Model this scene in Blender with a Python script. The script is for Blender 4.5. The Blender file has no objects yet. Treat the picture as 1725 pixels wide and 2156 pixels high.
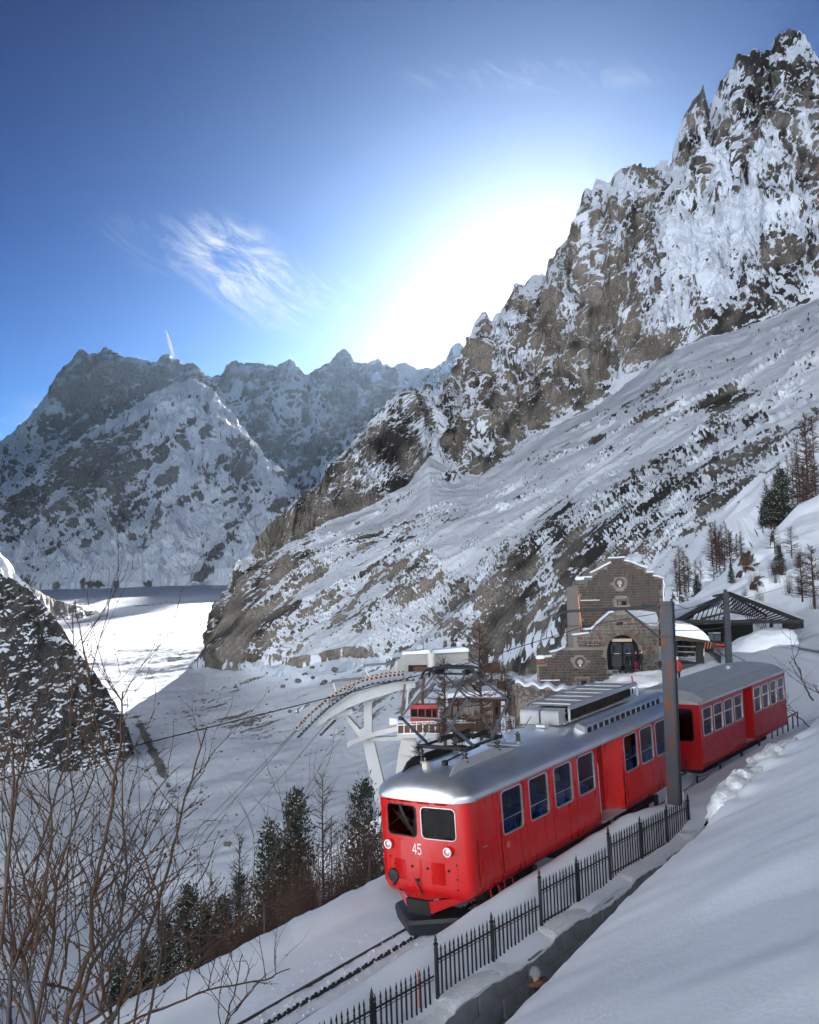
import bpy, math, random
import numpy as np
from mathutils import Vector, Matrix
R = math.radians
scn = bpy.context.scene
COL = scn.collection
random.seed(7)
rng = np.random.default_rng(7)

# ------------------------------------------------------------------ camera
F, HY, ROLL = 2230.0, 1320.0, 0.015          # focal length and eye level measured on a 1725-px-wide view of the photo
PITCH = math.atan((HY - 1078) / F)
RCM = Matrix.Rotation(math.pi / 2 + PITCH, 3, 'X') @ Matrix.Rotation(-ROLL, 3, 'Z')
RC = np.array(RCM)
cam_d = bpy.data.cameras.new('camera'); cam = bpy.data.objects.new('camera', cam_d); COL.objects.link(cam)
cam.matrix_world = RCM.to_4x4()
cam_d.sensor_fit = 'HORIZONTAL'; cam_d.sensor_width = 36.0; cam_d.lens = 36.0 * F / 1725
cam_d.clip_start = 0.1; cam_d.clip_end = 80000
scn.camera = cam

# ------------------------------------------------------------------ light
SKY_PIVOT, SKY_GAMMA = 12.6, (2.95, 2.7, 2.6)
SUN_AZ, SUN_EL = R(8.0), R(18.3)
sdir = Vector((math.sin(SUN_AZ) * math.cos(SUN_EL), math.cos(SUN_AZ) * math.cos(SUN_EL), math.sin(SUN_EL)))
w = bpy.data.worlds.new('World'); scn.world = w; w.use_nodes = True
nt = w.node_tree; N = nt.nodes; L = nt.links
bg = N['Background']
sky = N.new('ShaderNodeTexSky'); sky.sky_type = 'NISHITA'; sky.sun_disc = False
sky.sun_elevation = SUN_EL; sky.sun_rotation = SUN_AZ
sky.altitude = 1900; sky.air_density = 1.0; sky.dust_density = 1.35; sky.ozone_density = 1.6
# clear mountain air: the whole sky's contrast is raised, deep blue away from the sun and a strong aureole round it
g0 = N.new('ShaderNodeVectorMath'); g0.operation = 'SCALE'; L.new(sky.outputs[0], g0.inputs[0]); g0.inputs['Scale'].default_value = 1 / SKY_PIVOT
sp = N.new('ShaderNodeSeparateXYZ'); L.new(g0.outputs[0], sp.inputs[0]); cb3 = N.new('ShaderNodeCombineXYZ')
for k_ in range(3):
    q_ = N.new('ShaderNodeMath'); q_.operation = 'POWER'; L.new(sp.outputs[k_], q_.inputs[0]); q_.inputs[1].default_value = SKY_GAMMA[k_]; L.new(q_.outputs[0], cb3.inputs[k_])
g2 = N.new('ShaderNodeVectorMath'); g2.operation = 'SCALE'; L.new(cb3.outputs[0], g2.inputs[0]); g2.inputs['Scale'].default_value = SKY_PIVOT
tc = N.new('ShaderNodeTexCoord')
def wdot(vec):
    n = N.new('ShaderNodeVectorMath'); n.operation = 'DOT_PRODUCT'
    L.new(tc.outputs['Generated'], n.inputs[0]); n.inputs[1].default_value = vec
    return n.outputs['Value']
def wmath(op, a, b=None, c=None):
    n = N.new('ShaderNodeMath'); n.operation = op
    for i, v in enumerate((a, b, c)):
        if v is None: continue
        if isinstance(v, (int, float)): n.inputs[i].default_value = v
        else: L.new(v, n.inputs[i])
    return n.outputs[0]
def wramp(v, a, b):
    n = N.new('ShaderNodeMapRange'); n.interpolation_type = 'SMOOTHSTEP'
    L.new(v, n.inputs[0]); n.inputs[1].default_value = a; n.inputs[2].default_value = b
    return n.outputs[0]
def ray(x, y):
    v = RC @ np.array([(x - 862.5) / F, -(y - 1078) / F, -1.0]); return v
_c0 = Vector(ray(505, 590)).normalized(); _e1 = Vector((_c0.y, -_c0.x, 0)).normalized(); _e2 = _e1.cross(_c0)
_a, _b = wdot(_e1), wdot(_e2)
def turned(ang):
    ca, sa = math.cos(ang), math.sin(ang)
    return wmath('ADD', wmath('MULTIPLY', _a, ca), wmath('MULTIPLY', _b, sa)), wmath('SUBTRACT', wmath('MULTIPLY', _b, ca), wmath('MULTIPLY', _a, sa))
_u, _v = turned(R(-32))
cmb = N.new('ShaderNodeCombineXYZ'); L.new(wmath('MULTIPLY', _u, 15), cmb.inputs[0]); L.new(wmath('MULTIPLY', _v, 46), cmb.inputs[1]); cmb.inputs[2].default_value = 2.0
nz = N.new('ShaderNodeTexNoise'); nz.inputs['Detail'].default_value = 7; nz.inputs['Roughness'].default_value = .66; nz.inputs['Distortion'].default_value = 1.1; nz.inputs['Scale'].default_value = 1
L.new(cmb.outputs[0], nz.inputs['Vector'])
front = wramp(wdot(_c0), .5, .8)
def wisp(px, py, rx, ry, ang, amt, lo, hi):
    """cirrus: wind-drawn noise kept to one stretch of the sky"""
    d = Vector(ray(px, py)).normalized(); uo, vo = d.dot(_e1), d.dot(_e2); ca, sa = math.cos(ang), math.sin(ang)
    u, v = turned(ang); u0, v0 = uo * ca + vo * sa, vo * ca - uo * sa
    d2 = wmath('ADD', wmath('POWER', wmath('ABSOLUTE', wmath('DIVIDE', wmath('SUBTRACT', u, u0), rx)), 2.0), wmath('POWER', wmath('ABSOLUTE', wmath('DIVIDE', wmath('SUBTRACT', v, v0), ry)), 2.0))
    return wmath('MULTIPLY', wmath('MULTIPLY', wramp(d2, 1.0, 0.0), front), wmath('MULTIPLY', wramp(nz.outputs['Fac'], lo, hi), amt))
cm = wisp(530, 580, .085, .046, R(-38), .75, .36, .68)
for _w in ((470, 545, .13, .040, R(-12), .32, .44, .78), (1150, 160, .16, .016, R(2), .22, .42, .75), (60, 890, .12, .03, R(4), .22, .38, .75), (720, 640, .06, .03, R(-25), .28, .4, .75)): cm = wmath('ADD', cm, wisp(*_w))
mx = N.new('ShaderNodeMix'); mx.data_type = 'RGBA'; mx.clamp_factor = True
L.new(cm, mx.inputs['Factor']); L.new(g2.outputs[0], mx.inputs['A']); mx.inputs['B'].default_value = (3.4, 3.6, 3.9, 1)
L.new(mx.outputs['Result'], bg.inputs['Color'])
bg.inputs['Strength'].default_value = 0.05
w.cycles.sampling_method = 'MANUAL'; w.cycles.sample_map_resolution = 512
sd = bpy.data.lights.new('sun', 'SUN'); sd.energy = 5.0; sd.angle = R(.55); sd.color = (1.0, .96, .91)
so = bpy.data.objects.new('sun', sd); COL.objects.link(so)
so.rotation_euler = sdir.to_track_quat('Z', 'Y').to_euler(); so.location = sdir * 50

scn.view_settings.view_transform = 'Standard'; scn.view_settings.look = 'None'
scn.view_settings.gamma = 1.0; scn.view_settings.use_curve_mapping = False
scn.view_settings.exposure = 2.25
try:
    scn.cycles.use_denoising = True; scn.cycles.max_bounces = 6; scn.cycles.diffuse_bounces = 3; scn.cycles.transparent_max_bounces = 24; scn.cycles.volume_bounces = 0
except Exception: pass

# ------------------------------------------------------------------ helpers
def at(x, y, d):
    """point seen at (x, y) of the measuring view, d metres ahead"""
    r = ray(x, y); return r * (d / r[1])
def rays(X, Y):
    v = np.stack([(X - 862.5) / F, -(Y - 1078) / F, -np.ones_like(X)], -1) @ RC.T
    return v
def tag(o, label=None, cat=None, group=None, kind=None):
    if label: o['label'] = label
    if cat: o['category'] = cat
    if group: o['group'] = group
    if kind: o['kind'] = kind
    return o
def empty(name, M=None, label=None, cat=None, group=None):
    o = bpy.data.objects.new(name, None); COL.objects.link(o); o.empty_display_size = .2
    if M is not None: o.matrix_world = M
    return tag(o, label, cat, group)
def inst(name, me, parent=None, M=None):
    o = bpy.data.objects.new(name, me); COL.objects.link(o)
    if parent: o.parent = parent
    if M is not None: o.matrix_basis = M
    return o
def copy_tree(o, parent=None):
    c = o.copy(); COL.objects.link(c); c.parent = parent
    for ch in [x for x in COL.objects if x.parent == o]: copy_tree(ch, c)
    return c

def unit(v): v = np.asarray(v, float); return v / (np.linalg.norm(v) + 1e-12)
class MB:
    def __init__(s): s.v = []; s.f = []
    def add(s, vs, fs):
        b = len(s.v); s.v += [tuple(map(float, p)) for p in vs]; s.f += [tuple(i + b for i in f) for f in fs]; return s
    def box(s, c, size, M=None, taper=1.0):
        hx, hy, hz = [k / 2 for k in size]; vs = []
        for z in (-1, 1):
            t = taper if z > 0 else 1
            for x, y in ((-1, -1), (1, -1), (1, 1), (-1, 1)): vs.append(np.array([x * hx * t, y * hy * t, z * hz]))
        if M is not None: vs = [np.asarray(M) @ p for p in vs]
        return s.add([p + np.asarray(c, float) for p in vs], [(3, 2, 1, 0), (4, 5, 6, 7), (0, 1, 5, 4), (1, 2, 6, 5), (2, 3, 7, 6), (3, 0, 4, 7)])
    def bbox(s, c, size, b=.01):
        """box with chamfered edges"""
        hx, hy, hz = [k / 2 for k in size]; b = min(b, hx * .9, hy * .9, hz * .9); vs = []; idx = {}
        for sx in (-1, 1):
            for sy in (-1, 1):
                for sz in (-1, 1):
                    for ax in range(3):
                        p = [sx * (hx - b), sy * (hy - b), sz * (hz - b)]; p[ax] = (sx * hx, sy * hy, sz * hz)[ax]
                        idx[(sx, sy, sz, ax)] = len(vs); vs.append(np.array(p) + np.asarray(c, float))
        fs = []
        I = lambda a, b_, c_, ax: idx[(a, b_, c_, ax)]
        for sgn in (-1, 1):
            q = [I(sgn, -1, -1, 0), I(sgn, 1, -1, 0), I(sgn, 1, 1, 0), I(sgn, -1, 1, 0)]; fs.append(q if sgn > 0 else q[::-1])
            q = [I(-1, sgn, -1, 1), I(-1, sgn, 1, 1), I(1, sgn, 1, 1), I(1, sgn, -1, 1)]; fs.append(q if sgn > 0 else q[::-1])
            q = [I(-1, -1, sgn, 2), I(1, -1, sgn, 2), I(1, 1, sgn, 2), I(-1, 1, sgn, 2)]; fs.append(q if sgn > 0 else q[::-1])
        for a in (-1, 1):
            for b_ in (-1, 1):
                fs.append([I(a, b_, -1, 0), I(a, b_, 1, 0), I(a, b_, 1, 1), I(a, b_, -1, 1)])
                fs.append([I(a, -1, b_, 0), I(a, 1, b_, 0), I(a, 1, b_, 2), I(a, -1, b_, 2)])
                fs.append([I(-1, a, b_, 1), I(1, a, b_, 1), I(1, a, b_, 2), I(-1, a, b_, 2)])
                for c_ in (-1, 1): fs.append([I(a, b_, c_, 0), I(a, b_, c_, 1), I(a, b_, c_, 2)])
        return s.add(vs, fs)
    def bar(s, a, b, wd, ht, up=(0, 0, 1)):
        a = np.asarray(a, float); b = np.asarray(b, float); d = unit(b - a); r = np.cross(d, up)
        if np.linalg.norm(r) < 1e-6: r = np.cross(d, (1, 0, 0))
        r = unit(r); u = np.cross(r, d)
        o = [(-1, -1), (1, -1), (1, 1), (-1, 1)]
        vs = [p + r * x * wd / 2 + u * y * ht / 2 for p in (a, b) for x, y in o]
        return s.add(vs, [(0, 1, 2, 3), (7, 6, 5, 4), (0, 4, 5, 1), (1, 5, 6, 2), (2, 6, 7, 3), (3, 7, 4, 0)])
    def tube(s, pts, rad, n=8, cap=True):
        pts = [np.asarray(p, float) for p in pts]; k = len(pts)
        rad = [rad] * k if np.isscalar(rad) else list(rad)
        t0 = unit(pts[1] - pts[0]); r = np.cross(t0, (0, 0, 1))
        if np.linalg.norm(r) < 1e-3: r = np.cross(t0, (1, 0, 0))
        r = unit(r); vs = []; fs = []
        for i, p in enumerate(pts):
            t = unit((pts[min(i + 1, k - 1)] - pts[max(i - 1, 0)]))
            r = unit(r - t * np.dot(r, t)); u = np.cross(t, r)
            for j in range(n):
                a = 2 * math.pi * j / n; vs.append(p + (r * math.cos(a) + u * math.sin(a)) * rad[i])
        for i in range(k - 1):
            for j in range(n):
                q = (j + 1) % n; fs.append((i * n + j, i * n + q, (i + 1) * n + q, (i + 1) * n + j))
        if cap: fs += [tuple(range(n))[::-1], tuple(range((k - 1) * n, k * n))]
        return s.add(vs, fs)
    def lathe(s, prof, c=(0, 0, 0), n=16, M=None):
        """prof = [(r, h)] turned round the local z axis"""
        vs = []; fs = []; k = len(prof); c = np.asarray(c, float)
        for r, h in prof:
            for j in range(n):
                a = 2 * math.pi * j / n; p = np.array([r * math.cos(a), r * math.sin(a), h])
                vs.append((np.asarray(M) @ p if M is not None else p) + c)
        for i in range(k - 1):
            for j in range(n):
                q = (j + 1) % n; fs.append((i * n + j, i * n + q, (i + 1) * n + q, (i + 1) * n + j))
        fs += [tuple(range(n))[::-1], tuple(range((k - 1) * n, k * n))]
        return s.add(vs, fs)
    def prism(s, poly, d0, d1, fn):
        """2-D outline extruded: fn(u, v, d) -> point"""
        n = len(poly); vs = [fn(u, v, d0) for u, v in poly] + [fn(u, v, d1) for u, v in poly]
        fs = [tuple(range(n)), tuple(range(n, 2 * n))[::-1]] + [(i, i + n, (i + 1) % n + n, (i + 1) % n) for i in range(n)]
        return s.add(vs, fs)
    def grid(s, P, close=False):
        a, b = len(P), len(P[0]); fs = []
        for i in range(a - 1):
            for j in range(b - (0 if close else 1)):
                q = (j + 1) % b; fs.append((i * b + j, i * b + q, (i + 1) * b + q, (i + 1) * b + j))
        return s.add([p for row in P for p in row], fs)
    def mesh(s, name, m, smooth=None):
        me = bpy.data.meshes.new(name); me.from_pydata(s.v, [], s.f)
        if m: me.materials.append(m)
        if smooth is not None:
            me.polygons.foreach_set('use_smooth', [True] * len(me.polygons))
            if smooth < 180: me.set_sharp_from_angle(angle=R(smooth))
        me.update(); return me
    def build(s, name, m, parent=None, smooth=None, M=None, fix=True):
        me = s.mesh(name, m, smooth)
        if fix:
            import bmesh
            b = bmesh.new(); b.from_mesh(me); bmesh.ops.recalc_face_normals(b, faces=b.faces); b.to_mesh(me); b.free()
            if smooth is not None and smooth < 180: me.set_sharp_from_angle(angle=R(smooth))
        return inst(name, me, parent, M)

# --- numpy gradient noise
def _hash(i, j, k, seed):
    h = (i.astype(np.uint32) * np.uint32(374761393)) ^ (j.astype(np.uint32) * np.uint32(668265263)) ^ (k.astype(np.uint32) * np.uint32(2147483647 // 3 * 2 + 1)) ^ np.uint32((seed * 1274126177) & 0xffffffff)
    h = (h ^ (h >> np.uint32(13))) * np.uint32(1274126177); h = h ^ (h >> np.uint32(16)); h = h * np.uint32(2246822519); return h ^ (h >> np.uint32(15))
_G = np.array([[1,1,0],[-1,1,0],[1,-1,0],[-1,-1,0],[1,0,1],[-1,0,1],[1,0,-1],[-1,0,-1],[0,1,1],[0,-1,1],[0,1,-1],[0,-1,-1],[1,1,0],[-1,1,0],[0,-1,1],[0,-1,-1]], np.float32)
def pn(P, seed=0):
    P = np.asarray(P, np.float32); fl = np.floor(P); fr = P - fl; ii = fl.astype(np.int32)
    w3 = fr * fr * fr * (fr * (fr * 6 - 15) + 10); out = 0
    for dx in (0, 1):
        wx = w3[..., 0] if dx else 1 - w3[..., 0]
        for dy in (0, 1):
            wy = w3[..., 1] if dy else 1 - w3[..., 1]
            for dz in (0, 1):
                wz = w3[..., 2] if dz else 1 - w3[..., 2]
                g = _G[_hash(ii[..., 0] + dx, ii[..., 1] + dy, ii[..., 2] + dz, seed) & np.uint32(15)]
                out = out + wx * wy * wz * (g[..., 0] * (fr[..., 0] - dx) + g[..., 1] * (fr[..., 1] - dy) + g[..., 2] * (fr[..., 2] - dz))
    return out
def fbm(P, oct=4, seed=0, gain=.5, lac=2.03):
    a, s, o = 1.0, 0, 0; P = np.asarray(P, np.float32)
    for k in range(oct): o = o + a * pn(P + 17.3 * k, seed + k); P = P * lac; a *= gain
    return o
def ridged(P, oct=4, seed=0, gain=.55, lac=2.05):
    a, o, tot = 1.0, 0, 0; P = np.asarray(P, np.float32)
    for k in range(oct): o = o + a * (1 - 2.2 * np.abs(pn(P + 9.1 * k, seed + k))); tot += a; P = P * lac; a *= gain
    return o / tot
def sstep(x, a, b): t = np.clip((x - a) / (b - a), 0, 1); return t * t * (3 - 2 * t)

# --- materials
MATS = {}
def mat(name, color=(.5, .5, .5), rough=.6, metal=0.0, var=.0, vscale=3.0, bump=0.0, bscale=20.0, color2=None, mask=(.45, .62), mscale=4.0, coat=0.0, spec=.5, stretch=(1, 1, 1), rvar=0.0, detail=6):
    if name in MATS: return MATS[name]
    m = bpy.data.materials.new(name); m.use_nodes = True; n = m.node_tree.nodes; l = m.node_tree.links; b = n['Principled BSDF']
    b.inputs['Roughness'].default_value = rough; b.inputs['Metallic'].default_value = metal
    b.inputs['Specular IOR Level'].default_value = spec; b.inputs['Coat Weight'].default_value = coat; b.inputs['Coat Roughness'].default_value = .08
    b.inputs['Base Color'].default_value = (*color, 1)
    t = n.new('ShaderNodeTexCoord'); mp = n.new('ShaderNodeMapping'); mp.inputs['Scale'].default_value = stretch; l.new(t.outputs['Object'], mp.inputs[0])
    def noise(sc, det=detail):
        q = n.new('ShaderNodeTexNoise'); q.inputs['Scale'].default_value = sc; q.inputs['Detail'].default_value = det; q.inputs['Roughness'].default_value = .62; l.new(mp.outputs[0], q.inputs['Vector']); return q.outputs['Fac']
    last = None
    if color2:
        mr = n.new('ShaderNodeMapRange'); mr.interpolation_type = 'SMOOTHSTEP'; l.new(noise(mscale), mr.inputs[0]); mr.inputs[1].default_value, mr.inputs[2].default_value = mask
        x = n.new('ShaderNodeMix'); x.data_type = 'RGBA'; l.new(mr.outputs[0], x.inputs['Factor']); x.inputs['A'].default_value = (*color, 1); x.inputs['B'].default_value = (*color2, 1); last = x.outputs['Result']
    if var:
        mr = n.new('ShaderNodeMapRange'); l.new(noise(vscale), mr.inputs[0]); mr.inputs[1].default_value = .25; mr.inputs[2].default_value = .75; mr.inputs[3].default_value = 1 - var; mr.inputs[4].default_value = 1 + var
        x = n.new('ShaderNodeVectorMath'); x.operation = 'SCALE'
        if last: l.new(last, x.inputs[0])
        else: x.inputs[0].default_value = color
        l.new(mr.outputs[0], x.inputs['Scale']); last = x.outputs[0]
    if last: l.new(last, b.inputs['Base Color'])
    if rvar:
        mr = n.new('ShaderNodeMapRange'); l.new(noise(vscale * 1.7), mr.inputs[0]); mr.inputs[1].default_value = .3; mr.inputs[2].default_value = .7; mr.inputs[3].default_value = max(.02, rough - rvar); mr.inputs[4].default_value = rough + rvar; l.new(mr.outputs[0], b.inputs['Roughness'])
    if bump:
        bp = n.new('ShaderNodeBump'); bp.inputs['Strength'].default_value = 1; bp.inputs['Distance'].default_value = bump; l.new(noise(bscale), bp.inputs['Height']); l.new(bp.outputs[0], b.inputs['Normal'])
    MATS[name] = m; return m

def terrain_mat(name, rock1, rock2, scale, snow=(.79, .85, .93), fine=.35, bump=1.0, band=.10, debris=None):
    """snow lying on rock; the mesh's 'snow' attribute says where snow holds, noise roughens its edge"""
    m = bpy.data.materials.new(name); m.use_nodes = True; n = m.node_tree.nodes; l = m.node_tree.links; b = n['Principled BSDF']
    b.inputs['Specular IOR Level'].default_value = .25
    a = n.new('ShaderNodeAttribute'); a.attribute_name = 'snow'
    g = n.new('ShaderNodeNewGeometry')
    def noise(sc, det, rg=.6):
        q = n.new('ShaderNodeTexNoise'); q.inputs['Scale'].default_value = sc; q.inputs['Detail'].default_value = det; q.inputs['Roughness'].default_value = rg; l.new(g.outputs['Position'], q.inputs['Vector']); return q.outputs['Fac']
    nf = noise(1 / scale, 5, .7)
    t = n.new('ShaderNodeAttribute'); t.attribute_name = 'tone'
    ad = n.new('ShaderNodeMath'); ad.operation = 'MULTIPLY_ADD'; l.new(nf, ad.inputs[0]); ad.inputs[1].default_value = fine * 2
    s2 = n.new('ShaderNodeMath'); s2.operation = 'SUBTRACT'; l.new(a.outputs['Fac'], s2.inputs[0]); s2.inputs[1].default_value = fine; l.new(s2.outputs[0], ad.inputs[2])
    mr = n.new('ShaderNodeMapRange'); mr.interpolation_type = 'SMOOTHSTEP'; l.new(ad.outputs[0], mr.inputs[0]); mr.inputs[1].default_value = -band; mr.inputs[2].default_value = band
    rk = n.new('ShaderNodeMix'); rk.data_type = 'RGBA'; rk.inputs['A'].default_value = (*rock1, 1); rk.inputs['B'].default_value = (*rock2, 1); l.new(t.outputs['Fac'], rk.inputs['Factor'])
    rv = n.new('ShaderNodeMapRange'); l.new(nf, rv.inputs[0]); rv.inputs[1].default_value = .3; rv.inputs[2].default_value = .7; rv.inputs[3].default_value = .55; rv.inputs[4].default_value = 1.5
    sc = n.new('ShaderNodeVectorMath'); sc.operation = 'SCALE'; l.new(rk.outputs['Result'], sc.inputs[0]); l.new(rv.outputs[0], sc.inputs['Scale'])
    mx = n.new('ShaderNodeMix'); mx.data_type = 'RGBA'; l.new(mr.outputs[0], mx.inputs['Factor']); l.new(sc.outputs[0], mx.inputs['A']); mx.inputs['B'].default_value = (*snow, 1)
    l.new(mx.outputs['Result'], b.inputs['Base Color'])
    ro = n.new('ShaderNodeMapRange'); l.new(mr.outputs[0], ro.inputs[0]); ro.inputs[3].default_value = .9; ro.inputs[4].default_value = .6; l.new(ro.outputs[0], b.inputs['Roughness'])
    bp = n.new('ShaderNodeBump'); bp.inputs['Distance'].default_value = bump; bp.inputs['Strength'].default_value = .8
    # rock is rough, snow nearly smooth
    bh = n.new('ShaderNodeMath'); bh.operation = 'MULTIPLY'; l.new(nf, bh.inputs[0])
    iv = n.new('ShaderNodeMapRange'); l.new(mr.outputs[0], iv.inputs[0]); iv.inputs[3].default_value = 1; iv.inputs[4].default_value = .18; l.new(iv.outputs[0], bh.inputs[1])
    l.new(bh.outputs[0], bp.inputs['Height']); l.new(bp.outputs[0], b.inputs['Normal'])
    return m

# --- terrain surfaces: contour lines from foot to skyline, each with its own distance, then eroded by noise
def lerp_line(line, xs):
    l = np.array(line, float); return np.interp(xs, l[:, 0], l[:, 1]), 1 / np.interp(xs, l[:, 0], 1 / l[:, 2])
def grid_normals(P):
    du = np.gradient(P, axis=1); dv = np.gradient(P, axis=0); n = np.cross(du, dv)
    n /= np.linalg.norm(n, axis=-1, keepdims=True) + 1e-9
    return n
def surf(name, lines, X0, X1, nx, rows, disp, cover, m, jag=None, back=(), tscale=60, tone_fn=None, flat=False):
    xs = np.linspace(X0, X1, nx); ys = []; ds = []; vv = []
    LS = [lerp_line(l, xs) for l in lines]
    for j in range(len(lines) - 1):
        k = rows[j]; last = j == len(lines) - 2
        for i in range(k + (1 if last else 0)):
            t = i / k; ys.append(LS[j][0] * (1 - t) + LS[j + 1][0] * t)
            ds.append(1 / ((1 - t) / LS[j][1] + t / LS[j + 1][1])); vv.append((j + t) / (len(lines) - 1))
    Y = np.array(ys); D = np.array(ds); V = np.repeat(np.array(vv)[:, None], nx, 1); X = np.repeat(xs[None], len(ys), 0)
    if jag is not None:
        jy, j0 = jag(xs); Y = Y - jy[None] * np.clip((V - j0) / (1 - j0), 0, 1) ** 2
    rr = rays(X, Y); P = rr * (D / rr[..., 1])[..., None]
    n = grid_normals(P); n = np.where(((n * P).sum(-1) > 0)[..., None], -n, n)
    d, fade = disp(P, X, Y, V); P = P + n * (d * fade)[..., None]
    for bk, dr in back:
        q = P[-1] if True else None
        base = P[len(ys) - 1]
        P = np.concatenate([P, (base + np.stack([np.zeros(nx), np.full(nx, bk), np.full(nx, -dr)], -1) + np.stack([np.zeros(nx), np.zeros(nx), 0.15 * dr * pn(np.stack([xs * .05, np.full(nx, bk * .01), np.zeros(nx)], -1), 3)], -1))[None]], 0)
        X = np.concatenate([X, X[-1:]]); Y = np.concatenate([Y, Y[-1:]]); V = np.concatenate([V, V[-1:]])
    n = grid_normals(P); n = np.where((n[..., 1] > 0)[..., None] & (np.abs(n[..., 2]) < .9)[..., None], n, n); n = np.where((n[..., 2] < 0)[..., None], -n, n)
    S = cover(P, n, X, Y, V)
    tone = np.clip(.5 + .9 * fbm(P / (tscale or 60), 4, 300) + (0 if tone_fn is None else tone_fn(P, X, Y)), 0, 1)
    return grid_obj(name, P, S, m, tone, flat)
def grid_obj(name, P, S, m, tone=None, flat=False):
    a, b = P.shape[:2]; me = bpy.data.meshes.new(name)
    idx = np.arange(a * b).reshape(a, b)
    q = np.stack([idx[:-1, :-1], idx[:-1, 1:], idx[1:, 1:], idx[1:, :-1]], -1).reshape(-1, 4)
    me.vertices.add(a * b); me.vertices.foreach_set('co', P.astype(np.float32).ravel())
    me.loops.add(q.size); me.loops.foreach_set('vertex_index', q.astype(np.int32).ravel())
    me.polygons.add(len(q)); me.polygons.foreach_set('loop_start', np.arange(0, q.size, 4, dtype=np.int32))
    me.polygons.foreach_set('use_smooth', np.full(len(q), not flat))
    me.update(calc_edges=True); me.validate()
    if S is not None:
        at_ = me.attributes.new('snow', 'FLOAT', 'POINT'); at_.data.foreach_set('value', S.astype(np.float32).ravel())
    if tone is not None:
        at_ = me.attributes.new('tone', 'FLOAT', 'POINT'); at_.data.foreach_set('value', tone.astype(np.float32).ravel())
    me.materials.append(m)
    o = bpy.data.objects.new(name, me); COL.objects.link(o); return o
def blobs(X, Y, L):
    """L = (x, y, rx, ry, angle, amount): where snow fields or bare walls lie"""
    o = 0
    for x, y, rx, ry, a, k in L:
        a = R(a); u = (X - x) * math.cos(a) - (Y - y) * math.sin(a); v = (X - x) * math.sin(a) + (Y - y) * math.cos(a)
        o = o + k * np.exp(-((u / rx) ** 2 + (v / ry) ** 2))
    return o
def rot_coords(P, az, tilt):
    """coordinates turned so that noise can run along the strata"""
    c, s = math.cos(az), math.sin(az); x = P[..., 0] * c + P[..., 1] * s; y = -P[..., 0] * s + P[..., 1] * c; z = P[..., 2]
    ct, st = math.cos(tilt), math.sin(tilt); return np.stack([x * ct + z * st, y, -x * st + z * ct], -1)

DIRS = {}
def fall(P, key):
    """coordinates across and down the mean fall line of the cliff or the slope"""
    c, dn, n = DIRS[key]; return np.stack([P @ c, P @ dn, P @ n], -1)
def set_dirs(key, P, mk):
    n = grid_normals(P); n = np.where((n[..., 2] < 0)[..., None], -n, n); m_ = unit(n[mk].mean(0)); c = unit(np.cross(m_, (0, 0, 1))); DIRS[key] = (c, unit(np.cross(m_, c)), m_)
def warp(P, k, amp, seed): return P + amp * np.stack([fbm(P / k, 2, seed), fbm(P / k, 2, seed + 7), fbm(P / k, 2, seed + 13)], -1)
# ================================================================== far terrain
M_ROCK_R = terrain_mat('snowy granite of the near range', (.042, .039, .036), (.27, .24, .205), 4.5, fine=.50, bump=2.5, band=.08)
M_ROCK_F = terrain_mat('snowy granite of the far range', (.10, .10, .105), (.19, .185, .18), 24.0, fine=.35, bump=8.0, band=.16)
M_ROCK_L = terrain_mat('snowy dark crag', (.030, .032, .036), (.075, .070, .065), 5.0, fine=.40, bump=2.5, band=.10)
M_VALLEY = terrain_mat('snow over glacier debris', (.13, .125, .12), (.22, .205, .19), 5.0, fine=.30, bump=1.2, band=.14)

# ---- far massif on the skyline
A1 = [
 [(-400, 1300, 9000), (100, 1280, 9500), (600, 1200, 10000), (1150, 1150, 10500)],
 [(-400, 1180, 10500), (0, 1090, 11000), (300, 960, 11500), (600, 960, 11500), (850, 920, 12000), (1150, 900, 12000)],
 [(-400, 1060, 13000), (-50, 965, 13500), (0, 942, 13500), (60, 888, 13500), (90, 850, 13500), (120, 800, 13500), (150, 762, 13500), (172, 744, 13500), (182, 752, 13500), (200, 751, 13500), (224, 741, 13500), (250, 754, 13500), (300, 764, 13500), (330, 770, 13500), (345, 756, 13500), (358, 752, 13500), (372, 764, 13500), (385, 770, 13500), (408, 772, 13500), (425, 790, 13500), (432, 800, 13500), (468, 796, 13500), (480, 778, 13500), (495, 768, 13500), (520, 770, 13500), (545, 766, 13500), (580, 772, 13500), (598, 768, 13500), (612, 758, 13500), (626, 768, 13500), (642, 792, 13500), (670, 782, 13500), (700, 768, 13500), (716, 746, 13500), (726, 739, 13500), (736, 748, 13500), (748, 766, 13500), (770, 766, 13500), (788, 760, 13500), (796, 752, 13500), (806, 764, 13500), (822, 774, 13500), (850, 770, 13800), (880, 778, 13800), (905, 776, 13800), (930, 768, 13600), (942, 756, 13600), (950, 736, 13600), (958, 727, 13600), (968, 728, 13600), (976, 744, 13600), (990, 762, 13600), (1150, 790, 13600)]]
def d1(P, X, Y, V):
    set_dirs('far', P, (V > .5) & (X > 0) & (X < 1000)); Fw = fall(warp(P, 900, 260, 801), 'far')
    d = 330 * (ridged(Fw / np.array([900, 3000, 900]), 4, 11, .55) - .42) + 130 * (ridged(Fw / np.array([230, 800, 300]), 4, 17, .6) - .4) + 36 * (ridged(P / 90, 3, 21) - .4)
    return d, 1 - .75 * sstep(V, .88, 1.0)
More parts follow.
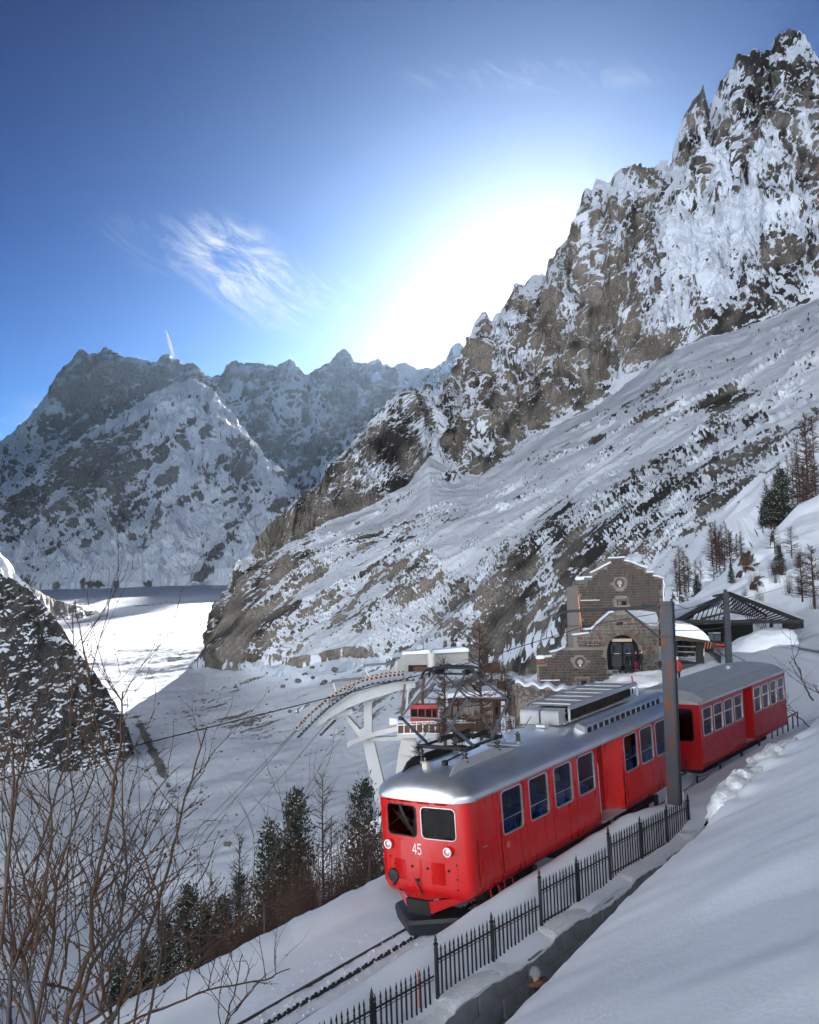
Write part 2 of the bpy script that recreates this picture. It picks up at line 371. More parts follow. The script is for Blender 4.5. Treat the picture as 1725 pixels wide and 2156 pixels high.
def c1(P, n, X, Y, V):
    Fw = fall(warp(P, 300, 80, 803), 'far')
    return (n[..., 2] - .56) * 1.5 + .70 * fbm(Fw / np.array([120, 520, 200]), 5, 31, .6) + .75 * fbm(Fw / np.array([600, 1500, 700]), 3, 33) + .10 + blobs(X, Y, [(870, 790, 45, 26, -10, .9), (110, 860, 22, 40, 60, .8), (300, 770, 130, 50, -5, -.6), (570, 790, 110, 35, 0, -.45), (730, 790, 60, 50, 0, -.4), (440, 900, 60, 60, 0, .3), (960, 745, 14, 22, 0, .1)])
jagA = lambda xs: (9 * (ridged(np.stack([xs / 22, xs * 0, xs * 0], -1), 5, 5, .7) - .3) + 2 * pn(np.stack([xs / 7, xs * 0, xs * 0 + 3], -1), 6), .8)
o = surf('far_mountain_range', A1, -400, 1150, 620, [70, 150], d1, c1, M_ROCK_F, jagA, [(400, 350), (1500, 1500), (4000, 3600)], tscale=700, flat=True)
tag(o, 'long jagged far mountain range on the skyline, grey rock with snow', None, None, 'structure')

# ---- snow pyramid and its spurs in front of the massif
A2 = [
 [(-400, 1310, 5600), (130, 1300, 5400), (260, 1290, 5300), (400, 1275, 5300), (500, 1265, 5300), (1000, 1280, 5300)],
 [(-400, 1250, 5500), (130, 1236, 5300), (300, 1230, 5200), (400, 1212, 5200), (500, 1195, 5200), (1000, 1240, 5200)],
 [(-400, 1190, 6200), (0, 1110, 6300), (150, 1060, 6300), (300, 1010, 6300), (400, 990, 6200), (520, 1040, 5900), (600, 1090, 5700), (700, 1150, 5500), (1000, 1230, 5300)],
 [(-400, 1150, 7200), (-100, 1095, 7200), (0, 1052, 7300), (60, 1010, 7400), (130, 958, 7500), (200, 905, 7600), (270, 858, 7700), (330, 828, 7800), (395, 806, 7900), (425, 812, 7900), (470, 858, 7500), (520, 918, 7000), (560, 966, 6600), (600, 1012, 6400), (640, 1048, 6200), (680, 1080, 6000), (720, 1112, 5800), (800, 1180, 5600), (1000, 1225, 5400)]]
def d2(P, X, Y, V):
    set_dirs('pyr', P, (V > .3) & (X > 0) & (X < 620)); Fw = fall(warp(P, 420, 150, 811), 'pyr')
    d = 150 * (ridged(Fw / np.array([420, 1500, 420]), 4, 41, .55) - .4) + 55 * (ridged(Fw / np.array([95, 340, 120]), 4, 45, .6) - .4) + 14 * (ridged(P / 36, 3, 51) - .4)
    return d, (1 - .6 * sstep(V, .9, 1.0)) * (.15 + .85 * sstep(V, .05, .3))
def c2(P, n, X, Y, V):
    Fw = fall(warp(P, 150, 45, 813), 'pyr')
    return (n[..., 2] - .60) * 1.6 + .70 * fbm(Fw / np.array([62, 280, 90]), 5, 61, .6) + .75 * fbm(Fw / np.array([300, 800, 300]), 3, 63) + .20 + .9 * sstep(V, .42, .15) + blobs(X, Y, [(400, 865, 95, 75, 0, .75), (150, 1040, 120, 50, 35, -.75), (290, 1050, 60, 50, 30, -.55), (330, 1110, 30, 30, 0, -.3), (480, 1060, 60, 40, 40, .35), (420, 1140, 90, 45, 35, .35), (150, 1180, 200, 40, 0, .7), (350, 1225, 200, 22, 0, .25), (560, 1120, 60, 40, -30, .5), (640, 1030, 50, 24, -30, .6)])
jagB = lambda xs: (14 * (ridged(np.stack([xs / 45, xs * 0 + 4, xs * 0], -1), 5, 15, .6) - .35), .7)
o = surf('snow_pyramid_mountain', A2, -400, 1000, 560, [14, 80, 110], d2, c2, M_ROCK_F, jagB, [(250, 260), (1200, 1300)], tscale=300, flat=True)
tag(o, 'snow covered pyramid mountain with rocky spurs below the far range', None, None, 'structure')

# ---- sunlit slope at the left edge of the glacier
A3 = [
 [(-400, 1460, 2300), (0, 1400, 2350), (130, 1350, 2900), (260, 1325, 3200)],
 [(-400, 960, 3000), (-100, 1098, 2900), (-40, 1130, 2900), (0, 1160, 2850), (32, 1208, 2800), (70, 1240, 2700), (130, 1266, 2900), (190, 1282, 3100), (260, 1310, 3200)]]
def d3(P, X, Y, V): return 26 * fbm(P / 120, 5, 71), 1 - .6 * sstep(V, .8, 1)
def c3(P, n, X, Y, V): return (n[..., 2] - .55) * 1.6 + .5 * fbm(P / 60, 4, 72) + .35
o = surf('sunlit_valley_side', A3, -400, 260, 200, [70], d3, c3, M_ROCK_L if False else M_VALLEY, None, [(60, 60), (500, 600)])
tag(o, 'snowy valley side catching the sun behind the dark crag', None, None, 'structure')

# ---- glacier valley floor
G = [
 [(-500, 2330, 400), (300, 2330, 400), (1350, 2330, 330)],
 [(-500, 1900, 760), (300, 1900, 760), (700, 1900, 700), (1350, 1900, 460)],
 [(-500, 1700, 1030), (300, 1700, 1020), (800, 1700, 900), (1350, 1700, 560)],
 [(-500, 1560, 1350), (260, 1560, 1320), (640, 1560, 1200), (850, 1560, 1050), (1100, 1560, 800), (1350, 1560, 600)],
 [(-500, 1450, 1700), (190, 1450, 1650), (430, 1450, 1600), (640, 1450, 1400), (850, 1440, 1200), (1000, 1430, 1000), (1350, 1430, 650)],
 [(-500, 1375, 2050), (190, 1372, 2000), (430, 1358, 1900), (640, 1368, 1700), (850, 1370, 1400), (1350, 1380, 800)],
 [(-500, 1315, 2900), (190, 1310, 2800), (430, 1296, 2700), (640, 1330, 2500), (1350, 1370, 1000)],
 [(-500, 1262, 4100), (100, 1262, 4100), (250, 1260, 4000), (450, 1252, 4000), (640, 1250, 4000), (1350, 1350, 2000)],
 [(-500, 1236, 5600), (250, 1234, 5600), (450, 1230, 5600), (640, 1228, 5600), (1350, 1340, 2600)]]
def dg(P, X, Y, V):
    d = 8 * fbm(P / 260, 3, 81) + 1.6 * fbm(P / 45, 4, 85) + .5 * fbm(P / 9, 3, 91) + 2.2 * np.maximum(0, ridged(rot_coords(P, .35, 0) / np.array([150, 60, 90]), 4, 95) - .45)
    d = d + 16 * fbm(P / np.array([500, 380, 400]), 3, 97) * sstep(V, .7, .9) / np.maximum(.12, np.interp(V, [0, .7, .9, 1], [1, 1, .2, .12]))
    return d, np.interp(V, [0, .7, .9, 1], [1, 1, .2, .12])
def cg(P, n, X, Y, V):
    Q = rot_coords(P, .35, 0)
    st = fbm(warp(Q, 80, 14, 105) / np.array([62, 20, 40]), 5, 101, .6)            # streaks of debris along the flow
    dots = pn(P / 5.0, 102) + .6 * pn(P / 2.6, 103)
    patch = fbm(P / 170, 3, 104)
    b = blobs(X, Y, [(470, 1520, 210, 60, -20, -.32), (690, 1480, 160, 60, 0, -.10), (325, 1590, 75, 9, -65, -1.1), (600, 1400, 120, 25, 8, -.25), (300, 1300, 300, 26, 0, .05), (180, 1310, 60, 12, 15, -.45), (330, 1330, 120, 8, 6, -.35), (300, 1280, 90, 6, 0, -.3), (700, 1700, 260, 80, 0, .22), (780, 1395, 90, 30, 10, -.30), (760, 1560, 120, 60, 0, .1), (1000, 1450, 140, 50, 0, -.25)])
    return .46 + .40 * st + .42 * patch - .50 * np.maximum(0, dots - .34) * 3 * sstep(patch + .5 * st, .3, -.25) + b + (n[..., 2] - .93) * .8
o = surf('valley_glacier', G, -500, 1350, 640, [26, 70, 70, 70, 60, 50, 40, 10], dg, cg, M_VALLEY, None)
tag(o, 'wide snow covered glacier valley floor with streaks of debris', None, None, 'structure')

# ---- dark crag at the left
B = [
 [(-300, 1640, 1100), (0, 1655, 1120), (75, 1660, 1150), (150, 1690, 1130), (215, 1690, 1140), (262, 1640, 1180), (290, 1600, 1250)],
 [(-300, 1060, 1250), (-100, 1150, 1230), (0, 1212, 1220), (30, 1226, 1210), (60, 1246, 1200), (100, 1288, 1200), (130, 1332, 1200), (160, 1372, 1200), (184, 1402, 1200), (212, 1440, 1200), (232, 1480, 1200), (250, 1518, 1210), (262, 1560, 1220), (272, 1600, 1240), (290, 1640, 1250)]]
def db(P, X, Y, V):
    Q = rot_coords(P, 0, -.7) / np.array([60, 60, 150]); return 26 * (ridged(Q, 5, 111, .6) - .4) + 6 * fbm(P / 12, 3, 121), (1 - .45 * sstep(V, .85, 1)) * sstep(V, 0, .1)
def cb(P, n, X, Y, V):
    Q = rot_coords(P, 0, -.7)
    return (n[..., 2] - .56) * 2.2 + .7 * fbm(Q / np.array([16, 16, 44]), 4, 131) - .10 + blobs(X, Y, [(80, 1650, 260, 40, 0, .9), (90, 1500, 120, 50, 0, -.1), (250, 1650, 60, 40, 0, .5)])
jagC = lambda xs: (8 * ridged(np.stack([xs / 18, xs * 0 + 4, xs * 0], -1), 4, 25), .8)
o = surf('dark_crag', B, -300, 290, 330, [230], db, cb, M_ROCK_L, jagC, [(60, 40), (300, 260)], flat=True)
tag(o, 'dark rocky crag flecked with snow at the left edge', None, None, 'structure')

# ---- the great rock range on the right
D_SKY = [(400, 1405, 1800), (432, 1362, 1800), (448, 1320, 1850), (470, 1272, 1900), (490, 1240, 1920), (510, 1188, 1950), (560, 1112, 2000), (600, 1078, 2050), (640, 1050, 2100), (680, 1020, 2150), (700, 992, 2180), (728, 955, 2200), (750, 920, 2240), (780, 890, 2280), (805, 862, 2300), (830, 838, 2330), (850, 826, 2350), (880, 822, 2400), (900, 812, 2420), (908, 818, 2430), (913, 858, 2450), (920, 858, 2520), (928, 818, 2560), (950, 788, 2600), (975, 760, 2600), (990, 722, 2600), (1000, 690, 2600), (1012, 672, 2600), (1022, 664, 2600), (1030, 682, 2600), (1045, 668, 2620), (1060, 652, 2640), (1085, 610, 2660), (1100, 606, 2660), (1125, 588, 2660), (1150, 582, 2680), (1160, 552, 2680), (1185, 520, 2700), (1205, 496, 2700), (1222, 446, 2700), (1236, 400, 2700), (1246, 400, 2700), (1258, 382, 2700), (1268, 392, 2700), (1284, 396, 2700), (1298, 372, 2700), (1312, 362, 2700), (1330, 356, 2700), (1348, 350, 2700), (1366, 360, 2700), (1380, 362, 2700), (1394, 348, 2700), (1400, 342, 2700), (1406, 352, 2700), (1416, 366, 2700), (1424, 316, 2700), (1434, 276, 2700), (1446, 244, 2700), (1460, 216, 2700), (1472, 202, 2700), (1480, 178, 2700), (1484, 182, 2700), (1490, 214, 2700), (1494, 238, 2720), (1504, 210, 2760), (1520, 172, 2780), (1535, 158, 2780), (1548, 150, 2780), (1556, 118, 2780), (1572, 122, 2780), (1590, 112, 2780), (1608, 116, 2780), (1622, 108, 2780), (1634, 84, 2780), (1646, 70, 2780), (1660, 68, 2780), (1676, 70, 2780), (1692, 84, 2780), (1706, 106, 2780), (1725, 132, 2780), (1800, 190, 2750), (2000, 180, 2650), (2300, 60, 2500)]
DL = [
 [(400, 1520, 1900), (430, 1500, 1850), (560, 1490, 1720), (640, 1490, 1600), (740, 1480, 1520), (850, 1490, 1330), (1000, 1490, 1080), (1120, 1500, 850), (1200, 1490, 700), (1300, 1470, 520), (1450, 1400, 400), (1600, 1300, 320), (1725, 1210, 290), (2000, 1100, 270), (2300, 1000, 270)],
 [(400, 1408, 1750), (430, 1372, 1720), (480, 1378, 1640), (560, 1390, 1520), (640, 1395, 1420), (740, 1372, 1370), (850, 1390, 1260), (1000, 1360, 1080), (1100, 1330, 950), (1200, 1290, 820), (1300, 1250, 700), (1450, 1180, 560), (1600, 1080, 480), (1725, 980, 440), (2000, 830, 400), (2300, 700, 400)],
 [(400, 1406, 1780), (432, 1366, 1760), (510, 1250, 1800), (640, 1190, 1750), (800, 1160, 1650), (900, 1140, 1600), (1100, 1070, 1500), (1300, 1000, 1380), (1500, 930, 1250), (1725, 830, 1150), (2000, 720, 1050), (2300, 600, 1000)],
 [(400, 1405, 1790), (432, 1363, 1790), (510, 1215, 1880), (600, 1150, 1950), (700, 1095, 2020), (800, 1060, 2080), (860, 1020, 2150), (905, 960, 2250), (960, 985, 2250), (1010, 1000, 2230), (1080, 962, 2230), (1160, 905, 2250), (1250, 862, 2260), (1350, 792, 2280), (1420, 742, 2280), (1500, 712, 2270), (1560, 700, 2240), (1640, 670, 2200), (1725, 630, 2150), (2000, 540, 2050), (2300, 430, 1950)],
 D_SKY]
def dd(P, X, Y, V):
    n = grid_normals(P); n = np.where((n[..., 2] < 0)[..., None], -n, n)
    for key, mk in (('cliff', (V > .84) & (X > 1000) & (X < 1725)), ('slope', (V > .3) & (V < .7) & (X > 700) & (X < 1725))):
        m_ = unit(n[mk].mean(0)); c = unit(np.cross(m_, (0, 0, 1))); DIRS[key] = (c, unit(np.cross(m_, c)), m_)
    cliff = sstep(V, .74, .80); Pw = warp(P, 120, 40, 701); Fc = fall(Pw, 'cliff'); Fs = fall(warp(P, 150, 36, 721), 'slope')
    big = 60 * (ridged(Fc / np.array([120, 420, 200]), 3, 201, .5) - .4)                    # buttresses and gullies
    mid = 32 * (ridged(Fc / np.array([30, 150, 60]), 4, 205, .6) - .4) + 7 * (ridged(fall(P, 'cliff') / np.array([8, 26, 14]), 3, 209, .6) - .4)   # ribs and chimneys
    gul = ridged(Fs / np.array([150, 520, 150]), 3, 211, .5) - .4
    slope = 15 * gul + 6 * fbm(P / 160, 3, 231)
    rocky = sstep(fbm(Fs / np.array([110, 190, 110]), 4, 735) - blobs(X, Y, SNOWF) * .7, -.02, .3)
    k_ = np.clip(P[..., 1] / 1400, .35, 1)
    slope = slope + k_ * rocky * (11 * (ridged(Fs / np.array([26, 80, 30]), 4, 741, .6) - .3) + 3.5 * (ridged(P / 9, 3, 745, .6) - .4)) + k_ * 1.0 * fbm(P / 12, 3, 747)
    return cliff * (big + mid) + (1 - cliff) * slope, (1 - .8 * sstep(V, .95, 1.0)) * sstep(V, 0, .05) * np.interp(X, [400, 470], [.3, 1])
SNOWF = [(1560, 470, 110, 150, 20, 1.05), (1500, 620, 60, 120, 25, .65), (1420, 560, 22, 110, 8, .7), (1440, 690, 60, 60, 30, .6), (1650, 640, 120, 40, 25, .55),
         (912, 900, 12, 80, 2, 1.0), (1010, 1010, 90, 16, 12, .7), (1180, 905, 110, 14, 32, .7), (1330, 815, 70, 18, 35, .7), (900, 990, 60, 26, 40, .8), (1290, 800, 40, 30, 40, .6), (1090, 690, 16, 30, 0, .3), (1055, 700, 12, 26, -20, .5),
         (1350, 900, 160, 40, 32, .02), (1600, 760, 160, 40, 26, .06), (1100, 1000, 150, 30, 25, .05), (960, 1180, 30, 40, 70, .4), (850, 1070, 90, 20, 30, .3),
         (1700, 300, 60, 70, 0, .25), (1690, 780, 90, 40, 25, .3), (760, 1350, 120, 18, 10, .5), (880, 1385, 140, 22, 6, .5), (560, 1402, 130, 18, 0, .5), (680, 1398, 90, 20, 0, .5),
         (1260, 520, 90, 160, 10, .02), (1130, 780, 110, 120, 0, -.04), (1000, 830, 50, 90, 0, -.2), (1340, 700, 60, 110, 0, -.06), (1480, 260, 30, 70, 0, -.15), (1620, 130, 60, 50, 0, -.25), (1640, 560, 60, 100, -20, -.55), (1540, 660, 60, 40, -30, -.55),
         (800, 940, 70, 90, 35, -.42), (640, 1120, 60, 40, 35, -.1), (480, 1310, 40, 60, 40, -.5), (560, 1300, 80, 60, 45, -.15),
         (1150, 1150, 110, 40, 40, -.42), (1330, 1060, 100, 34, 38, -.40), (1440, 1000, 90, 30, 38, -.25), (1520, 870, 50, 22, 40, -.5), (1300, 950, 40, 30, 30, -.3), (1250, 1180, 120, 50, 45, -.30), (1500, 1050, 90, 40, 42, -.4), (1620, 930, 90, 30, 40, -.4), (1060, 1240, 90, 60, 50, -.2), (900, 1250, 110, 80, 45, -.10), (1050, 1330, 80, 50, 45, -.15), (720, 1290, 120, 60, 40, -.06)]
def cd(P, n, X, Y, V):
    cliff = sstep(V, .74, .80); nr = np.clip(P[..., 1] / 1400, .3, 1)[..., None]
    Fc = fall(warp(P, 40, 10, 751), 'cliff'); Fs = fall(warp(P, 60, 16, 755), 'slope')
    nzs = fbm(Fs / (np.array([24, 70, 24]) * nr), 6, 251, .62); nzc = .75 * fbm(Fc / np.array([10, 58, 20]), 5, 261, .6) + .32 * fbm(P / np.array([14, 14, 9]), 4, 263, .6)
    big = fbm(P / 180, 3, 271); reg = fbm(Fc / np.array([60, 150, 90]), 3, 273)
    sc = (n[..., 2] - .45) * 1.5 + .75 * nzc + .35 * big + .85 * reg + .03
    sl = (n[..., 2] - .76) * 2.6 + .85 * nzs + .60 * big + .40
    lower = sstep(Y, 1120, 1320) * sstep(X, 1400, 1000)                            # gravelly moraine face low on the slope
    sl = sl + .9 * np.exp(-((V - .20) / .06) ** 2) * sstep(X, 500, 560)
    sl = sl - .30 * lower + .45 * lower * fbm(P / 7, 4, 281, .6)
    dots = pn(P / 5.2, 761) + .7 * pn(P / 2.7, 762); speck = np.maximum(0, dots - .25)
    return cliff * (sc - .5 * speck) + (1 - cliff) * (sl - 2.1 * speck * sstep(.5 * nzs - big, -.55, .25) + np.where(P[..., 1] < 1000, .45, .12) * fbm(P / 6.5, 4, 771, .6)) + blobs(X, Y, SNOWF)
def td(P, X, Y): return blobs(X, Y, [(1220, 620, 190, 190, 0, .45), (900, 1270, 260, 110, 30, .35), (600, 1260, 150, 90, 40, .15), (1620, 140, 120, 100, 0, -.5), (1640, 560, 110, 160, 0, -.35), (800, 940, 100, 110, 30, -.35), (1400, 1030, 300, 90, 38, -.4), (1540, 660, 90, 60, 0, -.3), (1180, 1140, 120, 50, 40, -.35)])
jagD = lambda xs: (15 * (ridged(np.stack([xs / 19, xs * 0 + 4, xs * 0], -1), 5, 35, .65) - .3) * np.interp(xs, [430, 650, 950, 1000], [.3, .8, .8, 1]) + 5 * np.maximum(0, pn(np.stack([xs / 5, xs * 0, xs * 0 + 3], -1), 36)), .93)
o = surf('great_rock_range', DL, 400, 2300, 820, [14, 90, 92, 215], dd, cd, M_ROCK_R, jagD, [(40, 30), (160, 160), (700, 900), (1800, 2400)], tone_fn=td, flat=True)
tag(o, 'steep granite range with needles and snowy lower slopes filling the right', None, None, 'structure')
# ---- unseen range behind the camera, added so its sunlit snow brightens the foreground
def bounce_range():
    na, nr = 160, 40; P = np.zeros((nr, na, 3))
    az = np.linspace(R(95), R(265), na)
    for j in range(nr):
        t = j / (nr - 1); rad = 900 + 2600 * t; h = -260 + 2000 * t ** .9
        jag_ = 1 + .35 * fbm(np.stack([az * 5, az * 0 + t, az * 0], -1), 4, 601) * t
        P[j] = np.stack([np.sin(az) * rad, np.cos(az) * rad, h * jag_ - 260 * (1 - t)], -1)
    P = P + (120 * np.linspace(0, 1, nr)[:, None] * fbm(P / 500, 4, 611))[..., None] * np.array([0, 0, 1])
    n = grid_normals(P); n = np.where((n[..., 2] < 0)[..., None], -n, n)
    S = .55 + .6 * fbm(P / 300, 4, 621) + (n[..., 2] - .7)
    return grid_obj('bounce_mountain_range', P, S, M_ROCK_F, np.clip(.5 + fbm(P / 200, 3, 5), 0, 1))
tag(bounce_range(), 'unseen sunlit snowy mountain range behind the viewer, added to bounce light forward', None, None, 'structure')
# ================================================================== near ground along the railway
def frame(th, ph):
    a = np.array([math.sin(th) * math.cos(ph), math.cos(th) * math.cos(ph), math.sin(ph)]); r = np.array([math.cos(th), -math.sin(th), 0.0]); return np.stack([r, a, np.cross(r, a)], 1)
def mat4(M3, O): m = Matrix([list(M3[i]) + [float(O[i])] for i in range(3)] + [[0, 0, 0, 1]]); return m
O1 = np.array([.2555, 24.509, -6.717]); M1 = frame(.64, .101)
O2 = np.array([8.260, 35.245, -5.408]); M2 = frame(.617, .069)
_ds = .25; _S = np.arange(-60, 130.01, _ds)
_TH = np.interp(_S, [-60, 9, 15, 23, 30, 48, 70, 130], [.64, .64, .617, .60, .48, .27, .17, .12])
_PH = np.interp(_S, [-60, 9, 15, 23, 40, 60, 130], [.101, .101, .069, .067, .058, .014, .002])
_step = np.stack([np.sin(_TH) * np.cos(_PH), np.cos(_TH) * np.cos(_PH), np.sin(_PH)], 1) * _ds
_C = np.cumsum(_step, 0) - _step; _i0 = int(round(60 / _ds)); _C = _C - _C[_i0] + O1
def track(s, t, z=0.0):
    """point t metres right of the track centre, s metres up the line, z above the rails"""
    s = np.asarray(s, float); t = np.asarray(t, float); z = np.asarray(z, float)
    c = np.stack([np.interp(s, _S, _C[:, k]) for k in range(3)], -1); th = np.interp(s, _S, _TH)
    return c + np.stack([np.cos(th) * t, -np.sin(th) * t, np.zeros_like(th * t)], -1) + np.stack([np.zeros_like(z + t), np.zeros_like(z + t), z + 0 * t], -1)
def curv(s, xs, ys): return np.interp(s, xs, ys)

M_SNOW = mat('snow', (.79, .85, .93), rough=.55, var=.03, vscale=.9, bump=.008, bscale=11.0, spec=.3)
M_SNOWR = mat('trampled snow', (.80, .83, .87), rough=.6, var=.08, vscale=5, bump=.05, bscale=14.0, spec=.3)
M_IRON = mat('black iron', (.012, .013, .016), rough=.45, metal=.2, var=.3, vscale=30)
M_RAIL = mat('worn rail steel', (.06, .055, .055), rough=.4, metal=.7, var=.3, vscale=12)

TT = np.array([-95, -60, -40, -30, -26, -23, -21, -19.5, -18.3, -16, -12, -9, -7, -5.4, -4.4, -3.8, -3.4, -3.1, -2.85, -2.6, -2.4, -2.2, -2.05, -1.95, -1.8, -1.55, -1.3, -1.1, -.95, -.8, -.65, -.5, -.35, -.2, 0, .2, .35, .5, .65, .8, .95, 1.05, 1.2, 1.35, 1.5, 1.65, 1.8, 2.0, 2.2, 2.4, 2.55, 2.7, 2.85, 3.0, 3.08])
def prof_left(s):
    """height above the rails for t < -1 ; one row per s"""
    near = [(-95, -95), (-40, -44), (-18, -19), (-7, -4.6), (-4.4, -1.35), (-3.4, -.2), (-2.85, .2), (-2.5, .3), (-2.2, .24), (-2.0, -.02), (-1.8, -.06), (-1.1, -.07)]
    secs = {-60: near, 28: near,
            46: [(-95, -92), (-40, -36), (-26, -20), (-18, -10), (-9, -3.2), (-7, -1.8), (-4.4, .0), (-2.85, .2), (-2.0, .0), (-1.1, -.05)],
            58: [(-95, -88), (-40, -36), (-26, -20), (-21, -11), (-18.3, -4.2), (-16, -2.9), (-9, -2.4), (-7, -1.2), (-4.4, -.1), (-2.0, -.05), (-1.1, -.05)],
            75: [(-95, -82), (-40, -32), (-26, -18), (-21, -9.5), (-19.5, -5), (-18.3, -2.9), (-9, -2.0), (-7, -.9), (-4.4, -.1), (-2.0, -.05), (-1.1, -.05)],
            95: [(-95, -75), (-40, -30), (-26, -16), (-21, -8), (-18.3, -2.6), (-9, -1.6), (-7, -.7), (-4.4, -.1), (-2.0, -.05), (-1.1, -.05)],
            130: [(-95, -60), (-40, -20), (-26, -8), (-18, -2), (-9, -.3), (-4.4, -.1), (-1.1, -.05)]}
    ks = sorted(secs); tab = np.array([np.interp(TT, *zip(*secs[k])) for k in ks])
    return np.stack([np.interp(s, ks, tab[:, j]) for j in range(len(TT))], -1)
ss = np.concatenate([np.arange(-45, -16, .5), np.arange(-16, 24, .16), np.arange(24, 60, .5), np.arange(60, 125, 1.5)])
S_, T_ = np.meshgrid(ss, TT, indexing='ij')
Zl = prof_left(ss)
crest = curv(ss, [-45, -9, -3.8, -2.5, -.5, 1.75, 5, 6.85, 8.2, 9.5, 14, 20, 26, 40, 130], [.5, .58, .69, .76, .80, .86, .92, .95, .78, .62, .62, .7, .5, .2, .1])
fb = curv(ss, [-45, 8, 9.5, 14, 20, 30, 130], [.28, .32, .6, .95, 1.0, .6, .3])
Zr = np.zeros_like(Zl)
for j, t in enumerate(TT):
    if t <= .8: Zr[:, j] = -.05
    elif t <= 1.65: Zr[:, j] = -.05 + (crest + .05) * sstep(np.array(t), .8, 1.62)
    elif t <= 2.7: k = sstep(np.array(t), 1.75, 2.75); Zr[:, j] = crest * (1 - k) + fb * k
    else: Zr[:, j] = fb - .12 * (t - 2.7) / .38 * np.interp(ss, [8, 10], [1, 0])
Z_ = np.where(T_ < -1.0, Zl, Zr)
Pn_ = np.stack([S_, T_, T_ * 0], -1)
rough = np.interp(np.abs(T_), [0, 1, 2.0, 6, 20, 60, 95], [.05, .10, .10, .3, 1.2, 3, 4])
Z_ = Z_ + rough * fbm(Pn_ / np.array([2.6, 1.3, 1]), 4, 400) * np.where(np.abs(T_) < 3.3, .55, 1)
# the bank top wavers; crumbs along the ploughed edge
Z_ = Z_ + .06 * fbm(Pn_ / .5, 3, 401) * np.exp(-((np.abs(T_) - 2.9) / .35) ** 2) + .03 * fbm(Pn_ / .25, 2, 402) * (np.abs(T_) < 1.2)
P_ = track(S_, T_, Z_)
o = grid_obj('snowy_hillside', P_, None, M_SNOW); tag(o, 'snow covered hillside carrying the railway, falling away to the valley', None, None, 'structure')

# path below the wall and the big snow slope in the foreground
T2 = np.array([3.0, 3.3, 3.7, 4.1, 4.3, 4.45, 4.6, 4.75, 4.9, 5.0, 5.1, 5.2, 5.35, 5.5, 5.7, 6, 6.4, 7, 7.7, 8.5, 9.5, 10.5, 12, 14, 16, 19, 23, 28, 36, 46])
s2 = np.concatenate([np.arange(-45, -14, .7), np.arange(-14, 24, .2), np.arange(24, 60, .6), np.arange(60, 125, 2)])
S2, TT2 = np.meshgrid(s2, T2, indexing='ij')
zcr = curv(s2, [-45, -20, -8, -4.85, -3.57, -1.5, 1, 3.7, 4.9, 5.9, 9.2, 12.5, 13.5, 20, 28, 40, 70, 130], [-.8, .0, .62, .91, 1.04, 1.30, 1.56, 1.68, 1.78, 1.95, 2.22, 2.5, 2.6, 2.6, 1.9, 1.0, .6, .5])[:, None]
path = curv(s2, [-45, 4, 7.5, 10, 14, 22, 130], [-1.38, -1.38, -.6, .45, .75, .9, .25])[:, None]
k = sstep(TT2, 4.0, 5.02); up = np.interp(s2, [-45, 12, 24, 40, 130], [.50, .50, .42, .30, .25])[:, None]
Z2 = np.where(TT2 <= 5.0, path + (zcr - path) * k, zcr + up * (TT2 - 5.0))
Z2 = Z2 + .5 * up * np.exp(-((TT2 - 5) / .35) ** 2) * -.12
P2_ = np.stack([S2, TT2, S2 * 0], -1)
Z2 = Z2 + .16 * fbm(P2_ / 4.0, 3, 410) * sstep(TT2, 5.2, 7) + .035 * fbm(P2_ / .7, 3, 411) + np.interp(TT2, [9, 20, 46], [0, .3, 1.5]) * fbm(P2_ / 12, 3, 412)
Z2 = Z2 + .05 * fbm(P2_ / .3, 3, 414) * np.exp(-((TT2 - 5.15) / .3) ** 2)
lump = np.exp(-((TT2 - 5.0) / .55) ** 2) * np.interp(S2, [3.6, 5.2, 9.5, 12], [0, 1, 1, 0]); Z2 = Z2 + lump * (.16 + .30 * fbm(P2_ / .8, 4, 413))
Z2 = np.where(TT2 < 3.2, Z2 + .08, Z2)
P2w = track(S2, TT2, Z2)
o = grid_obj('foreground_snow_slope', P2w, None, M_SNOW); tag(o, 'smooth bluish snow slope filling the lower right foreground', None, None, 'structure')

# rough ploughed snow heap on the crest
def lump_mesh(name, L_, W_, H_, seed, m, n=26, amp=.22, k=18):
    P = []
    for i in range(n + 1):
        v = i / n; row = []
        for j in range(n * 2):
            a = 2 * math.pi * j / (n * 2); r = math.sin(v * math.pi * .7); row.append((L_ * r * math.cos(a), W_ * r * math.sin(a), H_ * math.cos(v * math.pi * .7)))
        P.append(row)
    P = np.array(P); d = 1 + amp * fbm(P * np.array([1.1, 1.1, 1.4]) / (H_ * .9), 5, seed, .6); P = P * d[..., None]; P[-1, :, 2] -= .2
    mb = MB(); mb.grid([list(r) for r in P], True); return mb.mesh(name, m, 180)
for i, (s, t, z, l_, w_, h_) in enumerate([(6.7, 4.95, 1.60, 1.9, .62, .72), (9.3, 5.0, 1.9, 2.2, .60, .60)]):
    M = mat4(frame(.64, .101), track(s, t, z)) @ Matrix.Rotation(math.pi / 2, 4, 'Z')
    o = inst('snow_heap', lump_mesh('snow_heap', l_, w_, h_, 420 + i, M_SNOWR), None, M)
    tag(o, ['crumbly ploughed snow heap on the slope crest, nearer one', 'crumbly ploughed snow heap on the slope crest, farther one beside the rope posts'][i], 'snow heap', 'ploughed snow heaps')

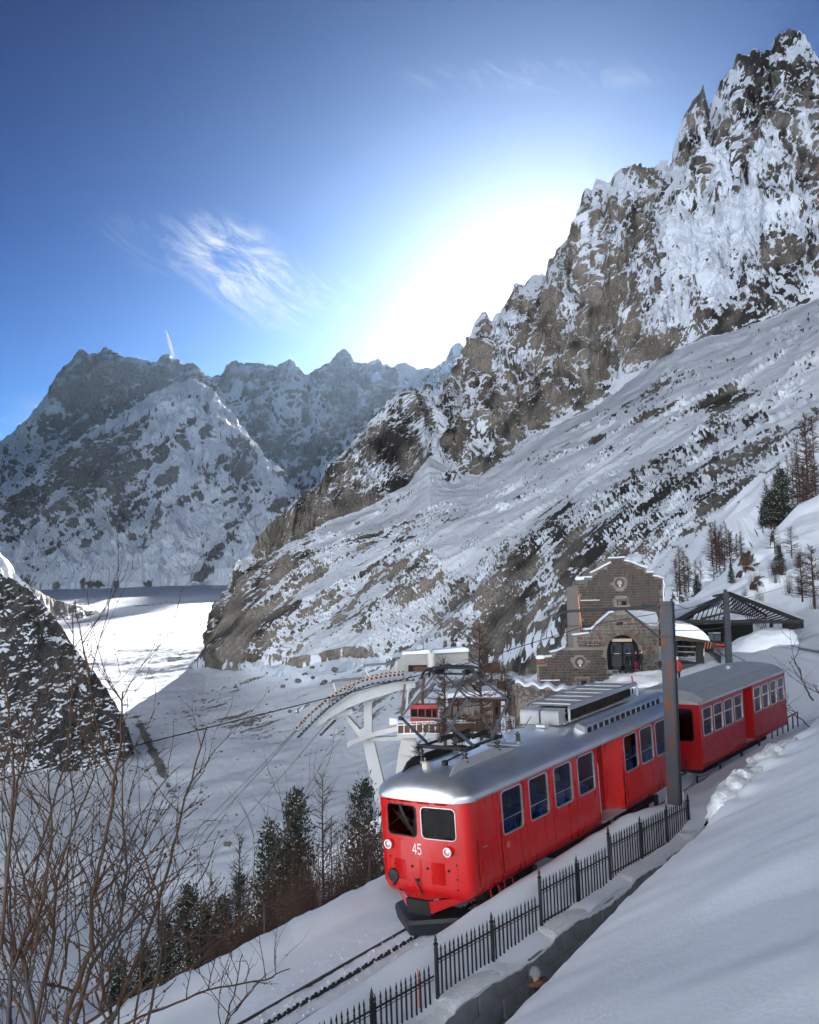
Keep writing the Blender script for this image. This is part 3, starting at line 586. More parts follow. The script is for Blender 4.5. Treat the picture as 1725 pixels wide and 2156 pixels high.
# ---- railway track
tr = empty('railway_track', mat4(np.eye(3), O1), 'dark rack railway track half buried in snow ahead of the red train', 'railway track')
def along(fn, s0, s1, ds):
    return [fn(s) - O1 for s in np.arange(s0, s1 + .001, ds)]
for t in (-.5, .5):
    mb = MB(); pts = along(lambda s: track(s, t, -.045), -24, 24, .6)
    for a, b in zip(pts, pts[1:]): mb.bar(a, b, .038, .07)
    mb.build('rail', M_RAIL, tr)
mb = MB()
for k_, s in enumerate(np.arange(-24, 2, .13)):
    c = track(s, .016 * (1 if k_ % 2 else -1), .0) - O1; mb.box(c, (.036, .066, .055), frame(.64, .101))
mb.build('rack_rail', M_IRON, tr)['kind'] = 'stuff'
mb = MB()
for a, b in zip(along(lambda s: track(s, 0, -.05), -24, 2, .8), along(lambda s: track(s + .8, 0, -.05), -24, 2, .8)): mb.bar(a, b, .05, .07)
mb.build('rack_bed', M_IRON, tr)
# crumbs of snow thrown between the rails
mb = MB(); rr = random.Random(3)
for k_ in range(700):
    s = rr.uniform(-9, .3); t = rr.choice([rr.gauss(0, .25), rr.uniform(-1.1, 1.0)]); q = rr.uniform(.008, .03) * (1.6 if rr.random() < .1 else 1)
    c = track(s, t, -.03 + q * .3); vs = [c + np.array([rr.uniform(.6, 1) * q * x, rr.uniform(.6, 1) * q * y, rr.uniform(.6, 1) * q * z]) for x, y, z in ((1, 0, 0), (-1, 0, 0), (0, 1, 0), (0, -1, 0), (0, 0, 1), (0, 0, -1))]
    mb.add(vs, [(0, 2, 4), (2, 1, 4), (1, 3, 4), (3, 0, 4), (2, 0, 5), (1, 2, 5), (3, 1, 5), (0, 3, 5)])
o = mb.build('snow_crumbs', M_SNOWR); tag(o, 'crumbs of snow scattered between the rails', None, None, 'stuff')

# ---- retaining wall of grey blocks
M_BLOCK = mat('grey concrete block', (.17, .18, .195), rough=.9, var=.28, vscale=2.2, bump=.012, bscale=22)
M_MORT = mat('dark wall joint', (.02, .02, .022), rough=.95)
wall = empty('retaining_wall', mat4(M1, O1), 'grey block retaining wall below the iron fence', 'wall')
MB().box((2.80, -2.0, -.72), (.30, 24, 1.50)).build('wall_core', M_MORT, wall)
blk = {}
rr = random.Random(5)
for row in range(4):
    z0 = -1.50 + row * .43; s = -13.0 + (.4 if row % 2 else 0) + rr.uniform(0, .2)
    while s < 8.8:
        wlen = rr.choice([.62, .78, .9, 1.02]); h = .41
        key = (wlen, rr.randint(0, 1))
        if key not in blk: blk[key] = MB().bbox((0, 0, 0), (.20, wlen - .03, h - .015), .016 + .008 * key[1]).mesh('block', M_BLOCK)
        inst('block', blk[key], wall, Matrix.Translation((2.985 + rr.uniform(-.012, .012), s + wlen / 2, z0 + h / 2 + (-.04 if row == 3 else 0))))
        s += wlen
# snow lip hanging over the wall top
P = []
for s in np.arange(-14, 9.0, .09):
    row = []
    zt = .26 + .05 * math.sin(s * 1.7) + .07 * (((s + 3.4) % 3.7) / 3.7 - .5) * -1
    dip = .06 * pn(np.array([s * 1.1, 0, 3.0]), 2) + .035 * pn(np.array([s * 4, 0, 3.0]), 3)
    for x, z in ((2.55, zt + .03), (2.8, zt + .02), (2.98, zt - .01), (3.09, zt - .07), (3.105, zt - .10 + dip), (3.09, zt - .14 + dip * 1.4), (3.02, zt - .14 + dip * 1.4)): row.append((x, s, z))
    P.append(row)
mb = MB(); mb.grid(P); mb.build('snow_lip', M_SNOWR, wall, 180)

# ---- spiked iron fence, stepped panel by panel
def picket_mesh():
    mb = MB(); w_ = .013
    mb.box((0, 0, .42), (2 * w_, 2 * w_, .86))
    mb.lathe([(.0, .83), (.020, .845), (.022, .86), (.010, .875), (.013, .90), (.021, .93), (.004, 1.03)], n=6)
    mb.add([(-.035, 0, .905), (.035, 0, .905), (0, .0, .86), (0, .006, .885), (0, -.006, .885)], [(0, 2, 3), (2, 1, 3), (2, 0, 4), (1, 2, 4), (0, 3, 4), (1, 4, 3)])
    return mb.mesh('picket', M_IRON)
def post_mesh(h):
    mb = MB(); mb.box((0, 0, h / 2 - .15), (.055, .055, h + .0)); mb.lathe([(.02, h - .15), (.045, h - .12), (.048, h - .09), (.02, h - .06), (.034, h - .03), (.002, h + .10)], n=8)
    return mb.mesh('post', M_IRON)
PICK, POSTM, POSTT = picket_mesh(), post_mesh(.98), post_mesh(1.35)
panels = [(-11.4, -7.45, 1.30, -9.4), (-7.35, -3.50, 1.26, -5.3), (-3.40, .36, 1.29, -1.5), (.44, 3.66, 1.36, 2.1), (3.75, 8.62, 1.40, (5.5, 7.16))]
plab = ['black spiked iron fence panel at the bottom edge, nearest of all', 'black spiked iron fence panel second from the bottom, with an orange stake', 'black spiked iron fence panel third from the bottom, in front of the train cab', 'black spiked iron fence panel second from the rusty mast', 'long black spiked iron fence panel at the foot of the rusty mast']
for k_, (a, b, ztop, mids) in enumerate(panels):
    fz = empty('iron_fence', mat4(M1, O1) @ Matrix.Translation((2.70, a, ztop - 1.10)) @ Matrix.Rotation(-.056, 4, 'X'), plab[k_], 'fence', 'stepped iron fence panels')
    Ln = b - a
    MB().box((0, Ln / 2, .80), (.016, Ln, .034)).build('rail', M_IRON, fz); MB().box((0, Ln / 2, .16), (.016, Ln, .034)).build('rail', M_IRON, fz)
    MB().box((0, Ln / 2, .74), (.010, Ln, .012)).build('rail', M_IRON, fz)
    inst('post', POSTT, fz, Matrix.Translation((0, 0, -.16)))
    for mm in (mids if isinstance(mids, tuple) else (mids,)): inst('post', POSTM, fz, Matrix.Translation((0, mm - a, .10)))
    if k_ == 4: inst('post', POSTM, fz, Matrix.Translation((0, Ln, .10)))
    n = int(Ln / .142)
    for i in range(1, n):
        y = Ln * i / n
        if any(abs(y - (mm - a)) < .05 for mm in (mids if isinstance(mids, tuple) else (mids,))): continue
        inst('picket', PICK, fz, Matrix.Translation((0, y, .02)) @ Matrix.Rotation(rr.uniform(-.02, .02), 4, 'X'))
M_ORANGE = mat('orange marker', (.75, .10, .02), rough=.5)
o = MB().tube([(0, 0, 0), (.01, .01, .75)], .012, 6).build('marker_stake', M_ORANGE, None, None, mat4(M1, O1) @ Matrix.Translation((2.62, -3.85, .25)))
tag(o, 'thin orange stake standing behind the fence near the bottom edge', 'stake')
# ================================================================== the red train
M_RED = mat('red carriage paint', (.50, .006, .006), rough=.30, coat=.22, var=.06, vscale=2.5, bump=.0007, bscale=1.5, rvar=.08, stretch=(1, 1, .16), color2=(.33, .016, .014), mask=(.50, .78), mscale=5.0)
M_REDD = mat('dark red carriage paint', (.33, .008, .010), rough=.34, coat=.2, var=.10, vscale=1.5, bump=.002, bscale=2.2, rvar=.06)
M_SILV = mat('brushed aluminium roof', (.70, .72, .75), rough=.40, metal=.85, var=.16, vscale=1.1, bump=.006, bscale=1.6, stretch=(1.0, .35, 1), rvar=.12, color2=(.50, .53, .57), mask=(.42, .85), mscale=1.0, detail=3)
M_ALU = mat('aluminium trim', (.62, .64, .67), rough=.3, metal=.8, var=.1, vscale=8)
M_GREYM = mat('grey painted metal', (.36, .375, .39), rough=.45, metal=.3, var=.12, vscale=4)
M_DARK = mat('black underframe', (.012, .012, .013), rough=.7, var=.3, vscale=8)
M_RUB = mat('black rubber', (.01, .01, .011), rough=.6)
M_WHITE = mat('white enamel', (.78, .78, .76), rough=.35)
M_INT = mat('carriage interior', (.22, .25, .30), rough=.8)
M_SEAT = mat('blue seat cloth', (.04, .10, .26), rough=.85)
M_PORC = mat('brown porcelain', (.030, .016, .014), rough=.25, coat=.3)
M_PLOW = mat('dark grey plough steel', (.020, .022, .026), rough=.5, metal=.3, var=.25, vscale=6)
def glass_mat(name, tint, refl=.09):
    m = bpy.data.materials.new(name); m.use_nodes = True; n = m.node_tree.nodes; l = m.node_tree.links
    for q in list(n):
        if q.type != 'OUTPUT_MATERIAL': n.remove(q)
    out = [q for q in n if q.type == 'OUTPUT_MATERIAL'][0]
    t = n.new('ShaderNodeBsdfTransparent'); t.inputs[0].default_value = (*tint, 1); g = n.new('ShaderNodeBsdfGlossy'); g.inputs['Roughness'].default_value = .015; g.inputs['Color'].default_value = (1, 1, 1, 1)
    tc_ = n.new('ShaderNodeTexCoord'); nz_ = n.new('ShaderNodeTexNoise'); nz_.inputs['Scale'].default_value = 2.2; nz_.inputs['Detail'].default_value = 1; l.new(tc_.outputs['Object'], nz_.inputs['Vector'])
    bp = n.new('ShaderNodeBump'); bp.inputs['Distance'].default_value = .01; bp.inputs['Strength'].default_value = .6; l.new(nz_.outputs['Fac'], bp.inputs['Height']); l.new(bp.outputs[0], g.inputs['Normal'])
    lw = n.new('ShaderNodeLayerWeight'); lw.inputs['Blend'].default_value = .5
    pw = n.new('ShaderNodeMath'); pw.operation = 'POWER'; l.new(lw.outputs['Facing'], pw.inputs[0]); pw.inputs[1].default_value = 5
    ad = n.new('ShaderNodeMath'); ad.operation = 'MULTIPLY_ADD'; l.new(pw.outputs[0], ad.inputs[0]); ad.inputs[1].default_value = .95 * min(1, refl); ad.inputs[2].default_value = .045 * refl
    mx = n.new('ShaderNodeMixShader'); l.new(ad.outputs[0], mx.inputs[0]); l.new(t.outputs[0], mx.inputs[1]); l.new(g.outputs[0], mx.inputs[2]); l.new(mx.outputs[0], out.inputs['Surface'])
    return m
M_GLASS = glass_mat('tinted side glass', (.22, .38, .62), 1.3)
M_GLASSF = glass_mat('cab glass', (.34, .36, .40), .18)
M_LENS = mat('headlamp glass', (.62, .66, .70), rough=.08, metal=.4, coat=1)

def rrect(u0, u1, v0, v1, r, k=4):
    """rounded rectangle, points and matching points on an outer frame direction"""
    pts = []
    for cu, cv, a0 in ((u1 - r, v1 - r, 0), (u0 + r, v1 - r, 90), (u0 + r, v0 + r, 180), (u1 - r, v0 + r, 270)):
        for i in range(k + 1): a = R(a0 + 90 * i / k); pts.append((cu + r * math.cos(a), cv + r * math.sin(a)))
    return pts
def outer_match(cell, hole, r, k=4):
    U0, U1, V0, V1 = cell; u0, u1, v0, v1 = hole; pts = []
    corners = (((U1, v1 - r), (U1, V1), (u1 - r, V1)), ((u0 + r, V1), (U0, V1), (U0, v1 - r)), ((U0, v0 + r), (U0, V0), (u0 + r, V0)), ((u1 - r, V0), (U1, V0), (U1, v0 + r)))
    for A, B_, C_ in corners:
        for i in range(k + 1):
            f = i / k; pts.append(tuple(A[q] + (B_[q] - A[q]) * f * 2 for q in (0, 1)) if f <= .5 else tuple(B_[q] + (C_[q] - B_[q]) * (f * 2 - 1) for q in (0, 1)))
    return pts
def cell_hole(mb, fn, cell, hole, r, depth=.05):
    a = rrect(*hole, r); b = outer_match(cell, hole, r); n = len(a)
    vs = [fn(u, v, 0) for u, v in b] + [fn(u, v, 0) for u, v in a] + [fn(u, v, depth) for u, v in a]
    fs = []
    for i in range(n):
        j = (i + 1) % n; fs += [(i, j, n + j, n + i), (n + i, n + j, 2 * n + j, 2 * n + i)]
    mb.add(vs, fs)
def cell_full(mb, fn, U, V, nu=1, nv=1):
    P = [[fn(U[0] + (U[1] - U[0]) * i / nu, V[0] + (V[1] - V[0]) * j / nv, 0) for j in range(nv + 1)] for i in range(nu + 1)]; mb.grid(P)
def ring(fn, hole, r, wd, proud, depth):
    """frame round an opening"""
    a = rrect(*hole, r); u0, u1, v0, v1 = hole; b = rrect(u0 + wd, u1 - wd, v0 + wd, v1 - wd, max(.01, r - wd)); n = len(a)
    vs = [fn(u, v, -proud) for u, v in a] + [fn(u, v, -proud) for u, v in b] + [fn(u, v, depth) for u, v in b] + [fn(u, v, depth) for u, v in a]; fs = []
    for k_ in range(4):
        for i in range(n): j = (i + 1) % n; q = (k_ + 1) % 4; fs.append((k_ * n + i, k_ * n + j, q * n + j, q * n + i))
    return MB().add(vs, fs)
def pane(fn, hole, r, w_):
    a = rrect(*hole, r); return MB().add([fn(u, v, w_) for u, v in a], [tuple(range(len(a)))])

# ------------------------------------------------------------- front railcar
C1 = empty('front_railcar', mat4(M1, O1), 'bright red railcar number 45 with silver roof and raised pantograph, leading the train', 'railcar')
LEN, HW, ZB, ZE = 12.05, 1.25, .72, 2.96
def tuck(z): return .16 * (max(0, (.98 - z) / .26)) ** 2
def hw1(y, z):
    h = HW - tuck(z)
    if y > LEN - 1.5: h -= .22 * ((y - (LEN - 1.5)) / 1.5) ** 2
    return h
def side(sg): return lambda y, z, w_: (sg * (hw1(y, z) - w_), y, z)
def yfront(x, z): return .07 * (abs(x) / 1.0) ** 2 + .6 * tuck(z) + .02 * (z - 1.8)
def front(x, z, w_): return (x, yfront(x, z) + w_, z)
zs = [ZB, .78, .86, .98, 1.4]
WIN = [(1.50 + 1.24 * i, 2.41 + 1.24 * i) for i in range(4)] + [(7.98 + 1.06 * i, 8.86 + 1.06 * i) for i in range(3)] + [(11.2, 11.86)]
VZ = (1.80, 2.80); DOOR = (6.33, 7.86)
body = MB()
for sg in (1, -1):
    fn = side(sg)
    # lower band
    cuts = [.30, 1.2, 2.5, 4, 5.2, DOOR[0]], [DOOR[1], 9, 10, LEN - 1.5, LEN - 1.2, LEN - .9, LEN - .6, LEN - .3, LEN]
    zz = [ZB, .77, .82, .9, .98, 1.7]
    for cs in cuts:
        for a, b in zip(cs, cs[1:]):
            for c, d in zip(zz, zz[1:]): cell_full(body, fn, (a, b), (c, d))
    # window band
    edges = [.30, 1.455] + [2.455 + 1.24 * i for i in range(3)] + [DOOR[0]]
    cell_full(body, fn, (.30, 1.455), (1.7, ZE))
    for i in range(4): cell_hole(body, fn, (edges[1 + i], edges[2 + i], 1.7, ZE), (*WIN[i], *VZ), .11)
    e2 = [DOOR[1], 8.92, 9.98, 11.03, 12.05]
    for i in range(4): cell_hole(body, fn, (e2[i], e2[i + 1], 1.7, ZE), (*WIN[4 + i], *VZ), .11)
    # doorway recess
    y0, y1 = DOOR; zb, zt = .86, 2.84
    cell_full(body, fn, (y0, y1), (zt, ZE))
    for c, d in ((ZB, .79), (.79, zb)): cell_full(body, fn, (y0, y1), (c, d))
    dp = .48
    o_ = lambda y, z: fn(y, z, 0); i_ = lambda y, z: (sg * (HW - dp), y, z)
    body.add([o_(y0, zb), o_(y0, zt), i_(y0, zt), i_(y0, zb)], [(0, 1, 2, 3)]); body.add([o_(y1, zb), o_(y1, zt), i_(y1 - .3, zt), i_(y1 - .3, zb)], [(0, 1, 2, 3)])
    body.add([o_(y0, zt), o_(y1, zt), i_(y1 - .3, zt), i_(y0, zt)], [(0, 1, 2, 3)])
    # front corner fillet
    P = []
    for z in [ZB, .77, .82, .9, .98, 1.4, 1.8, 2.3, 2.7, ZE]:
        row = []; p0 = np.array(front(1.0, z, 0)); p2 = np.array((hw1(.3, z), .30, z)); p1 = np.array((p2[0], p0[1] + .01, z))
        for i in range(7): t = i / 6; q = p0 * (1 - t) ** 2 + p1 * 2 * t * (1 - t) + p2 * t * t; row.append((sg * q[0], q[1], q[2]))
        P.append(row)
    body.grid(P)
# front face with two windscreens
fw = [(-.98, -.10), (.06, .95)]
for a, b in zip([-1, -.6, -.2, .2, .6], [-.6, -.2, .2, .6, 1]):
    for c, d in zip([ZB, .77, .82, .9, .98, 1.4], [.77, .82, .9, .98, 1.4, 1.92]): cell_full(body, front, (a, b), (c, d))
cell_hole(body, front, (-1, -.02, 1.92, ZE), (-.94, -.09, 2.03, 2.72), .10); cell_hole(body, front, (-.02, 1, 1.92, ZE), (.05, .93, 2.03, 2.72), .10)
# rear end
P = [[(x, LEN + .08 * (1 - (x / 1.03) ** 2), z) for x in np.linspace(-hw1(LEN, z), hw1(LEN, z), 9)] for z in [ZB, .82, .98, 1.7, ZE]]
body.grid(P)
bo = body.build('body', M_RED, C1, 35)
# bottom skirt / floor
MB().box((0, LEN / 2, .80), (2.2, LEN - .3, .06)).build('floor', M_DARK, C1)
MB().add([(-1.2, .3, 2.93), (1.2, .3, 2.93), (1.2, LEN - .1, 2.93), (-1.2, LEN - .1, 2.93)], [(0, 1, 2, 3)]).build('ceiling', M_INT, C1)
MB().box((0, 1.38, 1.85), (2.36, .05, 2.1)).build('bulkhead', mat('dark cab lining', (.03, .03, .034), rough=.8), C1)
# windows
for sg in (1, -1):
    fn = side(sg)
    for i, (a, b) in enumerate(WIN):
        fr_ = ring(fn, (a - .012, b + .012, VZ[0] - .012, VZ[1] + .012), .12, .035, .008, .04).build('window_frame', M_ALU, C1, 40)
        pane(fn, (a, b, *VZ), .11, .025).build('pane', M_GLASS, fr_)
        if i < 7: MB().bar(fn(a, 2.14, .03), fn(b, 2.14, .03), .012, .014).build('grab_bar', M_ALU, fr_)
for a, b in ((-.94, -.09), (.05, .93)):
    fr_ = ring(front, (a - .01, b + .01, 2.02, 2.73), .11, .024 if a < 0 else .014, .008, .035).build('windscreen_frame', M_RUB if a < 0 else M_ALU, C1, 40)
    pane(front, (a, b, 2.03, 2.72), .10, .025).build('pane', M_GLASSF, fr_)
# sliding door leaf at the back of the recess
MB().box((HW - .49, DOOR[0] + .72, 1.86), (.03, 1.5, 1.98)).build('door_leaf', M_REDD, C1)  # this leaf takes the darker red, the recess shade put into its colour
MB().box((-(HW - .49), DOOR[0] + .72, 1.86), (.03, 1.5, 1.98)).build('door_leaf', M_RED, C1)
ring(lambda u, v, w_: (HW - .47 - w_, u, v), (DOOR[0] + .06, DOOR[0] + .52, 1.78, 2.72), .07, .03, .01, .02).build('door_window_frame', M_ALU, C1)
pane(lambda u, v, w_: (HW - .47, u, v), (DOOR[0] + .08, DOOR[0] + .50, 1.80, 2.70), .07, 0).build('door_pane', mat('dark door glass', (.01, .012, .016), rough=.1), C1)
MB().box((HW - .24, DOOR[0] + .77, .84), (.52, 1.4, .035)).build('door_step', M_GREYM, C1)
MB().tube([(HW - .02, DOOR[0] + .05, 1.1), (HW - .02, DOOR[0] + .05, 2.4)], .014, 6).build('grab_rail', M_ALU, C1)
# cab side door, a shallow raised panel with black hand rails in slots
cd_ = MB(); fs = side(1)
for (a, b, c, d) in ((.50, .53, 1.02, 2.82), (1.33, 1.36, 1.02, 2.82), (.50, 1.36, 2.80, 2.83), (.62, 1.26, 1.10, 1.125)):
    p = [fs(a, c, -.006), fs(b, c, -.006), fs(b, d, -.006), fs(a, d, -.006)]; q = [fs(a, c, .004), fs(b, c, .004), fs(b, d, .004), fs(a, d, .004)]
    cd_.add(p + q, [(0, 1, 2, 3), (0, 1, 5, 4), (1, 2, 6, 5), (2, 3, 7, 6), (3, 0, 4, 7)])
dr = cd_.build('cab_door', M_RED, C1)
ring(fs, (.68, 1.22, 1.85, 2.72), .10, .022, .008, .004).build('door_window_frame', M_RED, dr)
pane(fs, (.70, 1.20, 1.87, 2.70), .09, -.003).build('door_panel', M_RED, dr)
for y, z0, z1 in ((.42, 1.0, 2.0), (1.42, 1.0, 2.12)):
    MB().box((1.252, y, (z0 + z1) / 2), (.012, .055, z1 - z0)).build('rail_slot', M_RUB, dr)
    MB().tube([(1.275, y, z0 + .03), (1.275, y, z1 - .03)], .011, 6).build('hand_rail', M_RED, dr)
MB().tube([(1.26, .62, 1.80), (1.285, .62, 1.80), (1.285, .74, 1.80)], .012, 6).build('handle', M_ALU, dr)
M_SEAM = mat('dark seam', (.10, .004, .004), rough=.6)
for y in (1.46, 2.58, 3.82, 5.06, 6.29, 7.9, 9.0, 10.0, 11.05): MB().add([fs(y, .98, -.002), fs(y + .010, .98, -.002), fs(y + .010, 1.74, -.002), fs(y, 1.74, -.002)], [(0, 1, 2, 3)]).build('panel_seam', M_SEAM, C1)
for ya, yb in ((.31, DOOR[0]), (DOOR[1], LEN - 1.5)): MB().add([fs(ya, .975, -.002), fs(yb, .975, -.002), fs(yb, .985, -.002), fs(ya, .985, -.002)], [(0, 1, 2, 3)]).build('panel_seam', M_SEAM, C1)
# headlamps
for x in (-.92, .74):
    y = yfront(x, 1.78)
    h = MB().lathe([(.118, -.02), (.118, .05), (.10, .085), (.092, .085)], (x, y, 1.80), 20, np.array([[1, 0, 0], [0, 0, -1], [0, 1, 0]])).build('headlight', M_RED, C1, 40)
    MB().lathe([(.105, .06), (.105, .10), (.078, .105), (.078, .07)], (x, y, 1.80), 20, np.array([[1, 0, 0], [0, 0, -1], [0, 1, 0]])).build('lamp_ring', M_WHITE, h, 40)
    MB().lathe([(.078, .05), (.07, .078), (.045, .095), (.001, .102)], (x, y, 1.80), 20, np.array([[1, 0, 0], [0, 0, -1], [0, 1, 0]])).build('lens', M_LENS, h, 60)
# numbers 45
def digits(parent, fn, u0, v0, hgt, m):
    g = {'4': [[(.62, 0), (.62, 1)], [(.62, 1), (0, .30)], [(0, .28), (.85, .28)]], '5': [[(.8, 1), (.1, 1)], [(.1, 1), (.06, .52)], [(.06, .52), (.35, .64), (.62, .58), (.78, .32), (.66, .08), (.38, .0), (.04, .10)]]}
    for k_, ch in enumerate('45'):
        mb = MB(); wd = .13
        for st in g[ch]:
            for (a, b), (c, d) in zip(st, st[1:]):
                dx, dy = c - a, d - b; q = math.hypot(dx, dy); nx_, ny_ = -dy / q * wd / 2, dx / q * wd / 2; ex, ey = dx / q * wd * .42, dy / q * wd * .42
                pts = [(a - ex + nx_, b - ey + ny_), (c + ex + nx_, d + ey + ny_), (c + ex - nx_, d + ey - ny_), (a - ex - nx_, b - ey - ny_)]
                mb.add([fn(u0 + (k_ * 1.12 + p[0]) * hgt * .56, v0 + p[1] * hgt, -.006 - .0006 * len(mb.f)) for p in pts], [(0, 1, 2, 3)])
        mb.build('digit', m, parent)
digits(C1, front, -.235, 1.66, .22, M_WHITE); digits(C1, fs, 1.60, 1.50, .12, M_WHITE)
# louvres, engine covers, cap, hook, small bolts
def louvre(xc, zc, w_, h_, n, wd=.5):
    mb = MB()
    for i in range(n):
        z = zc - h_ / 2 + h_ * (i + .5) / n; p = h_ / n * .5
        y = yfront(xc, z); mb.add([(xc - w_ / 2, y - .001, z + p * .9), (xc + w_ / 2, y - .001, z + p * .9), (xc + w_ / 2, y - .022, z - p * .35), (xc - w_ / 2, y - .022, z - p * .35), (xc - w_ / 2, y + .004, z - p * .5), (xc + w_ / 2, y + .004, z - p * .5)], [(0, 1, 2, 3), (3, 2, 5, 4), (0, 3, 4), (1, 2, 5)])
    return mb.build('louvre', M_RED, C1)
louvre(-.62, 1.26, .32, .46, 13); louvre(.42, 1.28, .36, .48, 13)
for xc in (-.80, -.38, .12, .58): louvre(xc, 2.835, .33, .10, 4)
cv = MB()
for a, b in ((-.95, -.06), (-.04, .92)):
    for (x0, x1, z0, z1) in ((a, b, 1.535, 1.55), (a, b, .93, .945), (a, a + .012, .93, 1.55), (b - .012, b, .93, 1.55)):
        cv.add([front(x0, z0, -.008), front(x1, z0, -.008), front(x1, z1, -.008), front(x0, z1, -.008), front(x0, z0, .01), front(x1, z0, .01), front(x1, z1, .01), front(x0, z1, .01)], [(0, 1, 2, 3), (0, 1, 5, 4), (3, 2, 6, 7), (1, 2, 6, 5), (0, 3, 7, 4)])
cv.build('engine_cover_seams', M_RED, C1)
mb = MB()
for x in (-.93, .90):
    for z in (1.51, 1.20, .97): mb.lathe([(.02, 0), (.02, .02), (.012, .03)], (x, yfront(x, z), z), 8, np.array([[1, 0, 0], [0, 0, -1], [0, 1, 0]]))
for x in (-.78, -.28, .15, .70): mb.lathe([(.03, 0), (.026, .03), (.01, .04)], (x, yfront(x, 1.37), 1.37), 8, np.array([[1, 0, 0], [0, 0, -1], [0, 1, 0]]))
mb.build('cover_bolts', M_RUB, C1)
MB().lathe([(.155, 0), (.16, .04), (.14, .07), (.05, .09), (.001, .09)], (-.84, yfront(-.84, 1.1), 1.10), 18, np.array([[1, 0, 0], [0, 0, -1], [0, 1, 0]])).build('socket_cap', M_RUB, C1, 40)
MB().box((-.84, -.0, .92), (.07, .05, .10)).build('cap_latch', M_RUB, C1)
MB().tube([(-.12, .0, 1.10), (-.13, -.07, 1.08), (-.11, -.08, 1.0), (-.08, -.05, .92), (-.05, -.04, .80), (-.03, -.03, .66)], [.02, .024, .02, .018, .02, .022], 8).build('coupling_chain', M_DARK, C1)
MB().tube([(-.19, -.03, 1.06), (-.16, -.08, 1.12), (-.11, -.06, 1.12), (-.10, -.03, 1.05)], .016, 8).build('hook', M_DARK, C1)
# wipers
for x0, x1 in ((-.55, -.28), (-.51, -.25)):
    MB().tube([front(x0, 2.74, -.03), front((x0 + x1) / 2, 2.5, -.05), front(x1, 2.27, -.03)], [.016, .013, .006], 6).build('wiper', M_RUB, C1)
# angled buffer beam and snow plough
def wedge(pts_top, pts_bot): n = len(pts_top); return MB().add(list(pts_top) + list(pts_bot), [(i, i + 1, n + i + 1, n + i) for i in range(n - 1)])
mb = MB(); T = [(-1.12, .32, .82), (-.30, -.28, .74), (.30, -.28, .74), (1.12, .32, .82)]; B_ = [(-1.08, .34, .74), (-.28, -.24, .44), (.28, -.24, .44), (1.08, .34, .74)]
mb.add(T + B_, [(0, 1, 5, 4), (2, 3, 7, 6)]); mb.add([(-1.1, .36, .84), (-.3, -.24, .76), (.3, -.24, .76), (1.1, .36, .84), (1.0, .5, .84), (-1, .5, .84)], [(0, 1, 2, 3, 4, 5)])
mb.build('buffer_beam', M_RED, C1)
MB().add([(-.31, -.29, .745), (.31, -.29, .745), (.31, -.25, .42), (-.31, -.25, .42), (-.31, -.1, .745), (.31, -.1, .745), (.31, -.1, .42), (-.31, -.1, .42)], [(0, 1, 2, 3), (0, 1, 5, 4), (3, 2, 6, 7), (1, 2, 6, 5), (0, 3, 7, 4)]).build('buffer_pad', M_RUB, C1)
mb = MB(); pl = []
for x, y in ((-1.10, .25), (-.12, -.52), (.02, -.52), (1.25, .30)): pl.append([(x * .94, y, .36), (x * .94, y - .05, .28), (x * .94, y - .02, .16), (x * .94, y + .02, .02)])
mb.grid(pl); mb.grid([[(p[0], p[1] + .05, p[2]) for p in row] for row in pl]); mb.add([pl[0][0], pl[1][0], pl[2][0], pl[3][0], (1.12, .6, .36), (-1.03, .6, .36)], [(0, 1, 2, 3, 4, 5)])
mb.build('snow_plough', M_PLOW, C1, 30)
# running gear: two bogies with wheels, springs, steps
for yb in (2.4, 9.6):
    bg_ = MB(); 
    for x in (-.72, .72): bg_.box((x, yb, .42), (.10, 2.3, .20)); 
    bg_.box((0, yb, .45), (1.5, .3, .2)); bg_.box((0, yb - 1.1, .45), (1.5, .12, .2)); bg_.box((0, yb + 1.1, .45), (1.5, .12, .2)); bgo = bg_.build('bogie', M_DARK, C1)
    for yw in (yb - .75, yb + .75):
        for x in (-.55, .55): MB().lathe([(.05, -.06), (.36, -.06), (.40, -.05), (.40, .06), (.33, .065), (.28, .03), (.08, .03), (.05, .08)], (x, yw, .40), 20, np.array([[0, 0, 1], [1, 0, 0], [0, 1, 0]])).build('wheel', M_DARK, bgo)
        MB().tube([(1.0, yw, .3), (1.0, yw, .62)], .07, 10).build('spring', M_DARK, bgo)
mb = MB()
for y in (.9, 1.5): mb.tube([(1.16, y, .76), (1.22, y, .42), (1.22, y + .35, .42), (1.16, y + .35, .76)], .018, 6)
mb.build('step_irons', M_RED, C1)
MB().box((0, 6, .58), (1.7, 3.2, .32)).build('underfloor_box', M_DARK, C1)
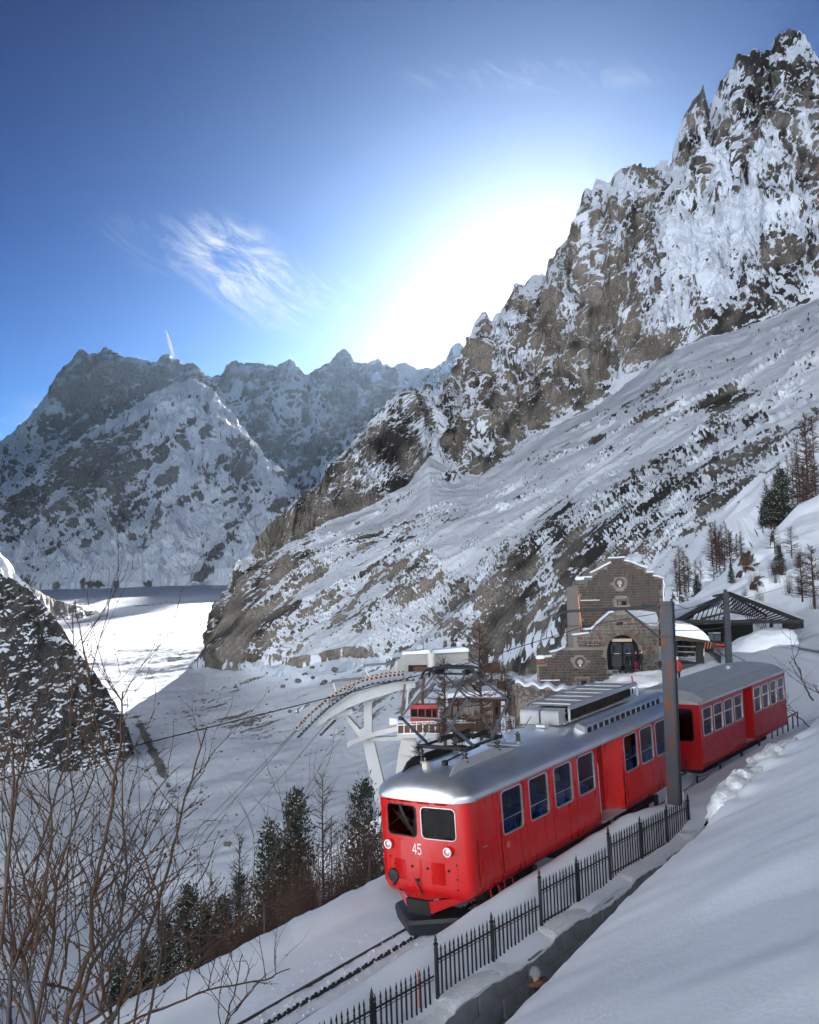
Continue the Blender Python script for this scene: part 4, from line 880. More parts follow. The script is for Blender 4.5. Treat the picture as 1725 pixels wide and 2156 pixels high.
# roof shell
def roof_z(x, y, crown=.53, e=1.30):
    q = max(0.0, 1 - (abs(x) / e) ** 2.3); base = q ** .62
    fy = max(0.0, 1 - (max(0, .95 - y) / 1.03) ** 2.3) ** .45; ry = max(0.0, 1 - (max(0, y - (LEN - .7)) / .8) ** 2.2) ** .5
    return 2.96 + crown * base * min(fy, ry) 
P = []
ys_ = list(np.concatenate([-.085 + .9 * (1 - np.cos(np.linspace(0, math.pi / 2, 14))), np.linspace(.9, LEN - .7, 40), LEN - .7 + .78 * np.sin(np.linspace(.1, math.pi / 2, 9))]))
for y in ys_:
    yy = max(0, 1 - max(0, .30 - y) ** 2 / .15) ; e = 1.30 if y > .30 else 1.30 - .30 * (max(0, .30 - y) / .385) ** 2.4
    if y > LEN - 1.5: e -= .22 * ((min(y, LEN) - (LEN - 1.5)) / 1.5) ** 2
    row = []
    for a in np.linspace(-1, 1, 31):
        x = e * math.sin(a * math.pi / 2); zz_ = roof_z(x * 1.30 / e, y); row.append((x, y + .05 * (x / 1.0) ** 2 * max(0, 1 - y / .4) if y < .4 else y, zz_))
    row = [(row[0][0], row[0][1], 2.87)] + row + [(row[-1][0], row[-1][1], 2.87)]
    P.append(row)
P = [[(p[0] * .99, p[1] + .0, 2.87) for p in P[0]]] + P + [[(p[0], p[1], 2.87) for p in P[-1]]]
mb = MB(); mb.grid(P); roof = mb.build('roof', M_SILV, C1, 50)
for sg in (1, -1): MB().tube([(sg * 1.305, .35, 2.885), (sg * 1.305, LEN - 1.5, 2.885), (sg * 1.22, LEN - .8, 2.885), (sg * 1.1, LEN, 2.885)], .018, 6).build('rain_gutter', M_GREYM, roof)
# ------------------------------------------------------------- roof gear
def insulator(parent, x, y, z, h, r=.075, n=3):
    pr = [(r * .7, 0), (r * .7, .05)]; pr2 = [(r * .55, .05)]
    MB().lathe([(r * .75, 0), (r * .75, .06), (r * .5, .07)], (x, y, z), 12).build('insulator_foot', M_GREYM, parent, 40)
    for i in range(n): z0 = .07 + (h - .1) * i / n; dz = (h - .1) / n; pr2 += [(r * .55, z0), (r * 1.1, z0 + dz * .45), (r * 1.05, z0 + dz * .6), (r * .6, z0 + dz * .75)]
    pr2 += [(r * .5, h - .03), (r * .5, h)]
    return MB().lathe(pr2, (x, y, z), 14).build('insulator', M_PORC, parent, 40)
PG = empty('pantograph', None); PG.parent = C1
for x in (-.62, .62):
    for y in (1.10, 2.50): insulator(PG, x, y, 3.42, .36)
    MB().box((x, 1.8, 3.815), (.06, 1.75, .05)).build('base_rail', M_DARK, PG)
for y in (1.08, 2.55): MB().tube([(-.68, y, 3.83), (.72, y, 3.83)], .048, 10).build('base_shaft', M_DARK, PG, 40)
for x in (-.25, .25): MB().tube([(x, 1.35, 3.95), (x, 1.85, 3.93)], .065, 10).build('spring_cylinder', M_DARK, PG, 40); MB().tube([(x + .08, 1.9, 3.93), (x + .08, 2.5, 3.95)], .055, 10).build('spring_cylinder', M_DARK, PG, 40)
M_STEEL = mat('galvanised tube', (.22, .24, .27), rough=.4, metal=.75, var=.15, vscale=10)
for x in (-.60, .60):
    xt = .42 * (1 if x > 0 else -1); xb = .66 * (1 if x > 0 else -1)
    MB().tube([(xb, 1.40, 3.85), (x, .40, 4.62)], [.042, .032], 8).build('lower_arm', M_STEEL, PG, 40); MB().tube([(xb, 2.20, 3.85), (x, 3.20, 4.60)], [.042, .032], 8).build('lower_arm', M_STEEL, PG, 40)
    MB().tube([(x, .40, 4.62), (xt, 1.70, 5.50)], [.027, .023], 8).build('upper_arm', M_STEEL, PG, 40); MB().tube([(x, 3.20, 4.60), (xt, 1.86, 5.50)], [.027, .023], 8).build('upper_arm', M_STEEL, PG, 40)
    for y in (.40, 3.20): MB().lathe([(.045, -.05), (.05, 0), (.045, .05)], (x, y, 4.61), 10, np.array([[0, 0, 1], [1, 0, 0], [0, 1, 0]])).build('knee_joint', M_DARK, PG, 40)
for y in (.40, 3.20):
    z = 4.62
    MB().tube([(-.60, y + (.0), z + .02), (.60, y, z + .02)], .018, 8).build('knee_shaft', M_STEEL, PG, 40)
MB().tube([(-.66, 1.25, 3.98), (-.1, .75, 4.33), (.60, .40, 4.62)], .014, 6).build('cross_brace', M_STEEL, PG); MB().tube([(.66, 2.3, 3.95), (.0, 2.8, 4.3), (-.60, 3.2, 4.60)], .014, 6).build('cross_brace', M_STEEL, PG)
for y, q in ((1.62, 0), (1.92, 0)):
    pts = [(-.82, y, 5.34), (-.78, y, 5.46), (-.66, y, 5.56), (-.45, y, 5.60), (0, y, 5.61), (.45, y, 5.60), (.66, y, 5.56), (.78, y, 5.46), (.82, y, 5.34)]
    MB().tube(pts, .03, 8).build('contact_bow', M_IRON, PG, 40)
for x in (-.43, .43): MB().box((x, 1.77, 5.50), (.09, .38, .10)).build('bow_carrier', M_DARK, PG)
MB().tube([(-.45, 1.77, 5.44), (.45, 1.77, 5.44)], .026, 8).build('top_shaft', M_DARK, PG, 40)
# curved fairings under the pantograph
for x, m_ in ((-.66, M_DARK), (.66, M_GREYM)):
    P = []
    for i in range(14):
        t = i / 13; y = .38 + t * 2.7; h = .20 * min(1, (t / .13)) ** .5 * min(1, (1 - t) / .35 + .05) ** .7
        zb_ = roof_z(x, y) - .06
        P.append([(x - .02, y, zb_), (x - .02, y, zb_ + .06 + h), (x + .02, y, zb_ + .06 + h), (x + .02, y, zb_)])
    mb = MB(); mb.grid(P); mb.build('roof_fairing', m_, C1, 40)
MB().bbox((-.10, .55, 3.50), (.15, .15, .22), .02).build('horn_box', mat('beige lamp box', (.45, .42, .37), rough=.5), C1)
MB().tube([(-.12, .55, 3.6), (-.12, .55, 3.70)], .012, 6).build('box_stud', M_ALU, C1)
MB().bbox((.22, .85, 3.53), (.12, .14, .13), .02).build('cable_entry', M_DARK, C1)
MB().tube([(.22, .9, 3.56), (.25, 1.6, 3.62), (.3, 2.2, 3.66)], .02, 6).build('roof_cable', M_DARK, C1)
pt = MB().box((.42, 3.2, 3.52), (.95, .28, .03)).build('insulator_plate', M_GREYM, C1)
for x in (.12, .78): insulator(pt, x, 3.2, 3.53, .30, .07)
for k_ in range(4): MB().tube([(-.15 + .16 * k_, 3.35, 3.5), (-.02 + .12 * k_, 3.05, 3.95)], .012, 5).build('strut', M_STEEL, pt)
MB().tube([(.12, 3.2, 3.83), (.5, 4.0, 3.78), (.0, 5.2, 3.80)], .012, 6).build('roof_conductor', mat('copper red cable', (.16, .03, .02), rough=.5), C1)
insulator(C1, -.55, 5.0, 3.44, .32, .08)
# resistor bank
rb = empty('resistor_bank', None); rb.parent = C1
zz0, zz1 = 3.50, 3.90
for x in (-.62, .58): MB().box((x, 8.2, zz0 + .02), (.05, 4.6, .05)).build('bank_foot', M_GREYM, rb)
for x0, x1 in ((-.66, -.08), (-.02, .52)):
    mb = MB(); prof = [(5.75, zz0), (5.75, zz1 - .1), (5.78, zz1 - .04), (6.05, zz1), (6.18, zz1 - .02), (6.10, zz1 - .08), (6.18, zz1 - .13), (6.10, zz1 - .19), (6.16, zz0)]
    mb.prism([(p[0], p[1]) for p in prof], x0, x1, lambda u, v, d: (d, u, v)); mb.build('end_box', M_GREYM, rb)
mb = MB(); fr2 = MB()
for x in (-.70, .60): fr2.tube([(x, 6.2, zz0 + .02), (x, 6.2, zz1 - .02), (x, 6.3, zz1 + .03), (x, 10.4, zz1 + .03), (x, 10.5, zz1 - .05), (x, 10.5, zz0)], .04, 6)
for y in np.linspace(6.5, 10.3, 7): fr2.box((-.05, y, zz1 + .035), (1.3, .035, .03))
fr2.build('bank_frame', M_ALU, rb)
for i in range(26): mb.box((-.64 + i * .0472, 8.35, zz1 + .012), (.010, 4.05, .02))
mb.build('grille_bars', M_GREYM, rb)
mb = MB()
for y in np.linspace(6.5, 10.2, 34): mb.box((-.05, y, zz0 + .17), (1.1, .045, .26))
mb.build('resistor_coils', mat('brown resistor', (.045, .03, .022), rough=.7, metal=.4, var=.4, vscale=9), rb)
MB().box((.60, 8.35, zz1 - .03), (.06, 4.1, .09)).build('top_cowl', M_ALU, rb)
for k_ in range(22): MB().box((.61, 6.5 + k_ * .175, zz0 + .20), (.03, .022, .18)).build('bank_louvre', M_DARK, rb)
# side duct with square ports
duct = empty('roof_duct', None); duct.parent = C1
prof = [(.74, 3.20), (.78, 3.46), (.86, 3.52), (1.02, 3.47), (1.07, 3.40), (1.075, 3.17)]
dyl = list(np.linspace(6.15, 11.4, 22))
mb = MB(); P = [[(x * .985 + .005, 6.12 if k_ > 0 else 6.2, 3.2 + (z - 3.2) * .9) for k_, (x, z) in enumerate(prof)]] + [[(x, y, z) for x, z in prof] for y in dyl]; mb.grid(P); mb.add(P[0], [tuple(range(6))]); mb.build('duct_shell', M_ALU, duct, 40)
for i in range(14):
    y = 6.38 + i * .345; MB().bbox((1.072, y, 3.295), (.02, .23, .15), .01).build('duct_port', M_RUB, duct)
MB().bbox((.90, 6.135, 3.31), (.22, .02, .09), .01).build('duct_mouth', M_RUB, duct)
MB().bbox((.18, 5.45, 3.54), (.30, .22, .10), .02).build('roof_box', M_ALU, C1)
# seats seen through the windows
for y in (1.95, 3.2, 4.4, 5.6, 8.4, 9.5, 10.6):
    for x in (-.75, .75):
        mb = MB(); mb.bbox((x, y, 1.25), (.86, .45, .12), .03); mb.bbox((x, y + .22, 1.60), (.86, .10, .75), .03); mb.build('seat', M_SEAT, C1)

# ------------------------------------------------------------- rear carriage
C2 = empty('rear_railcar', mat4(M2, O2), 'dark red carriage with ribbed sides and grey corrugated roof, behind the railcar', 'railcar')
L2 = 9.45
f2 = lambda sg: (lambda y, z, w_: (sg * (1.25 - w_ - .06 * max(0, (.95 - z) / .2) ** 2), y, z))
W2 = [(.26 + 1.03 * i, 1.10 + 1.03 * i) for i in range(4)] + [(5.52 + .98 * i, 6.30 + .98 * i) for i in range(4)]
D2 = (4.36, 5.36); V2 = (1.76, 2.62); ZT = 2.86
body = MB()
for sg in (1, -1):
    fn = f2(sg)
    for a, b in ((0, D2[0]), (D2[1], L2)):
        zz = [.72, .80, .88, .95] + [.95 + .0875 * i for i in range(1, 9)] + [1.68]
        for c, d in zip(zz, zz[1:]): cell_full(body, fn, (a, b), (c, d))
    e = [0, 1.18, 2.21, 3.24, D2[0]]
    for i in range(4): cell_hole(body, fn, (e[i], e[i + 1], 1.68, ZT), (*W2[i], *V2), .07)
    e = [D2[1], 6.41, 7.39, 8.37, L2]
    for i in range(4): cell_hole(body, fn, (e[i], e[i + 1], 1.68, ZT), (*W2[4 + i], *V2), .07)
    cell_full(body, fn, D2, (2.74, ZT)); cell_full(body, fn, D2, (.72, .84))
    i_ = lambda y, z: (sg * .72, y, z)
    for y in D2: body.add([fn(y, .84, 0), fn(y, 2.74, 0), i_(y, 2.74), i_(y, .84)], [(0, 1, 2, 3)])
    body.add([fn(D2[0], 2.74, 0), fn(D2[1], 2.74, 0), i_(D2[1], 2.74), i_(D2[0], 2.74)], [(0, 1, 2, 3)])
fe = lambda x, z, w_: (x, w_, z)
for a, b in ((-1.25, .12), (1.12, 1.25)): cell_full(body, fe, (a, b), (.72, ZT))
cell_full(body, fe, (.12, 1.12), (.72, 1.5)); cell_hole(body, fe, (.12, 1.12, 1.5, ZT), (.28, 1.02, 1.62, 2.66), .12)
body.add([(-1.25, L2, .72), (1.25, L2, .72), (1.25, L2, ZT), (-1.25, L2, ZT)], [(0, 1, 2, 3)])
body.build('body', M_REDD, C2, 30)
fn = f2(1)
for i in range(9):
    z = .98 + .082 * i
    for a, b in ((.03, D2[0] - .03), (D2[1] + .03, L2 - .03)): MB().add([fn(a, z - .022, 0), fn(b, z - .022, 0), fn(b, z - .008, -.018), fn(a, z - .008, -.018), fn(a, z + .008, -.018), fn(b, z + .008, -.018), fn(b, z + .022, 0), fn(a, z + .022, 0)], [(0, 1, 2, 3), (3, 2, 5, 4), (4, 5, 6, 7), (0, 3, 4, 7), (1, 2, 5, 6)]).build('side_rib', M_REDD, C2)
for sg in (1, -1):
    fn = f2(sg)
    for a, b in W2:
        fr_ = ring(fn, (a - .015, b + .015, V2[0] - .015, V2[1] + .015), .08, .035, .012, .03).build('window_frame', M_ALU, C2, 40)
        pane(fn, (a, b, *V2), .07, .02).build('pane', M_GLASS, fr_); MB().bar(fn(a, 2.26, .008), fn(b, 2.26, .008), .03, .04).build('mid_bar', M_ALU, fr_)
fr_ = ring(fe, (.27, 1.03, 1.61, 2.67), .13, .03, .01, .03).build('end_window_frame', M_RUB, C2); pane(fe, (.28, 1.02, 1.62, 2.66), .12, .02).build('pane', M_GLASSF, fr_)
MB().box((.70, 4.86, 1.79), (.04, 1.0, 1.9)).build('door_leaf', M_REDD, C2); MB().box((-.70, 4.86, 1.79), (.04, 1.0, 1.9)).build('door_leaf', M_REDD, C2); MB().box((.95, 4.86, .83), (.5, .98, .03)).build('door_step', M_GREYM, C2)
MB().box((0, L2 / 2, .80), (2.3, L2 - .2, .06)).build('floor', M_DARK, C2); MB().add([(-1.2, .1, ZT), (1.2, .1, ZT), (1.2, L2, ZT), (-1.2, L2, ZT)], [(0, 1, 2, 3)]).build('ceiling', M_INT, C2)
for x in (.45, .72): MB().tube([(x, -.02, 1.05), (x, -.10, .95), (x - .02, -.12, .6)], .03, 8).build('brake_hose', M_RUB, C2)
MB().box((0, L2 / 2, .5), (1.5, 7, .3)).build('underframe', M_DARK, C2)
# faceted roof with corrugation
e = [(-1.30, 2.80), (-1.30, 2.90), (-.98, 3.12), (-.5, 3.20), (0, 3.22), (.5, 3.20), (.98, 3.12), (1.30, 2.90), (1.30, 2.80)]
mb = MB(); P = [[(x * (.97 if 0 < i < 8 else 1), -.05, 2.80 + (z - 2.80) * .35) for i, (x, z) in enumerate(e)], [(x * .985, .30, z) for x, z in e]] + [[(x, y, z) for x, z in e] for y in (.32, L2 - .4)] + [[(x, L2 + .06, 2.80 + (z - 2.80) * .45) for x, z in e]]
mb.grid(P); mb.add(P[0], [tuple(range(9))]); mb.add(P[-1], [tuple(range(9))]); r2 = mb.build('roof', M_GREYM, C2, 20)
for i in range(27):
    x = -.92 + i * .0708; z = 3.12 + .10 * (1 - (abs(x) / .98) ** 1.6); MB().add([(x - .018, .36, z - .004), (x + .018, .36, z - .004), (x, .36, z + .030), (x - .018, L2 - .45, z - .004), (x + .018, L2 - .45, z - .004), (x, L2 - .45, z + .030)], [(0, 1, 2), (5, 4, 3), (0, 3, 5, 2), (1, 2, 5, 4)]).build('roof_rib', M_GREYM, r2)
for y in (.9, 6.4):
    v = MB().lathe([(.11, 0), (.11, .05), (.05, .06), (.05, .09), (.13, .10), (.13, .13), (.10, .15), (.001, .15)], (-.2 if y < 2 else .1, y, 3.21), 12).build('roof_vent', M_ALU, C2, 40)
for sg in (1, -1): MB().box((sg * 1.31, L2 / 2, 2.83), (.02, L2 - .1, .07)).build('drip_rail', M_ALU, r2)
# ================================================================== masts and wires
M_RUST = mat('rusty grey mast paint', (.055, .062, .076), rough=.75, var=.25, vscale=2.5, color2=(.12, .045, .024), mask=(.50, .56), mscale=2.6, stretch=(1, 1, .45), bump=.004, bscale=9)
M_MAST = mat('dark mast steel', (.035, .04, .048), rough=.6, metal=.3, var=.3, vscale=3)
def A(x, y, d): return np.array(at(x, y, d))
def upright(name, x, y0, d, label, cat, group=None):
    p = A(x, y0, d); return empty(name, Matrix.Translation(p), label, cat, group), p
ms, p0 = upright('catenary_mast', 1418, 1712, 30.9, 'rusty grey steel catenary mast standing beside the red railcar', 'mast', 'catenary masts')
Hm = A(1408, 1266, 30.9)[2] - p0[2]; Mh = frame(.50, 0)
def mrot(v): return Mh @ np.array(v)
mb = MB()
mb.box((0, 0, Hm / 2), (.31, .05, Hm), Mh); mb.box(mrot((-.14, .12, Hm / 2)), (.03, .24, Hm), Mh); mb.box(mrot((.14, .12, Hm / 2)), (.03, .24, Hm), Mh); mb.box(mrot((0, .24, Hm / 2)), (.31, .03, Hm), Mh)
mb.build('mast_shaft', M_RUST, ms)
MB().box(mrot((.185, .11, Hm / 2)), (.06, .27, Hm - .02), Mh).build('mast_channel', M_MAST, ms)
for z in (Hm - .55, Hm - .10, Hm - 1.02): MB().box(mrot((0, .12, z)), (.42, .36, .11 if z == Hm - .55 else .05), Mh).build('collar', M_RUST if z == Hm - .55 else M_MAST, ms)
E1 = A(1186, 1290, 33.1); E2 = A(1171, 1302, 33.2); E3 = A(1171, 1322, 33.2); R1 = A(1390, 1278, 30.95)
zr = R1[2]; E1[2] = zr + .02
arc = [R1 - p0, A(1290, 1282, 32.0) - p0] + [A(x, y, 33.1) - p0 for x, y in ((1200, 1287), (1188, 1288.5), (1179, 1293), (1173, 1301), (1171, 1311), (1171, 1322))]
MB().tube(arc, .042, 10).build('arm', M_MAST, ms, 40)
MB().tube([A(1390, 1344, 30.95) - p0, A(1314, 1282, 31.7) - p0], .035, 8).build('brace', M_MAST, ms, 40)
for q in (A(1189, 1318, 33.1), A(1305, 1313, 31.9)):
    MB().lathe([(.02, -.10), (.055, -.07), (.06, -.03), (.03, 0), (.06, .03), (.055, .07), (.02, .10)], q - p0, 12, np.array([[0, 0, 1], [1, 0, 0], [0, 1, 0]])).build('insulator', M_PORC, ms, 40)
MB().tube([A(1174, 1318, 33.2) - p0, A(1240, 1318, 32.6) - p0, A(1384, 1312, 31) - p0], .009, 5).build('registration_rod', M_MAST, ms)
# snow plastered against the mast foot
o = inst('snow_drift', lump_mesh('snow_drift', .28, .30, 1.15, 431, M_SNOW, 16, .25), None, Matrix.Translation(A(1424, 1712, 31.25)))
tag(o, 'narrow snow drift leaning against the rusty mast foot', 'snow drift')
for (x, y0, y1, d, wd, lab) in ((1536, 1408, 1249, 72, .40, 'dark steel catenary mast in front of the open lattice roof'), (1421, 1404, 1268, 74, .24, 'thin dark catenary mast behind the rusty mast beside the canopy')):
    m2, p = upright('catenary_mast', x, y0, d, lab, 'mast', 'catenary masts'); h = A(x, y1, d)[2] - p[2]
    MB().box((0, 0, h / 2), (wd, wd * .9, h), None, .86).build('mast_shaft', M_MAST, m2)
    MB().box((-.02, 0, h), (wd * .5, wd * .5, .5)).build('mast_cap', M_MAST, m2)
    if wd > .3:
        for z in np.linspace(h - .4, h - 2.6, 8): MB().box((-wd * .6, -.05, z), (.3, .08, .07)).build('insulator', M_PORC, m2)
def wire(pts, r, label, group, m=M_IRON, sag=0):
    P = []
    for a, b in zip(pts, pts[1:]):
        a = np.array(a); b = np.array(b)
        for i in range(12): t = i / 12; p = a + (b - a) * t; P.append(p - np.array([0, 0, sag * 4 * t * (1 - t)]))
    P.append(np.array(pts[-1])); o = MB().tube(P, r, 5, False).build('overhead_wire', m); tag(o, label, 'wire', group); return o
wire([track(-40, -.1, 5.68), track(1.77, 0, 5.63), track(9.2, -.5, 5.75), track(24, -.2, 5.7), track(46, -.2, 5.6)], .011, 'black contact wire running over the train and through the pantograph top', 'overhead wires')
d_ = 74
wire([A(1412, 1311, 31.2), A(1425, 1312, 72), A(1530, 1309, 72), A(1600, 1303, 112)], .014, 'wire from the rusty mast past the dark mast to the lattice roof', 'overhead wires', M_MAST, .15)
wire([A(1416, 1270, 31.2), A(1470, 1284, 90)], .012, 'short wire from the rusty mast top down to the lattice roof', 'overhead wires', M_MAST, .1)
wire([A(1416, 1328, 31.2), A(1540, 1316, 72), A(1650, 1306, 112)], .012, 'lower wire passing the dark mast towards the lattice roof', 'overhead wires', M_MAST, .1)

# ================================================================== hillside behind the station
HL = [
 [(1330, 1470, 108), (1450, 1430, 104), (1560, 1400, 100), (1725, 1390, 92), (2100, 1330, 85)],
 [(1330, 1370, 122), (1450, 1325, 122), (1560, 1300, 122), (1725, 1275, 118), (2100, 1200, 110)],
 [(1330, 1330, 150), (1400, 1290, 150), (1446, 1266, 150), (1514, 1218, 156), (1578, 1159, 162), (1639, 1106, 165), (1681, 1064, 166), (1725, 1042, 166), (1900, 960, 160), (2100, 880, 155)]]
def dh(P, X, Y, V): 
    return 1.1 * fbm(P / np.array([14, 14, 20]), 4, 501) + 2.6 * np.maximum(0, ridged(rot_coords(P, .2, 1.1) / np.array([16, 6, 5]), 4, 511) - .3) * blobs(X, Y, HR), 1 - .6 * sstep(V, .9, 1)
HR = [(1580, 1190, 34, 30, 60, 1.0), (1600, 1246, 36, 16, 40, 1.0), (1637, 1138, 8, 26, -12, 1.0), (1560, 1225, 20, 10, 40, .6), (1660, 1130, 12, 8, 0, .5)]
def ch(P, n, X, Y, V): return .75 + .25 * fbm(P / 6, 4, 521) - blobs(X, Y, HR) * (1.05 + 1.0 * fbm(rot_coords(P, .2, 1.1) / np.array([5, 1.6, 1.2]), 4, 531)) + (n[..., 2] - .7) * .6
M_HILL = terrain_mat('snowy hillside with rock', (.06, .045, .035), (.17, .12, .085), 1.2, fine=.25, bump=.3, band=.10)
o = surf('rocky_hillside', HL, 1330, 2100, 300, [50, 90], dh, ch, M_HILL, None, [(8, 4), (40, 30)], tscale=8); tag(o, 'snowy hillside with dark rock ribs rising behind the station', None, None, 'structure')

# ================================================================== station building of dark stone
def brick_mat(name, c1, c2, c3):
    m = bpy.data.materials.new(name); m.use_nodes = True; n = m.node_tree.nodes; l = m.node_tree.links; b = n['Principled BSDF']; b.inputs['Roughness'].default_value = .9
    oi = n.new('ShaderNodeObjectInfo'); ge = n.new('ShaderNodeNewGeometry'); ad = n.new('ShaderNodeMath'); ad.operation = 'ADD'; l.new(oi.outputs['Random'], ad.inputs[0]); l.new(ge.outputs['Random Per Island'], ad.inputs[1])
    fr = n.new('ShaderNodeMath'); fr.operation = 'FRACT'; l.new(ad.outputs[0], fr.inputs[0])
    cr = n.new('ShaderNodeValToRGB'); cr.color_ramp.elements[0].color = (*c1, 1); cr.color_ramp.elements[1].color = (*c3, 1); e = cr.color_ramp.elements.new(.55); e.color = (*c2, 1); l.new(fr.outputs[0], cr.inputs[0])
    nz_ = n.new('ShaderNodeTexNoise'); nz_.inputs['Scale'].default_value = 7; nz_.inputs['Detail'].default_value = 5; l.new(ge.outputs['Position'], nz_.inputs['Vector'])
    mr = n.new('ShaderNodeMapRange'); l.new(nz_.outputs['Fac'], mr.inputs[0]); mr.inputs[1].default_value = .3; mr.inputs[2].default_value = .7; mr.inputs[3].default_value = .7; mr.inputs[4].default_value = 1.3
    sc = n.new('ShaderNodeVectorMath'); sc.operation = 'SCALE'; l.new(cr.outputs[0], sc.inputs[0]); l.new(mr.outputs[0], sc.inputs['Scale']); l.new(sc.outputs[0], b.inputs['Base Color']); return m
M_BRK = brick_mat('dark granite block', (.038, .035, .033), (.066, .060, .055), (.085, .050, .038))
M_RUB2 = brick_mat('rubble granite', (.075, .072, .066), (.125, .117, .105), (.12, .056, .036))
M_MORTAR = mat('pale mortar', (.20, .172, .152), rough=.95, var=.12, vscale=3)
M_WOODD = mat('dark brown timber', (.055, .03, .02), rough=.8, var=.3, vscale=6)
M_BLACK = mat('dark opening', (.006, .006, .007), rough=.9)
DB = 92.0
def bz(zx, zy, d=DB):
    """photo measure -> metres in the upright plane of the facade at distance d"""
    k_ = .1831 * d / F * 1.012; o_ = A(1281, 1442, DB); return np.array([o_[0] * d / DB + (zx - 900) * k_, (1520 - zy) * k_ + o_[2] * 1.0 + (0 if d == DB else (A(1281, 1442, d)[2] - o_[2]))])
st = empty('station_building', Matrix.Translation((bz(900, 1520)[0], DB, bz(900, 1520)[1])), 'dark stone station building with stepped gables and an arched doorway', 'building'); SO = np.array([bz(900, 1520)[0], DB, bz(900, 1520)[1]])
def inpoly(x, y, poly):
    c = False; n = len(poly)
    for i in range(n):
        x1, y1 = poly[i]; x2, y2 = poly[(i + 1) % n]
        if (y1 > y) != (y2 > y) and x < (x2 - x1) * (y - y1) / (y2 - y1) + x1: c = not c
    return c
PA = [(590, 1100), (590, 395), (668, 395), (668, 322), (745, 322), (745, 268), (965, 160), (965, 104), (1135, 98), (1135, 132), (1182, 148), (1380, 228), (1380, 272), (1455, 272), (1455, 315), (1560, 345), (1560, 1100)]
PB = [(525, 1400), (525, 965), (692, 945), (740, 895), (930, 724), (975, 690), (1100, 684), (1130, 700), (1400, 866), (1490, 876), (1490, 1400)]
PC = [(110, 1560), (110, 1275), (205, 1275), (205, 1205), (265, 1200), (265, 1152), (420, 1100), (525, 1098), (600, 1112), (880, 1120), (905, 1350), (960, 1385), (960, 1560)]
walls = [(PA, 98.0, M_BRK), (PB, 92.6, M_RUB2), (PC, 92.0, M_BRK)]
arch = [(900, 1356)] + [(1083 - 183 * math.cos(a), 1148 - 183 * math.sin(a)) for a in np.linspace(0, math.pi, 13)] + [(1266, 1356)]
def loc3(zx, zy, d, off=0.0):
    x, z = bz(zx, zy, d); return np.array([x - SO[0], d - DB + off, z - SO[2]])
for poly, d, m_ in walls:
    if poly is PB:
        # wall with the arched opening cut out: left and right of the arch, joined above
        left = [(525, 1400), (525, 965), (692, 945), (740, 895), (930, 724), (975, 690), (1083, 685), (1083, 965)] + [p for p in arch[1:7][::-1]] + [(900, 1356), (900, 1400)]
        right = [(1083, 685), (1100, 684), (1130, 700), (1400, 866), (1490, 876), (1490, 1400), (1266, 1400), (1266, 1356)] + [p for p in arch[8:14][::-1]] + [(1083, 965)]
        for q in (left, right): MB().prism(q, 0, 1, lambda u, v, t: loc3(u, v, d, .6 * t)).build('wall', M_MORTAR, st)
    else: MB().prism(poly, 0, 1, lambda u, v, t: loc3(u, v, d, t * (7.0 if poly is PA else .5))).build('wall', M_MORTAR, st)
UB = MB().bbox((0, 0, 0), (1, 1, 1), .12)
ubm = {id(M_BRK): UB.mesh('brick', M_BRK), id(M_RUB2): None}
rr = random.Random(11); cand = []
holesA = lambda x, y: (x - 1068) ** 2 + (y - 378) ** 2 < 62 ** 2 or (1010 < x < 1150 and 555 < y < 690)
holesC = lambda x, y: (x - 590) ** 2 + (y - 1263) ** 2 < 62 ** 2 or (535 < x < 668 and 1440 < y < 1525)
for poly, d, m_, hole in ((PC, 92.0, M_BRK, holesC), (PA, 98.0, M_BRK, holesA)):
    y = 1556 if poly is PC else 1090; row = 0
    while y > 90:
        ch_ = rr.choice((28, 31, 34)); x = 112 + rr.uniform(0, 30)
        while x < 1565:
            bw = rr.choice((28, 36, 42, 50, 58)); x1 = x + bw
            if all(inpoly(px_, py_, poly) for px_, py_ in ((x + 1, y - 2), (x1 - 1, y - 2), (x + 1, y - ch_ + 2), (x1 - 1, y - ch_ + 2))) and not any(hole(px_, py_) for px_, py_ in ((x, y), (x1, y), (x, y - ch_), (x1, y - ch_), ((x + x1) / 2, y - ch_ / 2))):
                cand.append((x + 3.2, x1 - 3.2, y - 3, y - ch_ + 3, d, M_BRK))
            x = x1
        y -= ch_; row += 1
stones = []
y = 1396
while y > 690:
    ch_ = rr.choice((36, 44, 52)); x = 530 + rr.uniform(-20, 10)
    while x < 1490:
        bw = rr.choice((40, 52, 64, 78)); cx, cy = x + bw / 2, y - ch_ / 2
        if all(inpoly(cx + u * bw * .5, cy + v * ch_ * .5, PB) for u, v in ((-1, 0), (1, 0), (0, -1), (0, 1))) and not (inpoly(cx, cy, arch) or any(inpoly(cx + u * bw * .5, cy + v * ch_ * .5, arch) for u, v in ((-1, 0), (1, 0), (0, 1), (0, -1), (-.7, .7), (.7, .7)))) and not inpoly(cx, cy, PC):
            stones.append((cx, cy, bw * .5, ch_ * .5))
        x += bw * .97
    y -= ch_ * .95
for cx, cy, a, b in stones:
    n = rr.randint(6, 8); ph = rr.uniform(0, 6); pts = []
    for i in range(n):
        an = ph + 2 * math.pi * i / n; q = rr.uniform(.82, 1.06); c_, s_ = math.cos(an), math.sin(an); k_ = 1 / max(abs(c_), abs(s_)) ** .75
        pts.append((cx + a * q * c_ * k_ * .96, cy + b * q * s_ * k_ * .96))
    MB().prism(pts, 0, 1, lambda u, v, t: loc3(cx + (u - cx) * (1 - .12 * (1 - t)), cy + (v - cy) * (1 - .12 * (1 - t)), 92.6, -.075 + .10 * t)).build('stone', M_RUB2, st, fix=True)
nb = 0; rest = MB()
budget = 300
